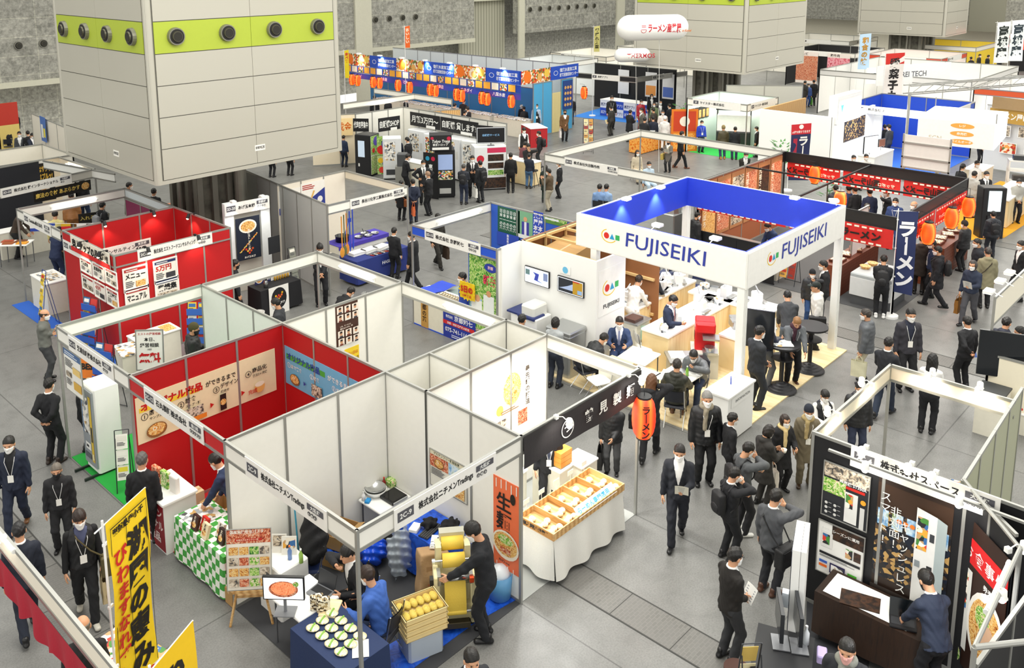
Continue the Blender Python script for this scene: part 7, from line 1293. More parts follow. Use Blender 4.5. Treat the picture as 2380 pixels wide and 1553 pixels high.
vend('white vending machine with a red smile mark and photo panel',20.35,7.95,VR+.1,1.35,1.85,.7,'e8eaea',lambda B: B.rect(B.w*.4,B.h*.86,B.w*.6,B.h*.12,'d03058').disc(B.w*.18,B.h*.72,B.w*.12,'d02038').rect(B.w*.42,B.h*.66,B.w*.5,B.h*.16,'dark').rect(B.w*.42,B.h*.48,B.w*.5,B.h*.14,'dark').rect(B.w*.42,B.h*.32,B.w*.5,B.h*.12,'field').rect(0,0,B.w,B.h*.26,'dark'))
screen('black hanging screen with blue text at the right of the shop',(20.0,8.4,1.95),(math.cos(VR),math.sin(VR),0),1.2,.68,lambda B: B.rect(.04,.04,B.w-.08,B.h-.08,'0c0d12').txt('自販機サービス',.6,.3,.09,'8ac0f0',al='c',maxw=1.0),emit=.02,stand=.09)
machine('steel_grinder','grey steel machine on a block between the shop staff','machine',(18.6,11.4,0),RC,(('block',[(-.3,-.25,0,.3,.25,.8)],'8a8a84'),('head',[('r',-.22,-.2,.8,.22,.2,1.35,.04)],'4a4c4e')));counter('white counter of cup samples in the vending shop',19.0,10.9,.5,1.2,1.0);rack('red and white leaflet rack left of the black tower',18.6,0,0) if 0 else rack('red and white leaflet rack left of the tall black machine',(18.5,9.6,0),VR,1.6,5,2,goods=('f2efe6','e06a88','d04030','e8e4da'))
lcounter('wooden standing bar beside the vending shop',22.2,8.0,.6,1.9,1.0)
for i,(x,y) in enumerate(((22.0,7.0),(22.7,7.3))): single('bar_stool',['black bar stool at the near end of the standing bar','black bar stool at the right end of the standing bar'][i],'stool',MB().cyl((0,0,.68),(0,0,.72),.17,n=16).cyl((.15,.15,0),(.05,.05,.68),.012).cyl((-.15,.15,0),(-.05,.05,.68),.012).cyl((.15,-.15,0),(.05,-.05,.68),.012).cyl((-.15,-.15,0),(-.05,-.05,.68),.012),BLACK,(x,y,0))
# cream booths behind the shop
fascia((20.0,17.2),(24.4,17.0),'cream fascia over the seminar booth behind the vending shop');fascia((24.4,20.2),(24.4,14.3),'cream fascia lit by lamps in front of the seafood booth',ends=(1,1));wall((18.0,17.0),(21.2,14.9),3,'efe2c8','cream wall with an orange grant notice',h=2.4)
sgn('助成金',(18.6,16.5,1.4),(.83,-.55,0),1.1,.8,'orange and cream grant notice board','f4d8a0','d86a1c');wall((22.6,14.6),(24.3,13.6),2,WOOD,'brown wooden panel at the end of the cream booths',ends=(1,1),h=2.3);area('booth_light',(22.3,17.4,2.6),1.2,60,(1,.95,.85))
# ================================================================== blue seafood booth with lanterns
BX,BY=29.05,13.9
def strip(label,z0,z1,a,b,draw,ax,name='banner'):
 L_=abs(b-a);B=Board(L_,z1-z0,'2448b0',.02);draw(B);return B.build(name,(BX,a,z0) if ax == 'x' else (a,BY,z0),(0,-1,0) if ax == 'x' else (1,0,0),label=label,cat='banner')
def sea(B):
 L_,h=B.w,B.h
 for i in range(int(L_/4.9)+1):
  x=4.9*i
  if x+2.4 > L_: break
  B.rect(x,0,min(2.4,L_-x),h,'sea').disc(x+.5,h*.5,h*.42,'f07820').disc(x+1.5,h*.4,h*.25,'e8b060').disc(x+2.1,h*.6,h*.3,'f0c850')
  if x+4.9 <= L_+.2: B.rect(x+2.45,0,2.4,h,'2450c0').txt('復興水産加工業',x+3.2,h*.52,h*.28,'f0f4fa',maxw=1.5).txt('販路回復促進センター',x+3.2,h*.16,h*.26,'f0f4fa',maxw=1.6).ring(x+2.85,h*.5,h*.25,.03,'f0f4fa',e=.7)
strip('long photo banner of seafood above the blue booth',2.92,3.65,28.6,BY,sea,'x');strip('short photo banner of seafood on the right of the blue booth',2.92,3.65,BX,33.9,sea,'y')
strip('row of yellow product cards under the seafood banner',2.5,2.9,28.6,BY,lambda B: [B.rect(.6*i+.05,.02,.5,.36,['f0b040','f4ecd8','goods','f0b040'][i % 4]) for i in range(24)],'x');strip('row of blue name strips under the product cards',2.12,2.46,28.6,BY,lambda B: [B.txt(['カネダイ','八葉水産','ともや','阿部亀商店'][i % 4],2.4*i+.7,.06,.2,'f0f0f8',maxw=1.) for i in range(6)],'x')
wall((33.0,28.6),(33.0,14),12,'e8eee8','pale panel wall rising behind the seafood banner',h=3.7,name='booth_wall');wall((31.0,28.6),(31.0,14.2),8,'3a86c0','blue inner wall of the seafood booth',h=2.5);wall((BX+1.0,BY),(31.6,BY),2,'4fa8d8','sky blue wall at the right side of the seafood booth',ends=(1,1),h=2.9);single('curtain','cream pleated curtain in the doorway of the blue booth','curtain',MB().grid(lambda a,b: (31.6+.8*a,BY-.03*math.sin(a*50),2.2*b),50,2),mat('d8cc98',.8),(0,0,.02));wall((32.4,BY),(33.4,BY),1,'4fa8d8','narrow sky blue wall with a menu poster',ends=(1,1),h=2.9)
B=Board(.85,1.6,'24488c',.02);[B.disc(.2+.22*c,.25+.32*r,.09,'noodle') for c in range(3) for r in range(4)];B.build('menu_poster',(32.5,BY-.05,1.2),(1,0,0),label='dark blue menu poster on the narrow sky blue wall',cat='poster')
for i,(u,v) in enumerate(((818,182),(831,184),(867,188),(882,190),(925,195),(952,200),(1000,205),(1012,208),(1061,216),(1073,219),(1120,224),(1132,227),(1188,232))): p=onx(u,v,BX-.25);lantern('glowing orange lantern, number %s from the left along the seafood booth' % 'one two three four five six seven eight nine ten eleven twelve thirteen'.split()[i],(BX-.25,p.y,p.z-.42),.2,.68,'ほたて',1.25,n_=12,face=-1.57,back=.25,group='lanterns along the seafood booth')
p=ony(1340,213,BY);lantern('orange lantern alone at the right end of the blue booth',(p.x+.3,BY-.3,p.z-.4),.2,.68,'ほたて',1.25,n_=12,face=0,back=.3)
for i in range(7): flood('floodlight over the seafood banner, number %s from the right' % 'one two three four five six seven'.split()[i],(BX,15+2.0*i,3.68),-1.57,(BX+.2,15+2.0*i,3.0),90,'floodlights over the seafood banner',w=.3)
for i in range(5): counter('white serving counter of the seafood booth, number %s from the right' % 'one two three four five'.split()[i],29.9,15.2+2.5*i,.7,2.2,.95,top=PHOTO['white_goods'])
counter('red draped counter at the right end of the seafood booth',28.6,12.6,.9,1.4,1.0,-.5).children[0].data.materials[0]=mat('b01c24')
# far cream and white booths behind, against the hall wall
def far(x0,y0,x1,y1,label,col=WP,fs=WP,h=H,txt=None,back=True,lit=0):
 if back: wall((x0,y1),(x1,y1),max(1,int((x1-x0)/2)),col,label+', rear wall',ends=(1,1),h=h);wall((x1,y1),(x1,y0),max(1,int((y1-y0)/2)),col,label+', side wall',ends=(0,1),h=h)
 s=('2F',txt,'','') if txt else None;l=y1-y0
 fascia((x0,y1),(x0,y0),label+', left fascia',fs,ends=(1,1),sign=s,h=.36,z1=h,kw=dict(w=min(l*.8,3)));fascia((x0,y0),(x1,y0),label+', right fascia',fs,sign=s,h=.36,z1=h,ends=(0,1),kw=dict(w=min((x1-x0)*.8,3)))
 if lit: area('booth_light',((x0+x1)/2,(y0+y1)/2,h),2,lit,(1,.97,.9))
random.seed(11)
for i,(x0,y0,x1,y1,l,c,f,tx) in enumerate(((35.5,21,38.5,25,'far booth with an orange script banner','efe9dc','f2ece0','ベトナムの味'),(39,20,44,24,'far white booth with a grey screen box','d8dcdc','f0efe8',None),(45,20,50,25,'far booth with red letters','f0ece0','f0e8d8','トータルプロデュース'),(52,18,58,24,'far booth near the balloon','ece8dc','f0eee6','企画'),(59,15,65,22,'far booth by the right hall wall','f0ece0','f0e8e0','兵庫県'),(67,12,73,18,'farthest white booth under the right hall wall','ece9de','f2f0e8','兵庫県産'),(58,8,63.5,13,'black far booth with meat posters','1a1a1c','f0ede4','肉の山本'),(58.2,2.4,63.6,7.3,'far booth with a red and orange fascia','f0e4dc','d8482c','タイワ精機'),(68,3,74,8.5,'far yellow booth at the right','e8c83c','f0ece0',None),(47.5,-2.4,57,6,'large white booth in the middle distance','f2f0ea','f4f2ee',None),(45,-9,52,-3.2,'bright white booth near the right edge','f4f2ee','e86030',None))): far(x0,y0,x1,y1,l,c,f,txt=tx,lit=110 if i > 8 else 50)
wall((-6,19),(3.5,19),5,'17171a','dark far panel wall at the left edge');far(1.5,15.2,6.5,18,'cream booth left of the nearest grey box','ece8dc',WP,txt='FUJIFILM');far(-3,21,6,26,'white booth by the bright hall opening','f4f2ee',WP,lit=160);B=Board(1.3,2.6,'d8c070',.02);B.rect(0,1.5,1.3,1.1,'b83020');p=ony(5,250,30.3);B.build('red_gold_poster',(p.x-.6,p.y,.0),(1,0,0),label='red and gold poster at the left edge of the picture',cat='poster');B=Board(.75,1.1,'3a6ab8',.01);B.rect(.1,.15,.25,.6,'f0f0ec').rect(.4,.2,.25,.4,'e8d83c');wall((8.9,25.6),(8.45,20.2),3,'ece6d8','cream panel wall with a blue poster left of the nearest grey box',ends=(1,1));p=onx(97,300,8.7);B.build('blue_poster',(8.66,p.y,p.z-.5),(-.08,-1,0),label='small blue poster on the cream wall left of the grey box',cat='poster')
fascia((5.4,15.0),(6.2,11.2),'white fascia with a long strip lamp at the left edge','f0f0ea') ;wall((1.0,14.6),(5.3,15.1),2,'1d1f26','dark blue grey panel wall at the left edge',h=2.7)
for x,y,z,txt,c,l,b in ((57.9,12.2,.3,'カルビ','meat','meat poster left on the black far booth',0),(57.9,9.9,.3,'和牛肉','meat','pink meat poster right on the black far booth',1)): B=Board(1.6,2.3,'f0e4dc',.02);B.rect(0,.2,1.6,1.8,ramp_mat('beef',['a83040','e07080','f0b0b8','c04858'],6) if b else c);B.txt(txt,.2,2.05,.2,'2a1a14');B.build('meat_poster',(x,y,z),(0,-1,0),label=l,cat='poster')
# ================================================================== black app booth, Meister booth, tasting crowd
wall((40.3,17.5),(40.3,11.5),3,'17171b','black curtained rear wall of the blue carpeted booth',h=2.9);fascia((36.7,16.2),(37.2,12.2),'black and red fascia of the blue carpeted booth','1c1c20',ends=(1,1),sign=('2F','店舗アプリ','',''),h=.34);fascia((37.2,12.2),(41.6,11.6),'grey fascia on the right of the blue carpeted booth','b0aea6',ends=(0,1),sign=('2F','店舗アプリ','',''));mat_floor([(36.6,16.4),(37.1,12.4),(41,12.0),(40.5,17)],'2a7ad0','bright blue carpet of the black booth')
t=counter('blue and white chequered counter of the black booth',38.6,13.7,1.0,3.4,1.0);B=Board(3.4,.95,'f0f0f4',.01);[B.rect(.85*i,.475*((i+r) % 2)+0*r,.85,.475,'2c50c0') for i in range(4) for r in (0,)];[B.txt('店舗アプリ',.85*i+.06,.12+.475*r,.18,'f2f4fa' if (i+r) % 2 == 0 else '2c3c80',maxw=.72) for i in range(4) for r in range(2)];B.build('front_print',(-.51,1.7,.02),(0,-1,0),parent=t)
for i,(y,c) in enumerate(((15.6,'f0f0f4'),(13.6,'f0a050'),(12.4,'5a7ad0'))): B=Board(.8,1.5,'f2f2f4',.02);B.rect(.05,.1,.7,.6,c);B.build('white_poster',(40.2,y,1.1),(0,-1,0),label='white poster on the black curtained wall, %s' % ['left','middle','right'][i],cat='poster')
far(32.3,2.85,35.4,6.0,'pale green booth with food machine posters','d9e8e0',WP,txt='マイスター株式会社',lit=45);wall((36.3,6.1),(38.7,3.1),2,'c6c4b8','grey panel wall right of the pale green booth',ends=(1,1),h=2.9);mat_floor(rect(32.4,3.0,35.3,5.9),'2ab04a','green carpet of the pale booth')
machine('display_case','black framed machine with a white case in the pale green booth','machine',(34.4,4.6,0),RC-.3,(('case',[('r',-.8,0,.9,.8,.5,1.7,.03)],'f2f2f0'),('canopy',[(-.85,-.35,2.0,.85,.1,2.06)],'1a1a1c'),('frame',[('c',(-.8,.3,0),(-.8,.3,2.0),.03),('c',(.8,.3,0),(.8,.3,2.0),.03)],'1a1a1c'),('table',[(-.8,-.2,.0,.8,.5,.88)],'2a2a2c')));[(lambda B: (B.rect(.03,.05,.24,.4,'noodle'),B.build('dark_poster',(35.33,3.15+.0*i,1.5) if 0 else ((32.6+.36*i,5.95,1.5)),(1,0,0),label='small dark food poster, number %s on the pale green wall' % ('one','two','three','four','five')[i],cat='poster')))(Board(.3,.6,'2a2a2c',.01)) for i in range(5)]
table('black clothed table outside the pale green booth',(34.6,2.3,0),0,1.6,.7,.8,cloth='1a1a1d');lcounter('orange juice tasting counter crowded by people',31.6,7.6,2.6,.7,1.0,PHOTO['orange']);B=Board(1.3,2.1,'e07a1c',.05);B.rect(.1,1.0,1.1,1.0,'c8401c').disc(.65,1.5,.25,'f4ead8').rect(.1,.1,1.1,.8,'orange');B.build('tasting_banner',(31.9,6.6,.0),(math.cos(RC),math.sin(RC),0),label='orange banner stand at the tasting counter',cat='banner');rack('tall snack rack beside the person in the dark suit',(28.9,9.4,0),RC,1.7,6,2,goods=('d8c890','c89040','e8dcb0','a03028'))
def plant(label,x,y,h,r): 
 t=thing('potted_plant',label,'plant',(x,y,0));b=MB()
 for i in range(90): a=random.random()*6.28;rr=r*random.random()**.5;z=h*(.35+.65*random.random());d=Vector((math.cos(a),math.sin(a),.3));q=d.cross(Vector((0,0,1))).normalized()*.05;p=Vector((rr*math.cos(a),rr*math.sin(a),z));b.add([tuple(p-q),tuple(p+q),tuple(p+d*.22+q*.2),tuple(p+d*.22-q*.2)],[(0,1,2,3)])
 obj('foliage',b,mat('3f7a34',.6),t)['kind']='stuff';obj('stem',MB().cyl((0,0,.2),(0,0,h*.8),.02),mat('5a4a30'),t);obj('pot',MB().lathe([(.001,.02),(.13,0),(.17,.3),(.15,.3),(.001,.26)],n=14),PURE,t)
plant('green potted plant left of the navy ramen flag',30.2,.1,1.6,.5);plant('tall bamboo palm behind the black ramen tent',26.2,-3.6,1.7,.3);plant('bushy plant right of the tasting counter',33.1,6.7,2.2,.4)
# ================================================================== booths right of centre: white TENSHO booth, blue booth, white cube sign
t=thing('white_stand','glowing white stand with a pictured street and monitors','stand',(32.0,-1.35,0));obj('front_wall',MB().box(0,.1,0,.12,3.4,2.6).box(0,0,0,4.6,.12,2.6),WW,t);obj('tower',MB().box(.05,-.1,2.3,2.6,.3,3.5),WW,t);obj('rear_ply',MB().box(.12,3.3,0,4.6,3.4,2.6),WOOD,t);B=Board(2.5,.9,'f7f7f4',.01);B.txt('TENJOKU',.75,.3,.35,'a8b0b8',bold=0,maxw=1.6).poly([(.25,.6),(.55,.6),(.4,.25)],'4ac0b0');B.build('name_print',(.07,-.11,2.5),(1,0,0),parent=t);B=Board(2.3,.95,'city',.02) if 0 else Board(2.3,.95,'3a2c20',.02);B.rect(.02,.02,2.26,.91,'city');B.build('street_picture',(1.1,-.02,1.35),(1,0,0),parent=t);area('booth_light',(33.6,-2.6,3.3),1.5,110)
lcounter('white desk with monitors before the glowing stand',33.6,-2.6,2.2,.7,1.0,PURE);screen('grey monitor on the white desk',(32.4,-2.5,1.1),(1,-.3,0),.9,.75,lambda B: None,emit=.35,stand=.1);screen('small brown tablet on the white desk',(33.8,-2.6,1.2),(1,-.2,0),.5,.35,lambda B: B.rect(.02,.02,.46,.31,'7a4a38'),emit=.1,stand=.2)
nobori('navy ramen flag with a red top in front of the glowing stand',(28.4,-1.06,2.75),(.7,-.7),.8,2.3,'252c54',lambda B: B.rect(0,B.h*.82,B.w,B.h*.18,'c8202c').txt('お持ち帰りできます',B.w*.5,B.h*.84,.1,'f4f0e8',al='c',maxw=B.w*.9).disc(B.w*.5,B.h*.95,.09,'f4f0e8').vtxt('ラーメン',B.w*.64,B.h*.8,.4,'f4f2ec',bold=.04).rect(B.w*.12,B.h*.25,B.w*.2,B.h*.5,'b02840'))
far(35.6,-4.6,40,-.4,'blue walled booth behind the white cube sign','2450c8','2c58c8',txt='株式会社 エ');mat_floor(rect(35.6,-4.6,40,-.4),'2a62c4','blue carpet behind the white cube sign');machine('kiosk','white payment kiosk beside the white cube sign','kiosk',(36.6,-1.3,0),-1.0,(('stand',[(-.12,-.1,0,.12,.1,.8)],'f0f0ee'),('body',[('r',-.4,-.1,.8,.4,.15,2.3,.03)],'dfe4e6'),('screen',[(-.32,-.115,1.2,.32,-.1,2.1)],'f2f4f4')))
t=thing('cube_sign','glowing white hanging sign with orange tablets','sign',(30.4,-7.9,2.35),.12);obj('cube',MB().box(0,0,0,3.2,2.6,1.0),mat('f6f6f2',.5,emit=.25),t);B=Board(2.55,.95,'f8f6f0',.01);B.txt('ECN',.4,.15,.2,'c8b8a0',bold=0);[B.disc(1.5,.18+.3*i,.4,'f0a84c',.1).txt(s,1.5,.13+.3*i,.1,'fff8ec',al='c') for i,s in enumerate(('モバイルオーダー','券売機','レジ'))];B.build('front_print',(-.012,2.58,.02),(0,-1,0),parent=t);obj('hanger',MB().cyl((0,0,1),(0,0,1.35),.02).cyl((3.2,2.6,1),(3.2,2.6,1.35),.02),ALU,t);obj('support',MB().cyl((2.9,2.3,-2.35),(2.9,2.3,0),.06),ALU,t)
t=thing('truss','aluminium lattice truss above the right hand booths','truss',(33,-4,3.75),-.42);b=MB()
for z in (0,.35): [b.cyl((0,y,z),(13,y,z),.03,n=6) for y in (0,.35)]
for i in range(20): b.cyl((.65*i,0,0),(.65*(i+1),0,.35),.015,n=5).cyl((.65*i,.35,.35),(.65*(i+1),0,.35),.015,n=5)
obj('lattice',b,ALU,t);obj('leg',MB().cyl((.2,.2,-3.75),(.2,.2,0),.06).cyl((12.8,.2,-3.75),(12.8,.2,0),.06),ALU,t)
wall((38.2,-5.6),(37.2,-11),3,'d6d8da','grey exhibition wall with brown and blue headers',h=2.9);sgn('ラーメン屋FC募集',(37.9,-5.8,2.2),(-.18,-1,0),2.3,.6,'gold header about ramen franchising','b8903c');sgn('SmartWe セルフレジ革命',(37.5,-8.2,2.2),(-.18,-1,0),2.9,.6,'light blue header about self checkout','9cc8e4','3a5a8a');sgn('ラーメン屋FC募集',(37.75,-5.9,2.83),(-.18,-1,0),5,.5,'brown beam sign above the grey exhibition wall','a0845c')
for i in range(4): B=Board(.7,.5,'f0f0ee',.01);B.rect(.03,.03,.64,.44,['people','people','sea','field'][i]);B.build('small_poster',(37.95-.03*i,-6.0-.95*(i % 2)-.3*(i//2),1.6-.75*(i//2)),(-.18,-1,0),label='small picture on the grey exhibition wall, %s' % ('upper left','upper right','lower left','lower right')[i],cat='poster')
counter('cream counter before the grey exhibition wall',33.8,-6.6,1.5,.7,.95);lcounter('light wooden counter at the right edge behind the kiosk',30.2,-8.6,3.2,.7,1.0);t=machine('order_kiosk','black order kiosk with a bright screen at the ramen tent','kiosk',(27.0,-8.9,0),-.9,(('column',[('r',-.38,0,0,.38,.5,1.75,.03)],'1b1b1e'),('screen',[(-.2,-.03,.95,.2,0,1.65)],mat('d4e8ec',.3,emit=.6)),('reader',[(-.2,-.05,.45,.2,0,.8)],'2a2a2e')))
machine('shelf_unit','white shelf unit with devices right of the person in blue','shelf',(32.8,-8.4,0),-1.2,(('side',[(-.5,0,0,-.45,.5,1.6),(.45,0,0,.5,.5,1.6)],'f2f2ee'),('shelf',[(-.5,0,z,.5,.5,z+.04) for z in (.3,.75,1.2,1.58)],'f2f2ee'),('device',[(-.35,.1,1.62,.3,.4,1.8),(-.3,.1,.8,.3,.4,1.0)],'3a3c40')))
mat_floor([(26,-8.2),(27.4,-9.2),(36,-9.6),(36,-6.9),(31,-6.6)],'e0a020','golden yellow carpet at the right edge',bump=.3)
t=thing('sign_frame','back of a white sign board on an aluminium frame','sign',(23.78,onx(2100,312,23.78).y,H),-math.pi/2);sw,sh_=onx(2100,312,23.78).y-onx(2210,360,23.78).y,onx(2100,312,23.78).z-H;obj('board',MB().box(0,0,.05,sw,.04,sh_),mat('dcd6d0'),t);f=MB();[f.box(x,-.04,0,x+.04,0,sh_+.03) for x in (0,sw-.04)];[f.box(0,-.04,z,sw,0,z+.05) for z in (.03,sh_*.33,sh_*.75)];obj('frame',f,ALU,t)
# ================================================================== black ramen tent
X0,X1,Y0,Y1=17.88,23.7,-8.9,-3.05;BB='1d1b1b';Hn=H
for a,b,l in (((X0,Y1),(X0,Y0),'left'),((X0,Y0),(X1,Y0),'front'),((X1,Y1),(X1,Y0),'far'),((X0,Y1),(X1,Y1),'rear')): fascia(a,b,'black fascia on the %s side of the ramen tent' % l,BB,BB,ends=(1,1),pc=BLACK,h=.36)
def ramen(a,b,l,inn=0,k=2):
 d=Vector((b[0]-a[0],b[1]-a[1],0));L_=d.length/k;d.normalize()
 for i in range(k):
  B=Board(L_-.1,.52,'d0221e',.01);[B.rect(.02+.2*j,z,.13,.05,'f2ead8') for j in range(int(L_/.2)-1) for z in (.03,.44)];B.txt('サッポロ',.15,.18,.12,'f4e8d0').txt('西山ラーメン',.15+.25*L_,.13,.24,'17120f',bold=.05,maxw=L_*.62);r_=B.build('ramen_banner',(a[0]+d.x*L_*i+.0,a[1]+d.y*L_*i,H-.88),d,label='red ramen banner with meander border, %s, %s one' % (l,('first','second','third')[i]),cat='banner')
  if k == 3:
   for ch in list(bpy.data.objects[r_.name].children): q=ch.copy();COL.objects.link(q);q.parent=r_;q.location.y += .09
ramen((X0-.03,Y1),(X0-.03,Y0),'left side of the tent');ramen((X0,Y0-.03),(X1,Y0-.03),'front of the tent',k=2);ramen((X1+.03,Y0),(X1+.03,Y1),'seen from behind on the far side',k=3)
t=thing('ceiling_bars','black crossing ceiling bars of the ramen tent','frame',(0,0,0));obj('bar',MB().box(X0,-6.0,H-.08,X1,-5.95,H-.03),BLACK,t);obj('bar',MB().box(20.8,Y0,H-.08,20.85,Y1,H-.03),BLACK,t);wall((X0+.05,Y1-.03),(X1-.3,Y1-.03),4,'9a5a3a','photo covered rear wall of the ramen tent');[(lambda B: (B.rect(.05,.1,B.w-.1,1.6,('noodle','meat','people','meat','dark','meat')[i]),B.vtxt('元祖さっぽろ',.15,1.7,.2,'f4e8d4'),B.build('photo_panel',(X0+.15+.9*i,Y1-.06,.75),(1,0,0),label='warm photo panel, number %s along the ramen tent rear wall' % ('one','two','three','four','five','six')[i],cat='poster')))(Board(.85,1.85,'b07a50',.01)) for i in range(6)]
wall((X0+.02,-3.1),(X0+.02,-5.6),2,'19191b','black low wall of the ramen kitchen',h=1.15,pc=BLACK);counter('steel kitchen counter behind the black low wall',18.6,-4.4,.7,2.2,.85,top=STEEL);wall((19.3,-7.2),(20.4,-7.2),1,'f0eeea','white panel behind the freezer chest',h=2.2,ends=(1,1));mat_floor(rect(X0-.05,Y0,X1,Y1),'4a4b4d','dark grey carpet of the ramen tent')
for i,(x,y,z) in enumerate(((X1-.1,-4.2,1.75),(20.82,-6.2,1.75),(X0+.1,Y0-.2,1.55),(19.6,Y0-.22,1.62),(21.6,Y0-.22,1.62),(23.2,Y0-.22,1.62))): lantern('glowing orange lantern of the ramen tent, %s' % ('on the far side','in the middle','on the front post','front left','front middle','front right')[i],(x,y,z),.19,.62,'ラーメン',1.2,n_=14,group='lanterns of the ramen tent',face=0,back=.22,up=2.5-z-.62)
nobori('navy cloth flag with white letters on the front post of the tent',(X0-.1,Y0+.0,2.9),(.1,-1),.45,2.2,'25305c',lambda B: B.vtxt('ラーメン',B.w*.5,B.h*.9,.42,'f0f0f4',bold=.05))
BR=ramp_mat('crate_stack',['4a2010','7a3a20','8a4628','3a180c'],(2,2,14),'wave',dist=.6)
for i,(x,y,w_,d_) in enumerate(((19.6,-7.1,2.9,.5),(21.2,-8.55,.7,.6),(23.0,-8.6,2.4,.7))):
 for k in range(9): crate('brown noodle crate, layer %s of the %s stack' % ('one two three four five six seven eight nine'.split()[k],('rear','middle','right')[i]),(x,y,.01+.1*k),0,w_,d_,.096,BR,'noodle_crate',tape=False,group='brown crates of the %s stack' % ('rear','middle','right')[i])
 for k in range(4): single('noodle_sample','open crate of pale noodles on top of the %s brown stack' % ('rear','middle','right')[i],'tray',MB().box(-.22,-.17,0,.22,.17,.06).box(-.19,-.14,.06,.19,.14,.066,1),[BR,PHOTO['nori']],(x+(k-1.5)*w_*.22,y+.05*(k % 2),.915),.2*k,'open crates on the %s stack' % ('rear','middle','right')[i])
t=machine('freezer_chest','white freezer chest with a grey base at the ramen tent','freezer',(18.65,-8.25,0),0,(('base',[(-.62,-.5,0,.62,.5,.28)],'55575a'),('body',[('r',-.66,-.54,.28,.66,.54,.8,.02)],'e4e6e6'),('glass_rim',[('r',-.66,-.54,.8,.66,.54,.9,.03)],'b8bec0'),('bowl',[('c',(.3,.3,.9),(.3,.3,.98),.1,.15),('c',(-.1,.35,.9),(-.1,.35,.98),.1,.15)],PHOTO['noodle'])));rack('wire shelf of ramen gift packs beside the black low wall',(18.35,-5.85,0),-1.57,1.0,3,2,goods=('c8402c','e8b050','a03020'))
for i in range(5): spot((18.6+1.1*i,Y1-.9,2.62),(18.6+1.1*i,Y1,1.6),14,1.7,(1,.75,.5))
area('booth_light',(21.5,-6,2.62),2,60,(1,.9,.75))
# steel machines in the frame booth
for i,(x,y) in enumerate(((19.9,-.9),(20.9,-.4),(20.6,-1.8))): machine('steel_kettle','stainless steel kettle machine, %s in the frame booth' % ('left','rear','right')[i],'machine',(x,y,0),.3*i,(('cabinet',[('r',-.4,-.35,.1,.4,.35,.9,.03)],STEEL),('kettle',[('c',(0,0,.9),(0,0,1.3),.35,.28),('c',(0,0,1.3),(0,0,1.38),.2)],STEEL),('leg',[(-.38,-.33,0,-.32,-.27,.1),(.32,.27,0,.38,.33,.1)],STEEL)))
screen('black monitor on a stand seen from behind by the tea booth',(13.6,-1.2,1.3),(.7,-.7,0),.75,.6,lambda B: None,emit=0,stand=1.3,t=.12);counter('white counter below the fascia numbered 2F-15',15.0,.6,.9,.5,.9)
for i,(x,y) in enumerate(((15.6,-3.4),(16.3,-3.0),(15.2,-4.6))): chair('navy folding chair behind the overhead sign, %s' % ('left','right','near')[i],(x,y,0),.8*i,'22305a')
# ================================================================== balloons and hanging flags
def balloon(label,c,ax_,L_,r,draw,tether=True,name='airship_balloon'):
 t=thing(name,label,'balloon',c,ax_);n_=20;pr=[]
 for i in range(n_+1): a=-math.pi/2+math.pi*i/n_;pr.append((max(.001,r*math.cos(a)),(L_/2-r*1.0)*(1 if i > n_/2 else -1)+r*1.0*math.sin(a)))
 b=MB();b.M=Matrix.Rotation(math.pi/2,4,'Y');b.lathe(pr,n=32);obj('envelope',b,mat('f4f4f0',.35,var=.01),t,True);B=Board(L_,2*r,'f4f4f0',.001);draw(B)
 for nm,mb,ms in (('print',B.pr,B.pm),('lettering',B.le,B.lm)):
  if mb.f: mb.v=[(x-L_/2,-math.sqrt(max(.01,(r*1.006)**2-(z-r)**2))-.002*(abs(y)-.0)*1.,z-r) for x,y,z in mb.v];obj(nm,mb,ms,t)
 if tether: obj('tether',MB().cyl((L_*.1,0,-r),(L_*.1,-.4,-c[2]),.012,n=5),mat('d8d8d4'),t)
 return t
c=at(1517,64,6.4);balloon('big white airship balloon with red ramen lettering',(c.x,c.y,6.4),YAW-math.pi/2+.16,3.2,.56,lambda B: B.ring(1.0,.5,.13,.02,'c8283c',180,360).rect(.88,.5,.24,.02,'c8283c').rect(.9,.62,.2,.025,'c8283c').rect(.9,.68,.2,.025,'c8283c').txt('ラーメン産業展',1.2,.38,.36,'c02030',bold=.03,maxw=1.5).txt('in Kansai',2.74,.38,.14,'e0761c',bold=.02,maxw=.4,slant=.2));c=at(1470,128,4.2);balloon('smaller white balloon with red capitals partly behind the grey box',(c.x,c.y,4.2),YAW-math.pi/2+.1,2.0,.38,lambda B: B.txt('THERMOS',.6,.22,.3,'c02838',bold=.02))
def flag(u,v,z,w,h,col,s,tc,l,pitch=1.15,top=None): p=at(u,v,z);nobori(l,(p.x,p.y,z),(math.cos(RC),math.sin(RC)),w,h,col,lambda B: (top and B.rect(0,B.h*.8,B.w,B.h*.2,top),B.vtxt(s,B.w*.5,B.h*.93,min(B.h*.8/len(s)/pitch,B.w*.7),tc,bold=.05,pitch=pitch)))
flag(2058,125,4.3,1.0,2.9,'f2eae0','愛菜子丸','17120f','white and red flag with black brush letters',top='d0281c');flag(2318,52,5.2,.85,2.6,'f0f4f2','高城庵','1a2420','white flag with green edge at the far right');flag(2352,48,5.6,.8,2.4,'eef4f4','高城庵','20303a','second white flag right of the first at the far right');flag(940,62,5.8,.26,1.15,'e8641c','おいしい','f4e0c0','narrow orange flag high above the seafood booth');flag(1380,62,5.4,.34,1.5,'d8d080','朝採れ惣菜','3a3a1c','yellow green flag near the hall wall');flag(799,118,4.2,.25,1.6,'e8d020','食べ物','c83020','yellow flag at the right edge of the nearest grey box');flag(1998,80,4.6,.7,2.2,'b8d4ec','和食の技','b8862c','pale blue flag in the far aisle')
t=thing('lantern_shelf','frame of red paper lanterns at the upper right edge','lanterns',at(2362,110,2.0),RC)
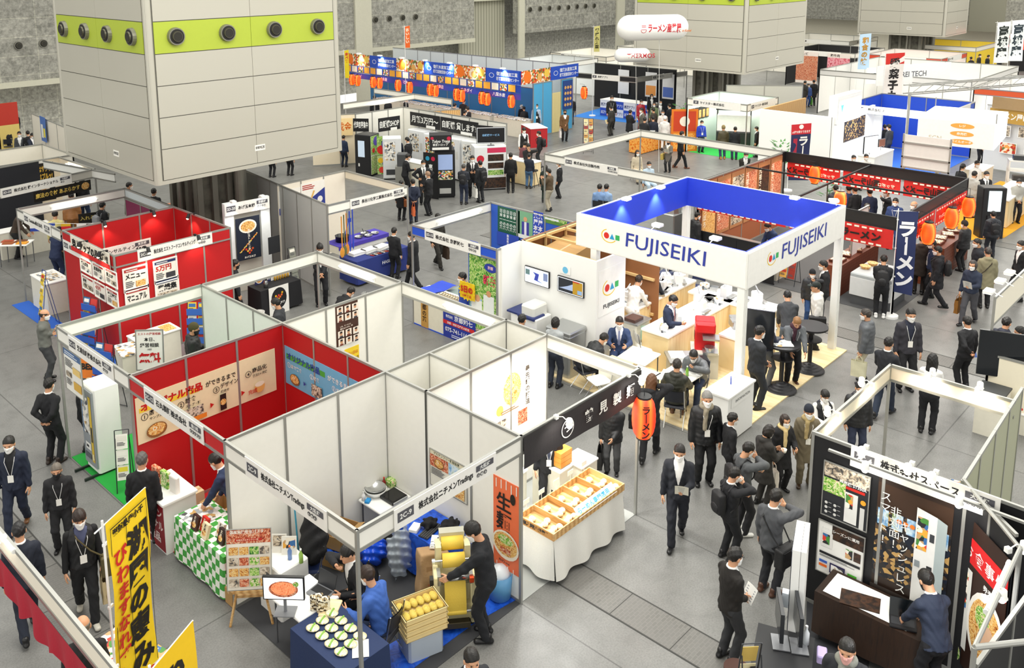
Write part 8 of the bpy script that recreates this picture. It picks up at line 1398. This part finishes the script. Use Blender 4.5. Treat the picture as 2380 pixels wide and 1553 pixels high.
for i in range(8): obj('lantern',MB().ball((-.8+.8*(i % 3)-.2,0,.9-.75*(i//3)),.33,.33,.36,12),mat('f04030' if i % 3 != 1 else 'f8e0d8',.5,emit=1.2,var=0),t,True)
obj('frame',MB().box(-1.5,.2,-2,1.5,.3,1.4),BLACK,t);sgn('REI TECH',at(2035,200,2.3),(math.cos(RC+.35),math.sin(RC+.35),0),5.4,1.1,'white sign with a blue diamond reading in grey capitals','f6f6f4','6a6c72',th=.35);sgn('LIEBHERR',at(2012,195,1.6),(math.cos(RC+.2),math.sin(RC+.2),0),2.2,1.0,'white sign with dark capitals behind the white and red flag','f2f4f2','2a3a40',th=.4)
# ================================================================== the visitors
K,N,C_,T_='15161a','1c2438','33353a','4a4438'
def pp(*rows):
 for r in rows: person(*r[:5],**(r[5] if len(r) > 5 else {}))
D=dict
pp( # left aisle
 (94,720,(113,884),-75,'person with folded arms in a grey checked jacket standing at the left aisle',D(top='jacket',c='6a6c66',pants='3a3c3e',pose='cc',hr='bald',hc='2a2622')),
 (121,883,(128,1076),-12,'person in a black suit with hands clasped behind the back',D(pose='bb',shoes='2a1c14')),
 (188,893,(203,1046),-80,'person in black half hidden behind the white ticket machine',D(pose='fd')),
 (23,1018,(45,1232),190,'person in a navy suit with brown shoes at the left edge',D(c=N,sh=K,badge=1,shoes='6a4424',legs='w')),
 (147,1076,(150,1275),200,'person in a black zip jacket with an orange strap and black mask',D(top='jacket',c='1a1a1d',badge=1,mask=K,hc='6a6258',props='tote:efece4:white:0',pose='dd')),
 (212,1188,(205,1432),210,'person in a leather jacket over a striped navy sweater',D(top='vest',c='101114',sleeves='101114',sh='4a5070',badge=1,hr='fringe',hc='2a1e18',legs='x',shoes='b8b4a8',props='tote:c8b48a:cream:0 satchel:5a5030:olive:0')),
 (306,1070,(345,1284),8,'person in a black suit turning towards the souvenir counter',D(hc='5a5854',legs='w')),
 (30,1222,(70,1475),30,'person in a dark suit behind the crimson valance',D(c='1c2230',legs='w',hc='1a1a1c')),
 (190,1434,None,20,'grey haired person in black seen over the lower left fascia',D(hc='6a665e',hr='bald')),
 (493,1056,None,75,'person in a navy suit stooping over a cardboard box in the red booth',D(c='223050',lean=28,pose='rk',hp=12)),
 (805,1268,None,120,'seated person in black eating by hand in the noodle machine booth',D(legs='c',pose='am',mask='',hr='fringe',seat=.45,lean=8)),
 (850,1318,None,65,'seated person in a blue work jacket seen from behind',D(top='jacket',c='3a62b0',legs='c',pants='22304e',pose='kk',hr='fringe',hc='2a1a12',seat=.44,lean=14)),
 (1098,1219,(1130,1482),82,'machine operator in black with gloved hands beside the noodle machine',D(top='jacket',c='15171c',pose='rd',hp=22,lean=8,hr='fringe')),
 (1096,1512,None,200,'person with short black hair at the bottom edge of the picture',D(c='22242a',mask='d8a080',hr='buzz')),
 (450,752,None,-80,'person in an olive knitted hat and black leather jacket',D(top='down',c='1a1c1c',hr='beanie',hc='4a4526',mask=K,pose='hd')),
 (638,694,None,85,'person in dark grey with a white mask before the black display table',D(top='jacket',c='34363a',hp=18)),
 (745,565,(748,708),195,'woman in a black trouser suit with hands clasped beside the wire rack',D(fem=1,pose='ff',hr='bun',hp=22)),
 (546,604,None,-60,'person in black with a black mask beside the red booth',D(top='jacket',mask=K)),
 (110,512,(135,660),-20,'person in a navy suit leaning on the flag booth counter',D(c='202c4c',lean=15,pose='kk',props='tote:c8ccd0:clear:1')),
 (146,560,(150,640),-60,'seated person in dark jeans inside the flag booth',D(top='jacket',c='16181f',pants='1f2638',legs='c')),
 (19,480,(42,600),-85,'person in a brown suit bending over trays at the far left',D(c='3c3128',pants='1a1a1c',lean=22,hp=20,pose='kk')),
 (20,266,None,10,'person with a grey backpack at the upper left edge',D(top='jacket',c='26282b',props='backpack:3a3c40:grey')),
 (34,259,None,150,'person in a dark suit and tie facing the backpack wearer',D(tie=K)),
 (14,296,None,30,'dark haired person seated lowest at the upper left edge',D(legs='c')),(44,306,None,200,'seated person in a grey suit and mask at the upper left',D(legs='c',c='4a4d52')),(64,304,None,40,'seated person seen between two others at the upper left',D(legs='c')),(76,310,None,250,'seated person in a dark blue suit reading at the upper left',D(legs='c',c='1f2638',pose='kk',hp=25)),
 (127,490,None,20,'person in a yellow shirt behind the string of flags',D(top='shirt',c='d8cc8a',pants=K)),(238,470,None,-30,'person in black carrying a grey bag behind the flags',D(top='coat',sh='',props='backpack:8a8c90:grey')),
 (357,438,None,0,'person in a dark suit under the corner of the grey box',{}),(300,424,None,-60,'person in a grey coat left of the grey box corner',D(top='coat',c='6a6a60')),(165,448,None,20,'person in an orange brown coat behind the flag booth',D(top='down',c='a06a38',lean=20)),(190,415,None,0,'person in blue jeans beyond the black banner',D(top='jacket',c=K,pants='2a3a5a')),(617,420,None,200,'person whose head shows over the grey panel wall',D(mask='8a5a4a')),
 # utensil and tea booth
 (916,530,(917,648),-25,'person in a black suit leaning over the utensil table',D(pose='kd')),(957,540,(962,672),70,'person in a black coat and white shirt passing the utensil table',D(top='coat',legs='w')),(1014,488,(1018,620),215,'person with a red face mark walking with a paper portfolio',D(top='jacket',c='26241f',mask='d8a888',legs='w',props='tote:3a2a1c:dark:0')),
 (820,668,None,-40,'person in a black coat bent over near the strip lamp',D(top='coat',sh='',lean=45,pose='kk')),(852,680,None,-60,'person in a grey cap bent low near the strip lamp',D(top='down',hr='cap',hc='8a8a88',lean=35,pose='kk')),(1074,634,None,100,'person behind the narrow blue cloth banner',D(top='kimono',c='2a48a8')),
 # vending shop
 (923,316,None,10,'person in a navy suit seen from behind among the vending machines',D(c=N)),(946,319,None,60,'person in a black suit facing left among the vending machines',{}),(949,358,None,-70,'person in a dark suit leaning to the white sample counter',D(lean=8,pose='dh',badge=1)),(982,372,(985,474),195,'person in a dark suit with hands on hips and white mask',D(pose='gg',tie=K)),(989,399,(998,500),60,'bald person in a dark suit talking to a masked person',D(hr='buzz',hc='9a7a62',pose='fh')),(952,417,(962,520),15,'person in a navy suit with an orange leaflet bag behind the back',D(c=N,pose='bb',props='tote:d86a3c:orange:1')),(929,420,(933,512),-20,'person with a brown leather bag behind the utensil booth post',D(top='coat',sh='',props='satchel:8a4a20:brown:1')),
 (1080,382,(1078,475),-10,'person with a dark backpack before the tall black machine',D(top='jacket',c='2a2d36',pants='242c40',hc='4a4844',props='backpack:1c1c20:dark',pose='hh')),(1098,362,None,185,'person in a dark suit handing over leaflets by the white machine',D(tie=K,pose='hh')),(1110,374,(1118,470),30,'person with a black backpack holding a white bag',D(c='202226',props='backpack tote:ecebe4:white:0')),
 (1188,356,(1187,448),0,'person in a black varsity jacket with white trim',D(top='jacket',c='121214')),(1206,339,(1212,420),-50,'person in a maroon checked shirt leaning on the standing bar',D(top='shirt',c='6a3a40',pants='4a3e3a',lean=15,pose='kk')),(1228,357,(1229,438),-15,'person in a navy sweater and jeans at the standing bar',D(top='jacket',c='1a2030',pants='4a6a8c',pose='kd')),(1228,334,None,190,'person in black with a hand at the chin at the standing bar',D(top='jacket',c='1a1a1c',pose='mf',mask='',hr='fringe')),(1218,297,None,200,'person in a black apron with white sleeves behind the bar',D(top='vest',c='1a1a1c',hr='fringe')),(1252,305,(1254,384),70,'person in a dark suit with a backpack right of the bar',D(c='222428',props='backpack')),
 (1208,243,(1213,305),150,'person in a white cap behind the person in black',D(top='shirt',c=K,hr='cap',hc='e0ded6')),(1216,248,(1218,312),5,'person in a black shirt seen from behind by the blue booth',D(top='shirt',c='202024')),(1250,241,(1246,317),190,'person in a black apron and pale blue shirt at the blue booth',D(top='shirt',c='a8bcd4',pants=K,apron=K,badge=1)),(1313,255,(1312,328),185,'person in a brown coat carrying a white bag along the aisle',D(top='coat',c='6a4c2c',pants='1c1c20',mask=K,pose='fd',props='tote:f0efea:white:1')),(1311,222,None,60,'person in a tan coat at the blue booth counter',D(top='coat',c='9a7448',sh='')),(1325,224,(1328,290),10,'person in a black jacket and jeans at the blue booth',D(top='jacket',c='26262a',pants='4a5a6c')),
 (1057,240,None,-40,'dark haired visitor at the left of the seafood counter',{}),(1078,230,None,-30,'visitor in black nearest the seafood counter',{}),(1086,248,None,60,'masked visitor facing left at the seafood counter',{}),(1081,256,None,-60,'visitor in a dark suit lowest at the seafood counter',{}),(945,226,None,-60,'visitor behind the cream fascia of the seminar booth',{}),(900,228,None,40,'second visitor behind the cream fascia of the seminar booth',{}),(870,222,None,10,'visitor in dark clothes at the left of the seminar booth',{}),(802,335,(800,388),-20,'person in navy at the edge of the nearest grey box',D(top='jacket',c='22304c',pants='1a2436')),(630,345,(632,412),-20,'person whose dark trousers show below the grey box',D(shoes=K)),(672,345,(674,408),-20,'person standing right of another below the grey box',{}),
 # tasting crowd
 (1422,221,(1420,300),190,'person in a black jacket with a badge near the blue carpet',D(top='jacket',badge=1)),(1428,246,(1420,315),40,'person in a dark grey suit beside the tall snack rack',D(c='3a3834',props='paper:e8d8a8:yellow:0')),(1465,256,(1462,330),-50,'person in black at the left end of the tasting crowd',D(top='coat',sh='',pose='hh')),(1491,232,None,200,'person in a red jacket in the tasting crowd',D(top='down',c='a82030')),(1515,219,None,190,'woman in black with a white mask at the back of the crowd',D(fem=1,hr='long')),(1521,238,None,160,'woman in green in the tasting crowd',D(fem=1,top='shirt',c='6a7a58',hr='bob')),(1535,233,None,200,'person in black with long hair in the tasting crowd',D(fem=1,hr='long')),(1491,251,None,100,'person in a grey coat in the tasting crowd',D(top='coat',c='6a675e')),(1499,273,None,-30,'person in black with a pump bottle in the crowd',D(top='jacket',pose='hh')),(1518,251,None,40,'person in brown black in the middle of the crowd',D(top='jacket',c='3a342c')),(1541,256,None,170,'person in a white shirt serving in the crowd',D(top='shirt',c='e8dcd4',apron='e8e4e0')),(1518,270,None,0,'person in a navy jacket with their back turned in the crowd',D(top='jacket',c='1a2030')),(1546,270,None,-20,'person with a white headscarf in the crowd',D(top='hoodie',c='e8e6e2',hr='beanie',hc='e8e6e2')),(1556,241,None,30,'person in dark clothes right in the crowd',{}),(1566,255,None,120,'person in an orange pink shirt behind the tasting counter',D(top='shirt',c='e09a7a')),
 # empty frame booth aisle
 (1482,349,None,190,'woman in cream seated beyond the fascia numbered 2F-15',D(fem=1,top='shirt',c='c8bca4',hr='long',legs='c')),(1509,376,None,190,'dark haired person in pale blue behind the fascia',D(top='shirt',c='b8ccdc',legs='c')),(1546,330,(1552,400),150,'woman in a grey coat reading a newspaper',D(fem=1,top='coat',c='6a645c',pants='2a2a2c',mask=K,pose='hh',props='paper:c8c4b4:newspaper:0 satchel:b8a050:mustard:1')),(1588,329,(1580,392),-85,'person in black pulling a dark suitcase',D(legs='w',shoes='6a3a20')),(1267,384,(1267,470),-20,'woman in dark green with long hair by the frame booth post',D(fem=1,top='coat',c='1e2c26',sh='',hr='long')),(1285,393,(1277,490),60,'person in a brown jacket taking a photograph',D(top='jacket',c='5c4c38',pants='b0a894',pose='pp')),(1300,377,(1300,460),70,'person in a dark suit beside the photographer',{}),(1394,428,None,-20,'person in pale blue behind the black monitor',D(top='shirt',c='7a9ac8',legs='c')),(1410,428,None,-30,'second person in pale blue behind the black monitor',D(top='shirt',c='8aa8d0',legs='c')),
 # display booth
 (1214,731,None,-40,'person with thinning hair before the white food machine',D(hr='buzz',top='jacket',c='26262a')),(1293,739,(1288,900),-30,'person with shoulder length hair in a grey sweater',D(fem=1,top='shirt',c='a8acae',pants='262c3a',hr='bob',pose='ff')),(1440,738,None,170,'seated person in a blue suit and grey tie facing a visitor',D(c='26385c',sh='e8e8ec',tie='7a84a8',legs='c',pose='kk',hp=15)),(1409,776,None,-65,'person in a black jacket bent over the table',D(top='down',c='202224',legs='c',lean=40,pose='kk')),(1563,686,(1552,845),-125,'person in a navy suit striding with a white reel in hand',D(c='1c2740',sh='f0f0f0',tie='8a4a50',legs='w',hp=25,pose='dh')),(1487,640,None,-45,'worker in white bending over the rear counter',D(top='shirt',c='f0f0ec',lean=18,hr='bun',hc='2a1c14',fem=1,pose='kk')),(1528,618,None,-60,'person in a dark suit leaning to the rear counter',D(c='262c36',lean=20,pose='kk')),(1513,880,(1508,1068),-25,'woman in a black coat with long brown hair and a black bag',D(fem=1,top='coat',sh='',hr='long',hc='5c3a20',pose='de',props='satchel:141416:black:0',legs='w')),(1574,836,None,-20,'person in a green black parka seated with the back turned',D(top='down',c='2c2d24',legs='c',hr='fringe',hc='2a2420',pose='kk',shoes='5a3a22')),(1611,817,None,150,'person in a grey parka seated and writing',D(top='down',c='55585a',legs='c',lean=28,pose='mk',gl=1,pants='22304c')),(1414,944,(1422,1100),165,'person in a black down jacket holding a pink bag behind the black banner',D(top='down',c='121316',pants='3a3b3c',pose='fd',props='tote:181818:black:1')),(1280,985,(1275,1185),175,'stallholder in a black suit and tie behind the noodle tray',D(tie='3a4258',badge=1)),
 (1755,759,(1752,950),-70,'person in a charcoal suit beside the information desk',D(c='2a2d32',pose='ff')),(1786,732,(1775,898),-70,'woman in a navy jacket reading at the high table',D(fem=1,c='1f2438',pants='55575a',hr='bob',hc='6a4424',pose='kh',hp=20)),(1842,731,(1838,890),175,'person with light brown hair in a grey jacket at the high table',D(top='jacket',c='5e6266',pants=K,hc='8a6238',pose='kk',hp=28,lean=10,scarf='3a1c28',badge=1,mask='',shoes='4a2a1c')),(1830,676,None,-10,'person in a dark jacket bent over the machines',D(top='jacket',c='35373a',pants='5a6470',lean=30,pose='kk')),(1892,640,(1880,752),175,'person in a black down jacket and knitted cap',D(top='down',c='202329',pants='2c4a7a',hr='beanie',hc=K,badge=1,pose='md')),(1900,656,(1892,812),75,'person in a white hooded top and black cap',D(top='hoodie',c='eae8e2',pants='141418',hr='cap',hc='1c2420',mask='',props='satchel:16161a:black:0')),(1914,606,None,75,'person in a black suit right of the knitted cap',{}),(1621,492,None,-75,'person in black with a badge beside the blue sign ring',D(top='down',badge=1)),(1782,519,None,110,'cook in navy bent over the kitchen counter',D(top='jacket',c='24365c',lean=25,pose='kk')),
 # main aisle
 (1630,908,(1634,1122),178,'grey haired person in a black down coat and striped scarf',D(top='down',c='131417',hc='7a7874',scarf='8a8270',badge=1)),(1705,961,(1690,1140),-85,'person in a dark suit with glasses facing right',D(gl=1,hc='15120f')),(1781,991,(1770,1175),-70,'woman in a dark coat looking down beside the queue',D(fem=1,top='coat',c='2c2a28',sh='',hr='bob',hc='1c1614',hp=25,pose='hh',props='bowl:f:white:1')),(1808,962,(1812,1140),-165,'woman in black with a cream fur collar holding a paper bag',D(fem=1,top='coat',c='16161a',sh='',hr='bob',hc='2a1c14',scarf='d8c08a',pose='hd',props='tote:ece4da:white:1')),(1861,940,(1868,1128),170,'woman in a beige coat, navy beret and checked scarf',D(fem=1,top='coat',c='6e6450',sh='',hr='beanie',hc='1c2230',scarf='a89468',badge=1,shoes='3a2a1c')),(1899,906,(1905,1075),182,'person in a black quilted vest and glasses holding a tablet',D(top='vest',c='1a1c22',gl=1,pose='hh',badge=1,hr='fringe')),(1980,887,(1985,1068),172,'person in a black coat with glasses behind the lit frame',D(top='down',c='202124',gl=1,pants='2a3248')),(2108,716,(2100,905),176,'person in a dark grey suit and navy sweater facing the camera',D(c='34333a',sh='1c2236',pants='1c1c20',badge=1)),(2084,789,(2050,968),-45,'person in a dark suit exchanging cards',D(c='24262c',pants='2a3446',legs='w',pose='hh')),(2163,824,(2152,1005),-35,'woman with long black hair and a white blouse',D(fem=1,top='shirt',c='f0efec',pants=K,hr='long',hc='100e0e',pose='hh',props='tote:f0e8e4:white:0')),(2234,738,(2236,905),10,'person in a black suit holding a blue folder behind',D(pose='bd',props='paper:4a6ab8:blue:1')),(2009,720,(2006,892),55,'person in a grey quilted coat and cream trousers',D(top='down',c='5c6064',pants='cfc8ae',gl=1,hr='buzz',hc='3a342e',shoes='2a2c30',props='tote:d8d4b4:cream:0')),(2051,597,(2044,738),-25,'person with a black backpack and white sneakers at the freezer',D(top='jacket',c='1c1d22',pants='15161a',shoes='e8e8e6',lean=8,pose='kk',props='backpack')),(2164,558,(2160,690),75,'person in navy with a badge facing the brown crates',D(top='jacket',c='222e4c',pants=K,badge=1)),(2184,578,(2172,714),60,'person in a long black coat with a backpack',D(top='coat',c='1a1a20',sh='',legs='w',props='backpack')),(2145,546,None,-30,'person in dark brown among the brown crates',D(top='coat',c='2a221c',sh='')),(2250,624,(2250,752),130,'woman in a navy vest carrying a patterned brown bag',D(fem=1,top='jacket',c='232c40',pants='45454a',hr='bob',hc='3a3430',pose='hd',legs='w',props='tote:8a5a1c:brown:1 paper:d8d4cc:white:0')),(2295,577,(2285,715),-12,'person in a beige trench coat seen from behind',D(top='coat',c='8a8468',pants='1c1c20',sh='',hc='3a3430',props='satchel:2a2218:dark:0')),(2257,514,(2235,630),30,'person in a black coat with a fur trimmed hood',D(top='down',c='141518',scarf='8a6a34',hr='beanie',hc='2a2624')),(2272,555,None,80,'person in dark blue glancing down right of the fur hood',D(top='coat',c='20242c',sh='')),(2289,492,(2300,600),-10,'person with a black backpack at the yellow carpet',D(top='down',c='22262e',props='backpack')),(2374,560,None,90,'person in dark clothes cut by the right edge',{}),
 (1569,1004,(1572,1256),165,'person in a dark suit and open white shirt walking with a leaflet',D(c='1a1d26',legs='w',pose='hd',props='paper:e8e4d4:printed:0',hr='buzz',hc='1c1816')),(1746,1032,(1720,1240),-75,'person in grey eating with a dark backpack',D(top='jacket',c='505356',pants='1c1c20',pose='hm',hp=25,props='backpack bowl:f:white:0',shoes='e0e0dc')),(1722,1090,(1690,1300),-72,'person in a black suit with a large backpack eating',D(pose='hm',hp=18,props='backpack bowl:f:second white:0')),(1804,1142,(1785,1378),-55,'person in a grey suit with a black shoulder bag eating',D(c='4c4e52',pants='1c1d22',pose='dm',hp=15,props='satchel:131316:black:1',shoes='4a2e20')),(1695,1276,(1690,1535),-70,'person in a black suit and glasses holding white paper',D(c='191512',pants='2c2d30',sh='ececea',tie='26262a',gl=1,pose='ff',props='paper:f2f2ee:white:1')),(2148,1324,None,10,'person in a blue grey suit typing on the laptop',D(c='232c40',pants='15151a',lean=18,pose='kk',hp=20,mask=K)),(1970,1489,None,150,'person in a grey scarf and pink mask at the bottom edge',D(top='coat',c='1c1e24',sh='',scarf='7a7c74',mask='e0a8a0')),(2341,738,None,-60,'person with dark hair behind the fruit booth frame',D(top='coat',c='1f2230',sh='')),(2372,760,None,60,'person in grey cut by the right edge at the fruit booth',D(c='3a3c40')),
 # far right
 (1635,280,(1628,354),190,'person in a bright blue jacket in the pale green booth',D(top='jacket',c='2440b8',pants='2a3448',badge=1)),(1678,292,(1679,370),0,'person in a khaki hooded jacket in the pale green booth',D(top='down',c='4a442c',pants='2a3c58',hr='beanie',hc='8a7a50',shoes='b0782c')),(1703,295,(1706,371),-10,'person in a black sweater in the pale green booth',D(top='jacket',c='1a1c20',pants='1f2c48')),(1756,298,(1757,365),70,'person in a black suit right of the pale green booth',{}),(1735,354,None,185,'person in a dark suit looking into a camera',D(c='2a2824',pose='ff',lean=15)),(1862,193,(1865,250),-40,'person in a fur hooded coat in the far aisle',D(top='coat',c='2c2824',sh='',lean=15)),(1877,197,(1876,248),180,'person in blue with a green bag in the far aisle',D(top='down',c='2a4a8c',props='tote:5aa040:green:0')),(1889,186,(1889,246),0,'person in a long black coat in the far aisle',D(top='coat',sh='')),(1956,190,(1957,232),150,'person in a black suit right in the far aisle',{}),(1964,184,(1970,232),0,'person in a grey green coat in the far aisle',D(top='coat',c='4c524a',sh='')),(1992,176,(1990,223),-60,'person in navy and khaki trousers with a white bag',D(top='down',c='26304a',pants='8a7c50',props='tote:ecebe6:white:1')),(1943,164,None,185,'meat stallholder in a black vest',D(top='vest',c='1c1c20')),(1987,120,(1989,160),-20,'person in black before the farthest grey box',{}),(2006,134,(2008,180),10,'person in a dark brown coat in the farthest aisle',D(top='coat',c='3a2420',sh='')),(1985,361,None,185,'seated staff member left of the white monitors',D(legs='c')),(2014,358,None,180,'seated staff member in a white mask at the white desk',D(legs='c',c='d8d6d0',top='shirt')),(2050,290,(2052,368),0,'person in a black coat at the payment kiosk',D(top='coat',sh='')),(2074,297,(2062,374),30,'person in a dark grey suit with feet apart at the blue carpet',D(c='33363a',legs='o')),(2274,315,(2276,385),180,'person in a black jacket over a blue shirt behind the counter',D(top='suit',sh='2a48b0',pose='ff')),(2239,381,None,-70,'woman with a pony tail in a black suit',D(fem=1,hr='tail')),(2266,398,None,-60,'person in a grey hooded top by the ramen tent',D(top='hoodie',c='b8b6b0',mask=K)),(2294,399,None,180,'person in a black suit behind the order kiosk',D(tie=K)),(2272,374,None,190,'person in white at the shelf unit',D(top='shirt',c='f0f0ee')),(2365,416,(2358,518),165,'person in a pale grey jacket on the yellow carpet',D(top='jacket',c='a8a69e',pants='1c1c20',pose='ff')),(1943,430,None,-10,'visitor left in the ramen tent',D(top='down',c='202430')),(1973,431,None,0,'visitor in a navy happi coat in the ramen tent',D(top='kimono',c='1f2c54')),(1987,433,None,20,'visitor with brown hair in the ramen tent',D(hc='3a2418')),(2022,438,None,0,'visitor in dark blue with the back turned in the ramen tent',D(top='kimono',c='1c2440')),(2061,440,None,80,'visitor raising a hand in the ramen tent',D(pose='me')),(2082,461,None,150,'visitor in a navy happi coat and white mask in the tent',D(top='kimono',c='243868',badge=1)),(2125,468,None,90,'bald elderly visitor in the ramen tent',D(hr='bald',hc='a8a49c')),(2017,473,None,-50,'person in black and white at the tent front',D(lean=20)),(2218,480,(2215,532),60,'person in a black dress under the red lanterns',D(fem=1,top='coat',sh='')))
for i,(u,v,c) in enumerate(((2247,114,'e0502c'),(2270,112,'2a2c30'),(2283,115,'e0d040'),(2293,111,'c83040'),(2262,119,'1c1c20'),(2303,114,'24262c'),(2314,116,'1a1c22'),(2326,118,'2c2e34'),(2278,126,'30302e'),(2298,128,'1c2028'),(2340,126,'8a8478'),(2257,132,'1c1c1f'))): person(u,v,None,150+53*i % 360,'far visitor in %s, number %s of the crowd by the flags' % ({'e0502c': 'orange','e0d040': 'yellow','c83040': 'red','8a8478': 'grey'}.get(c,'dark clothes'),'one two three four five six seven eight nine ten eleven twelve'.split()[i]),top='jacket',c=c,pants=K)
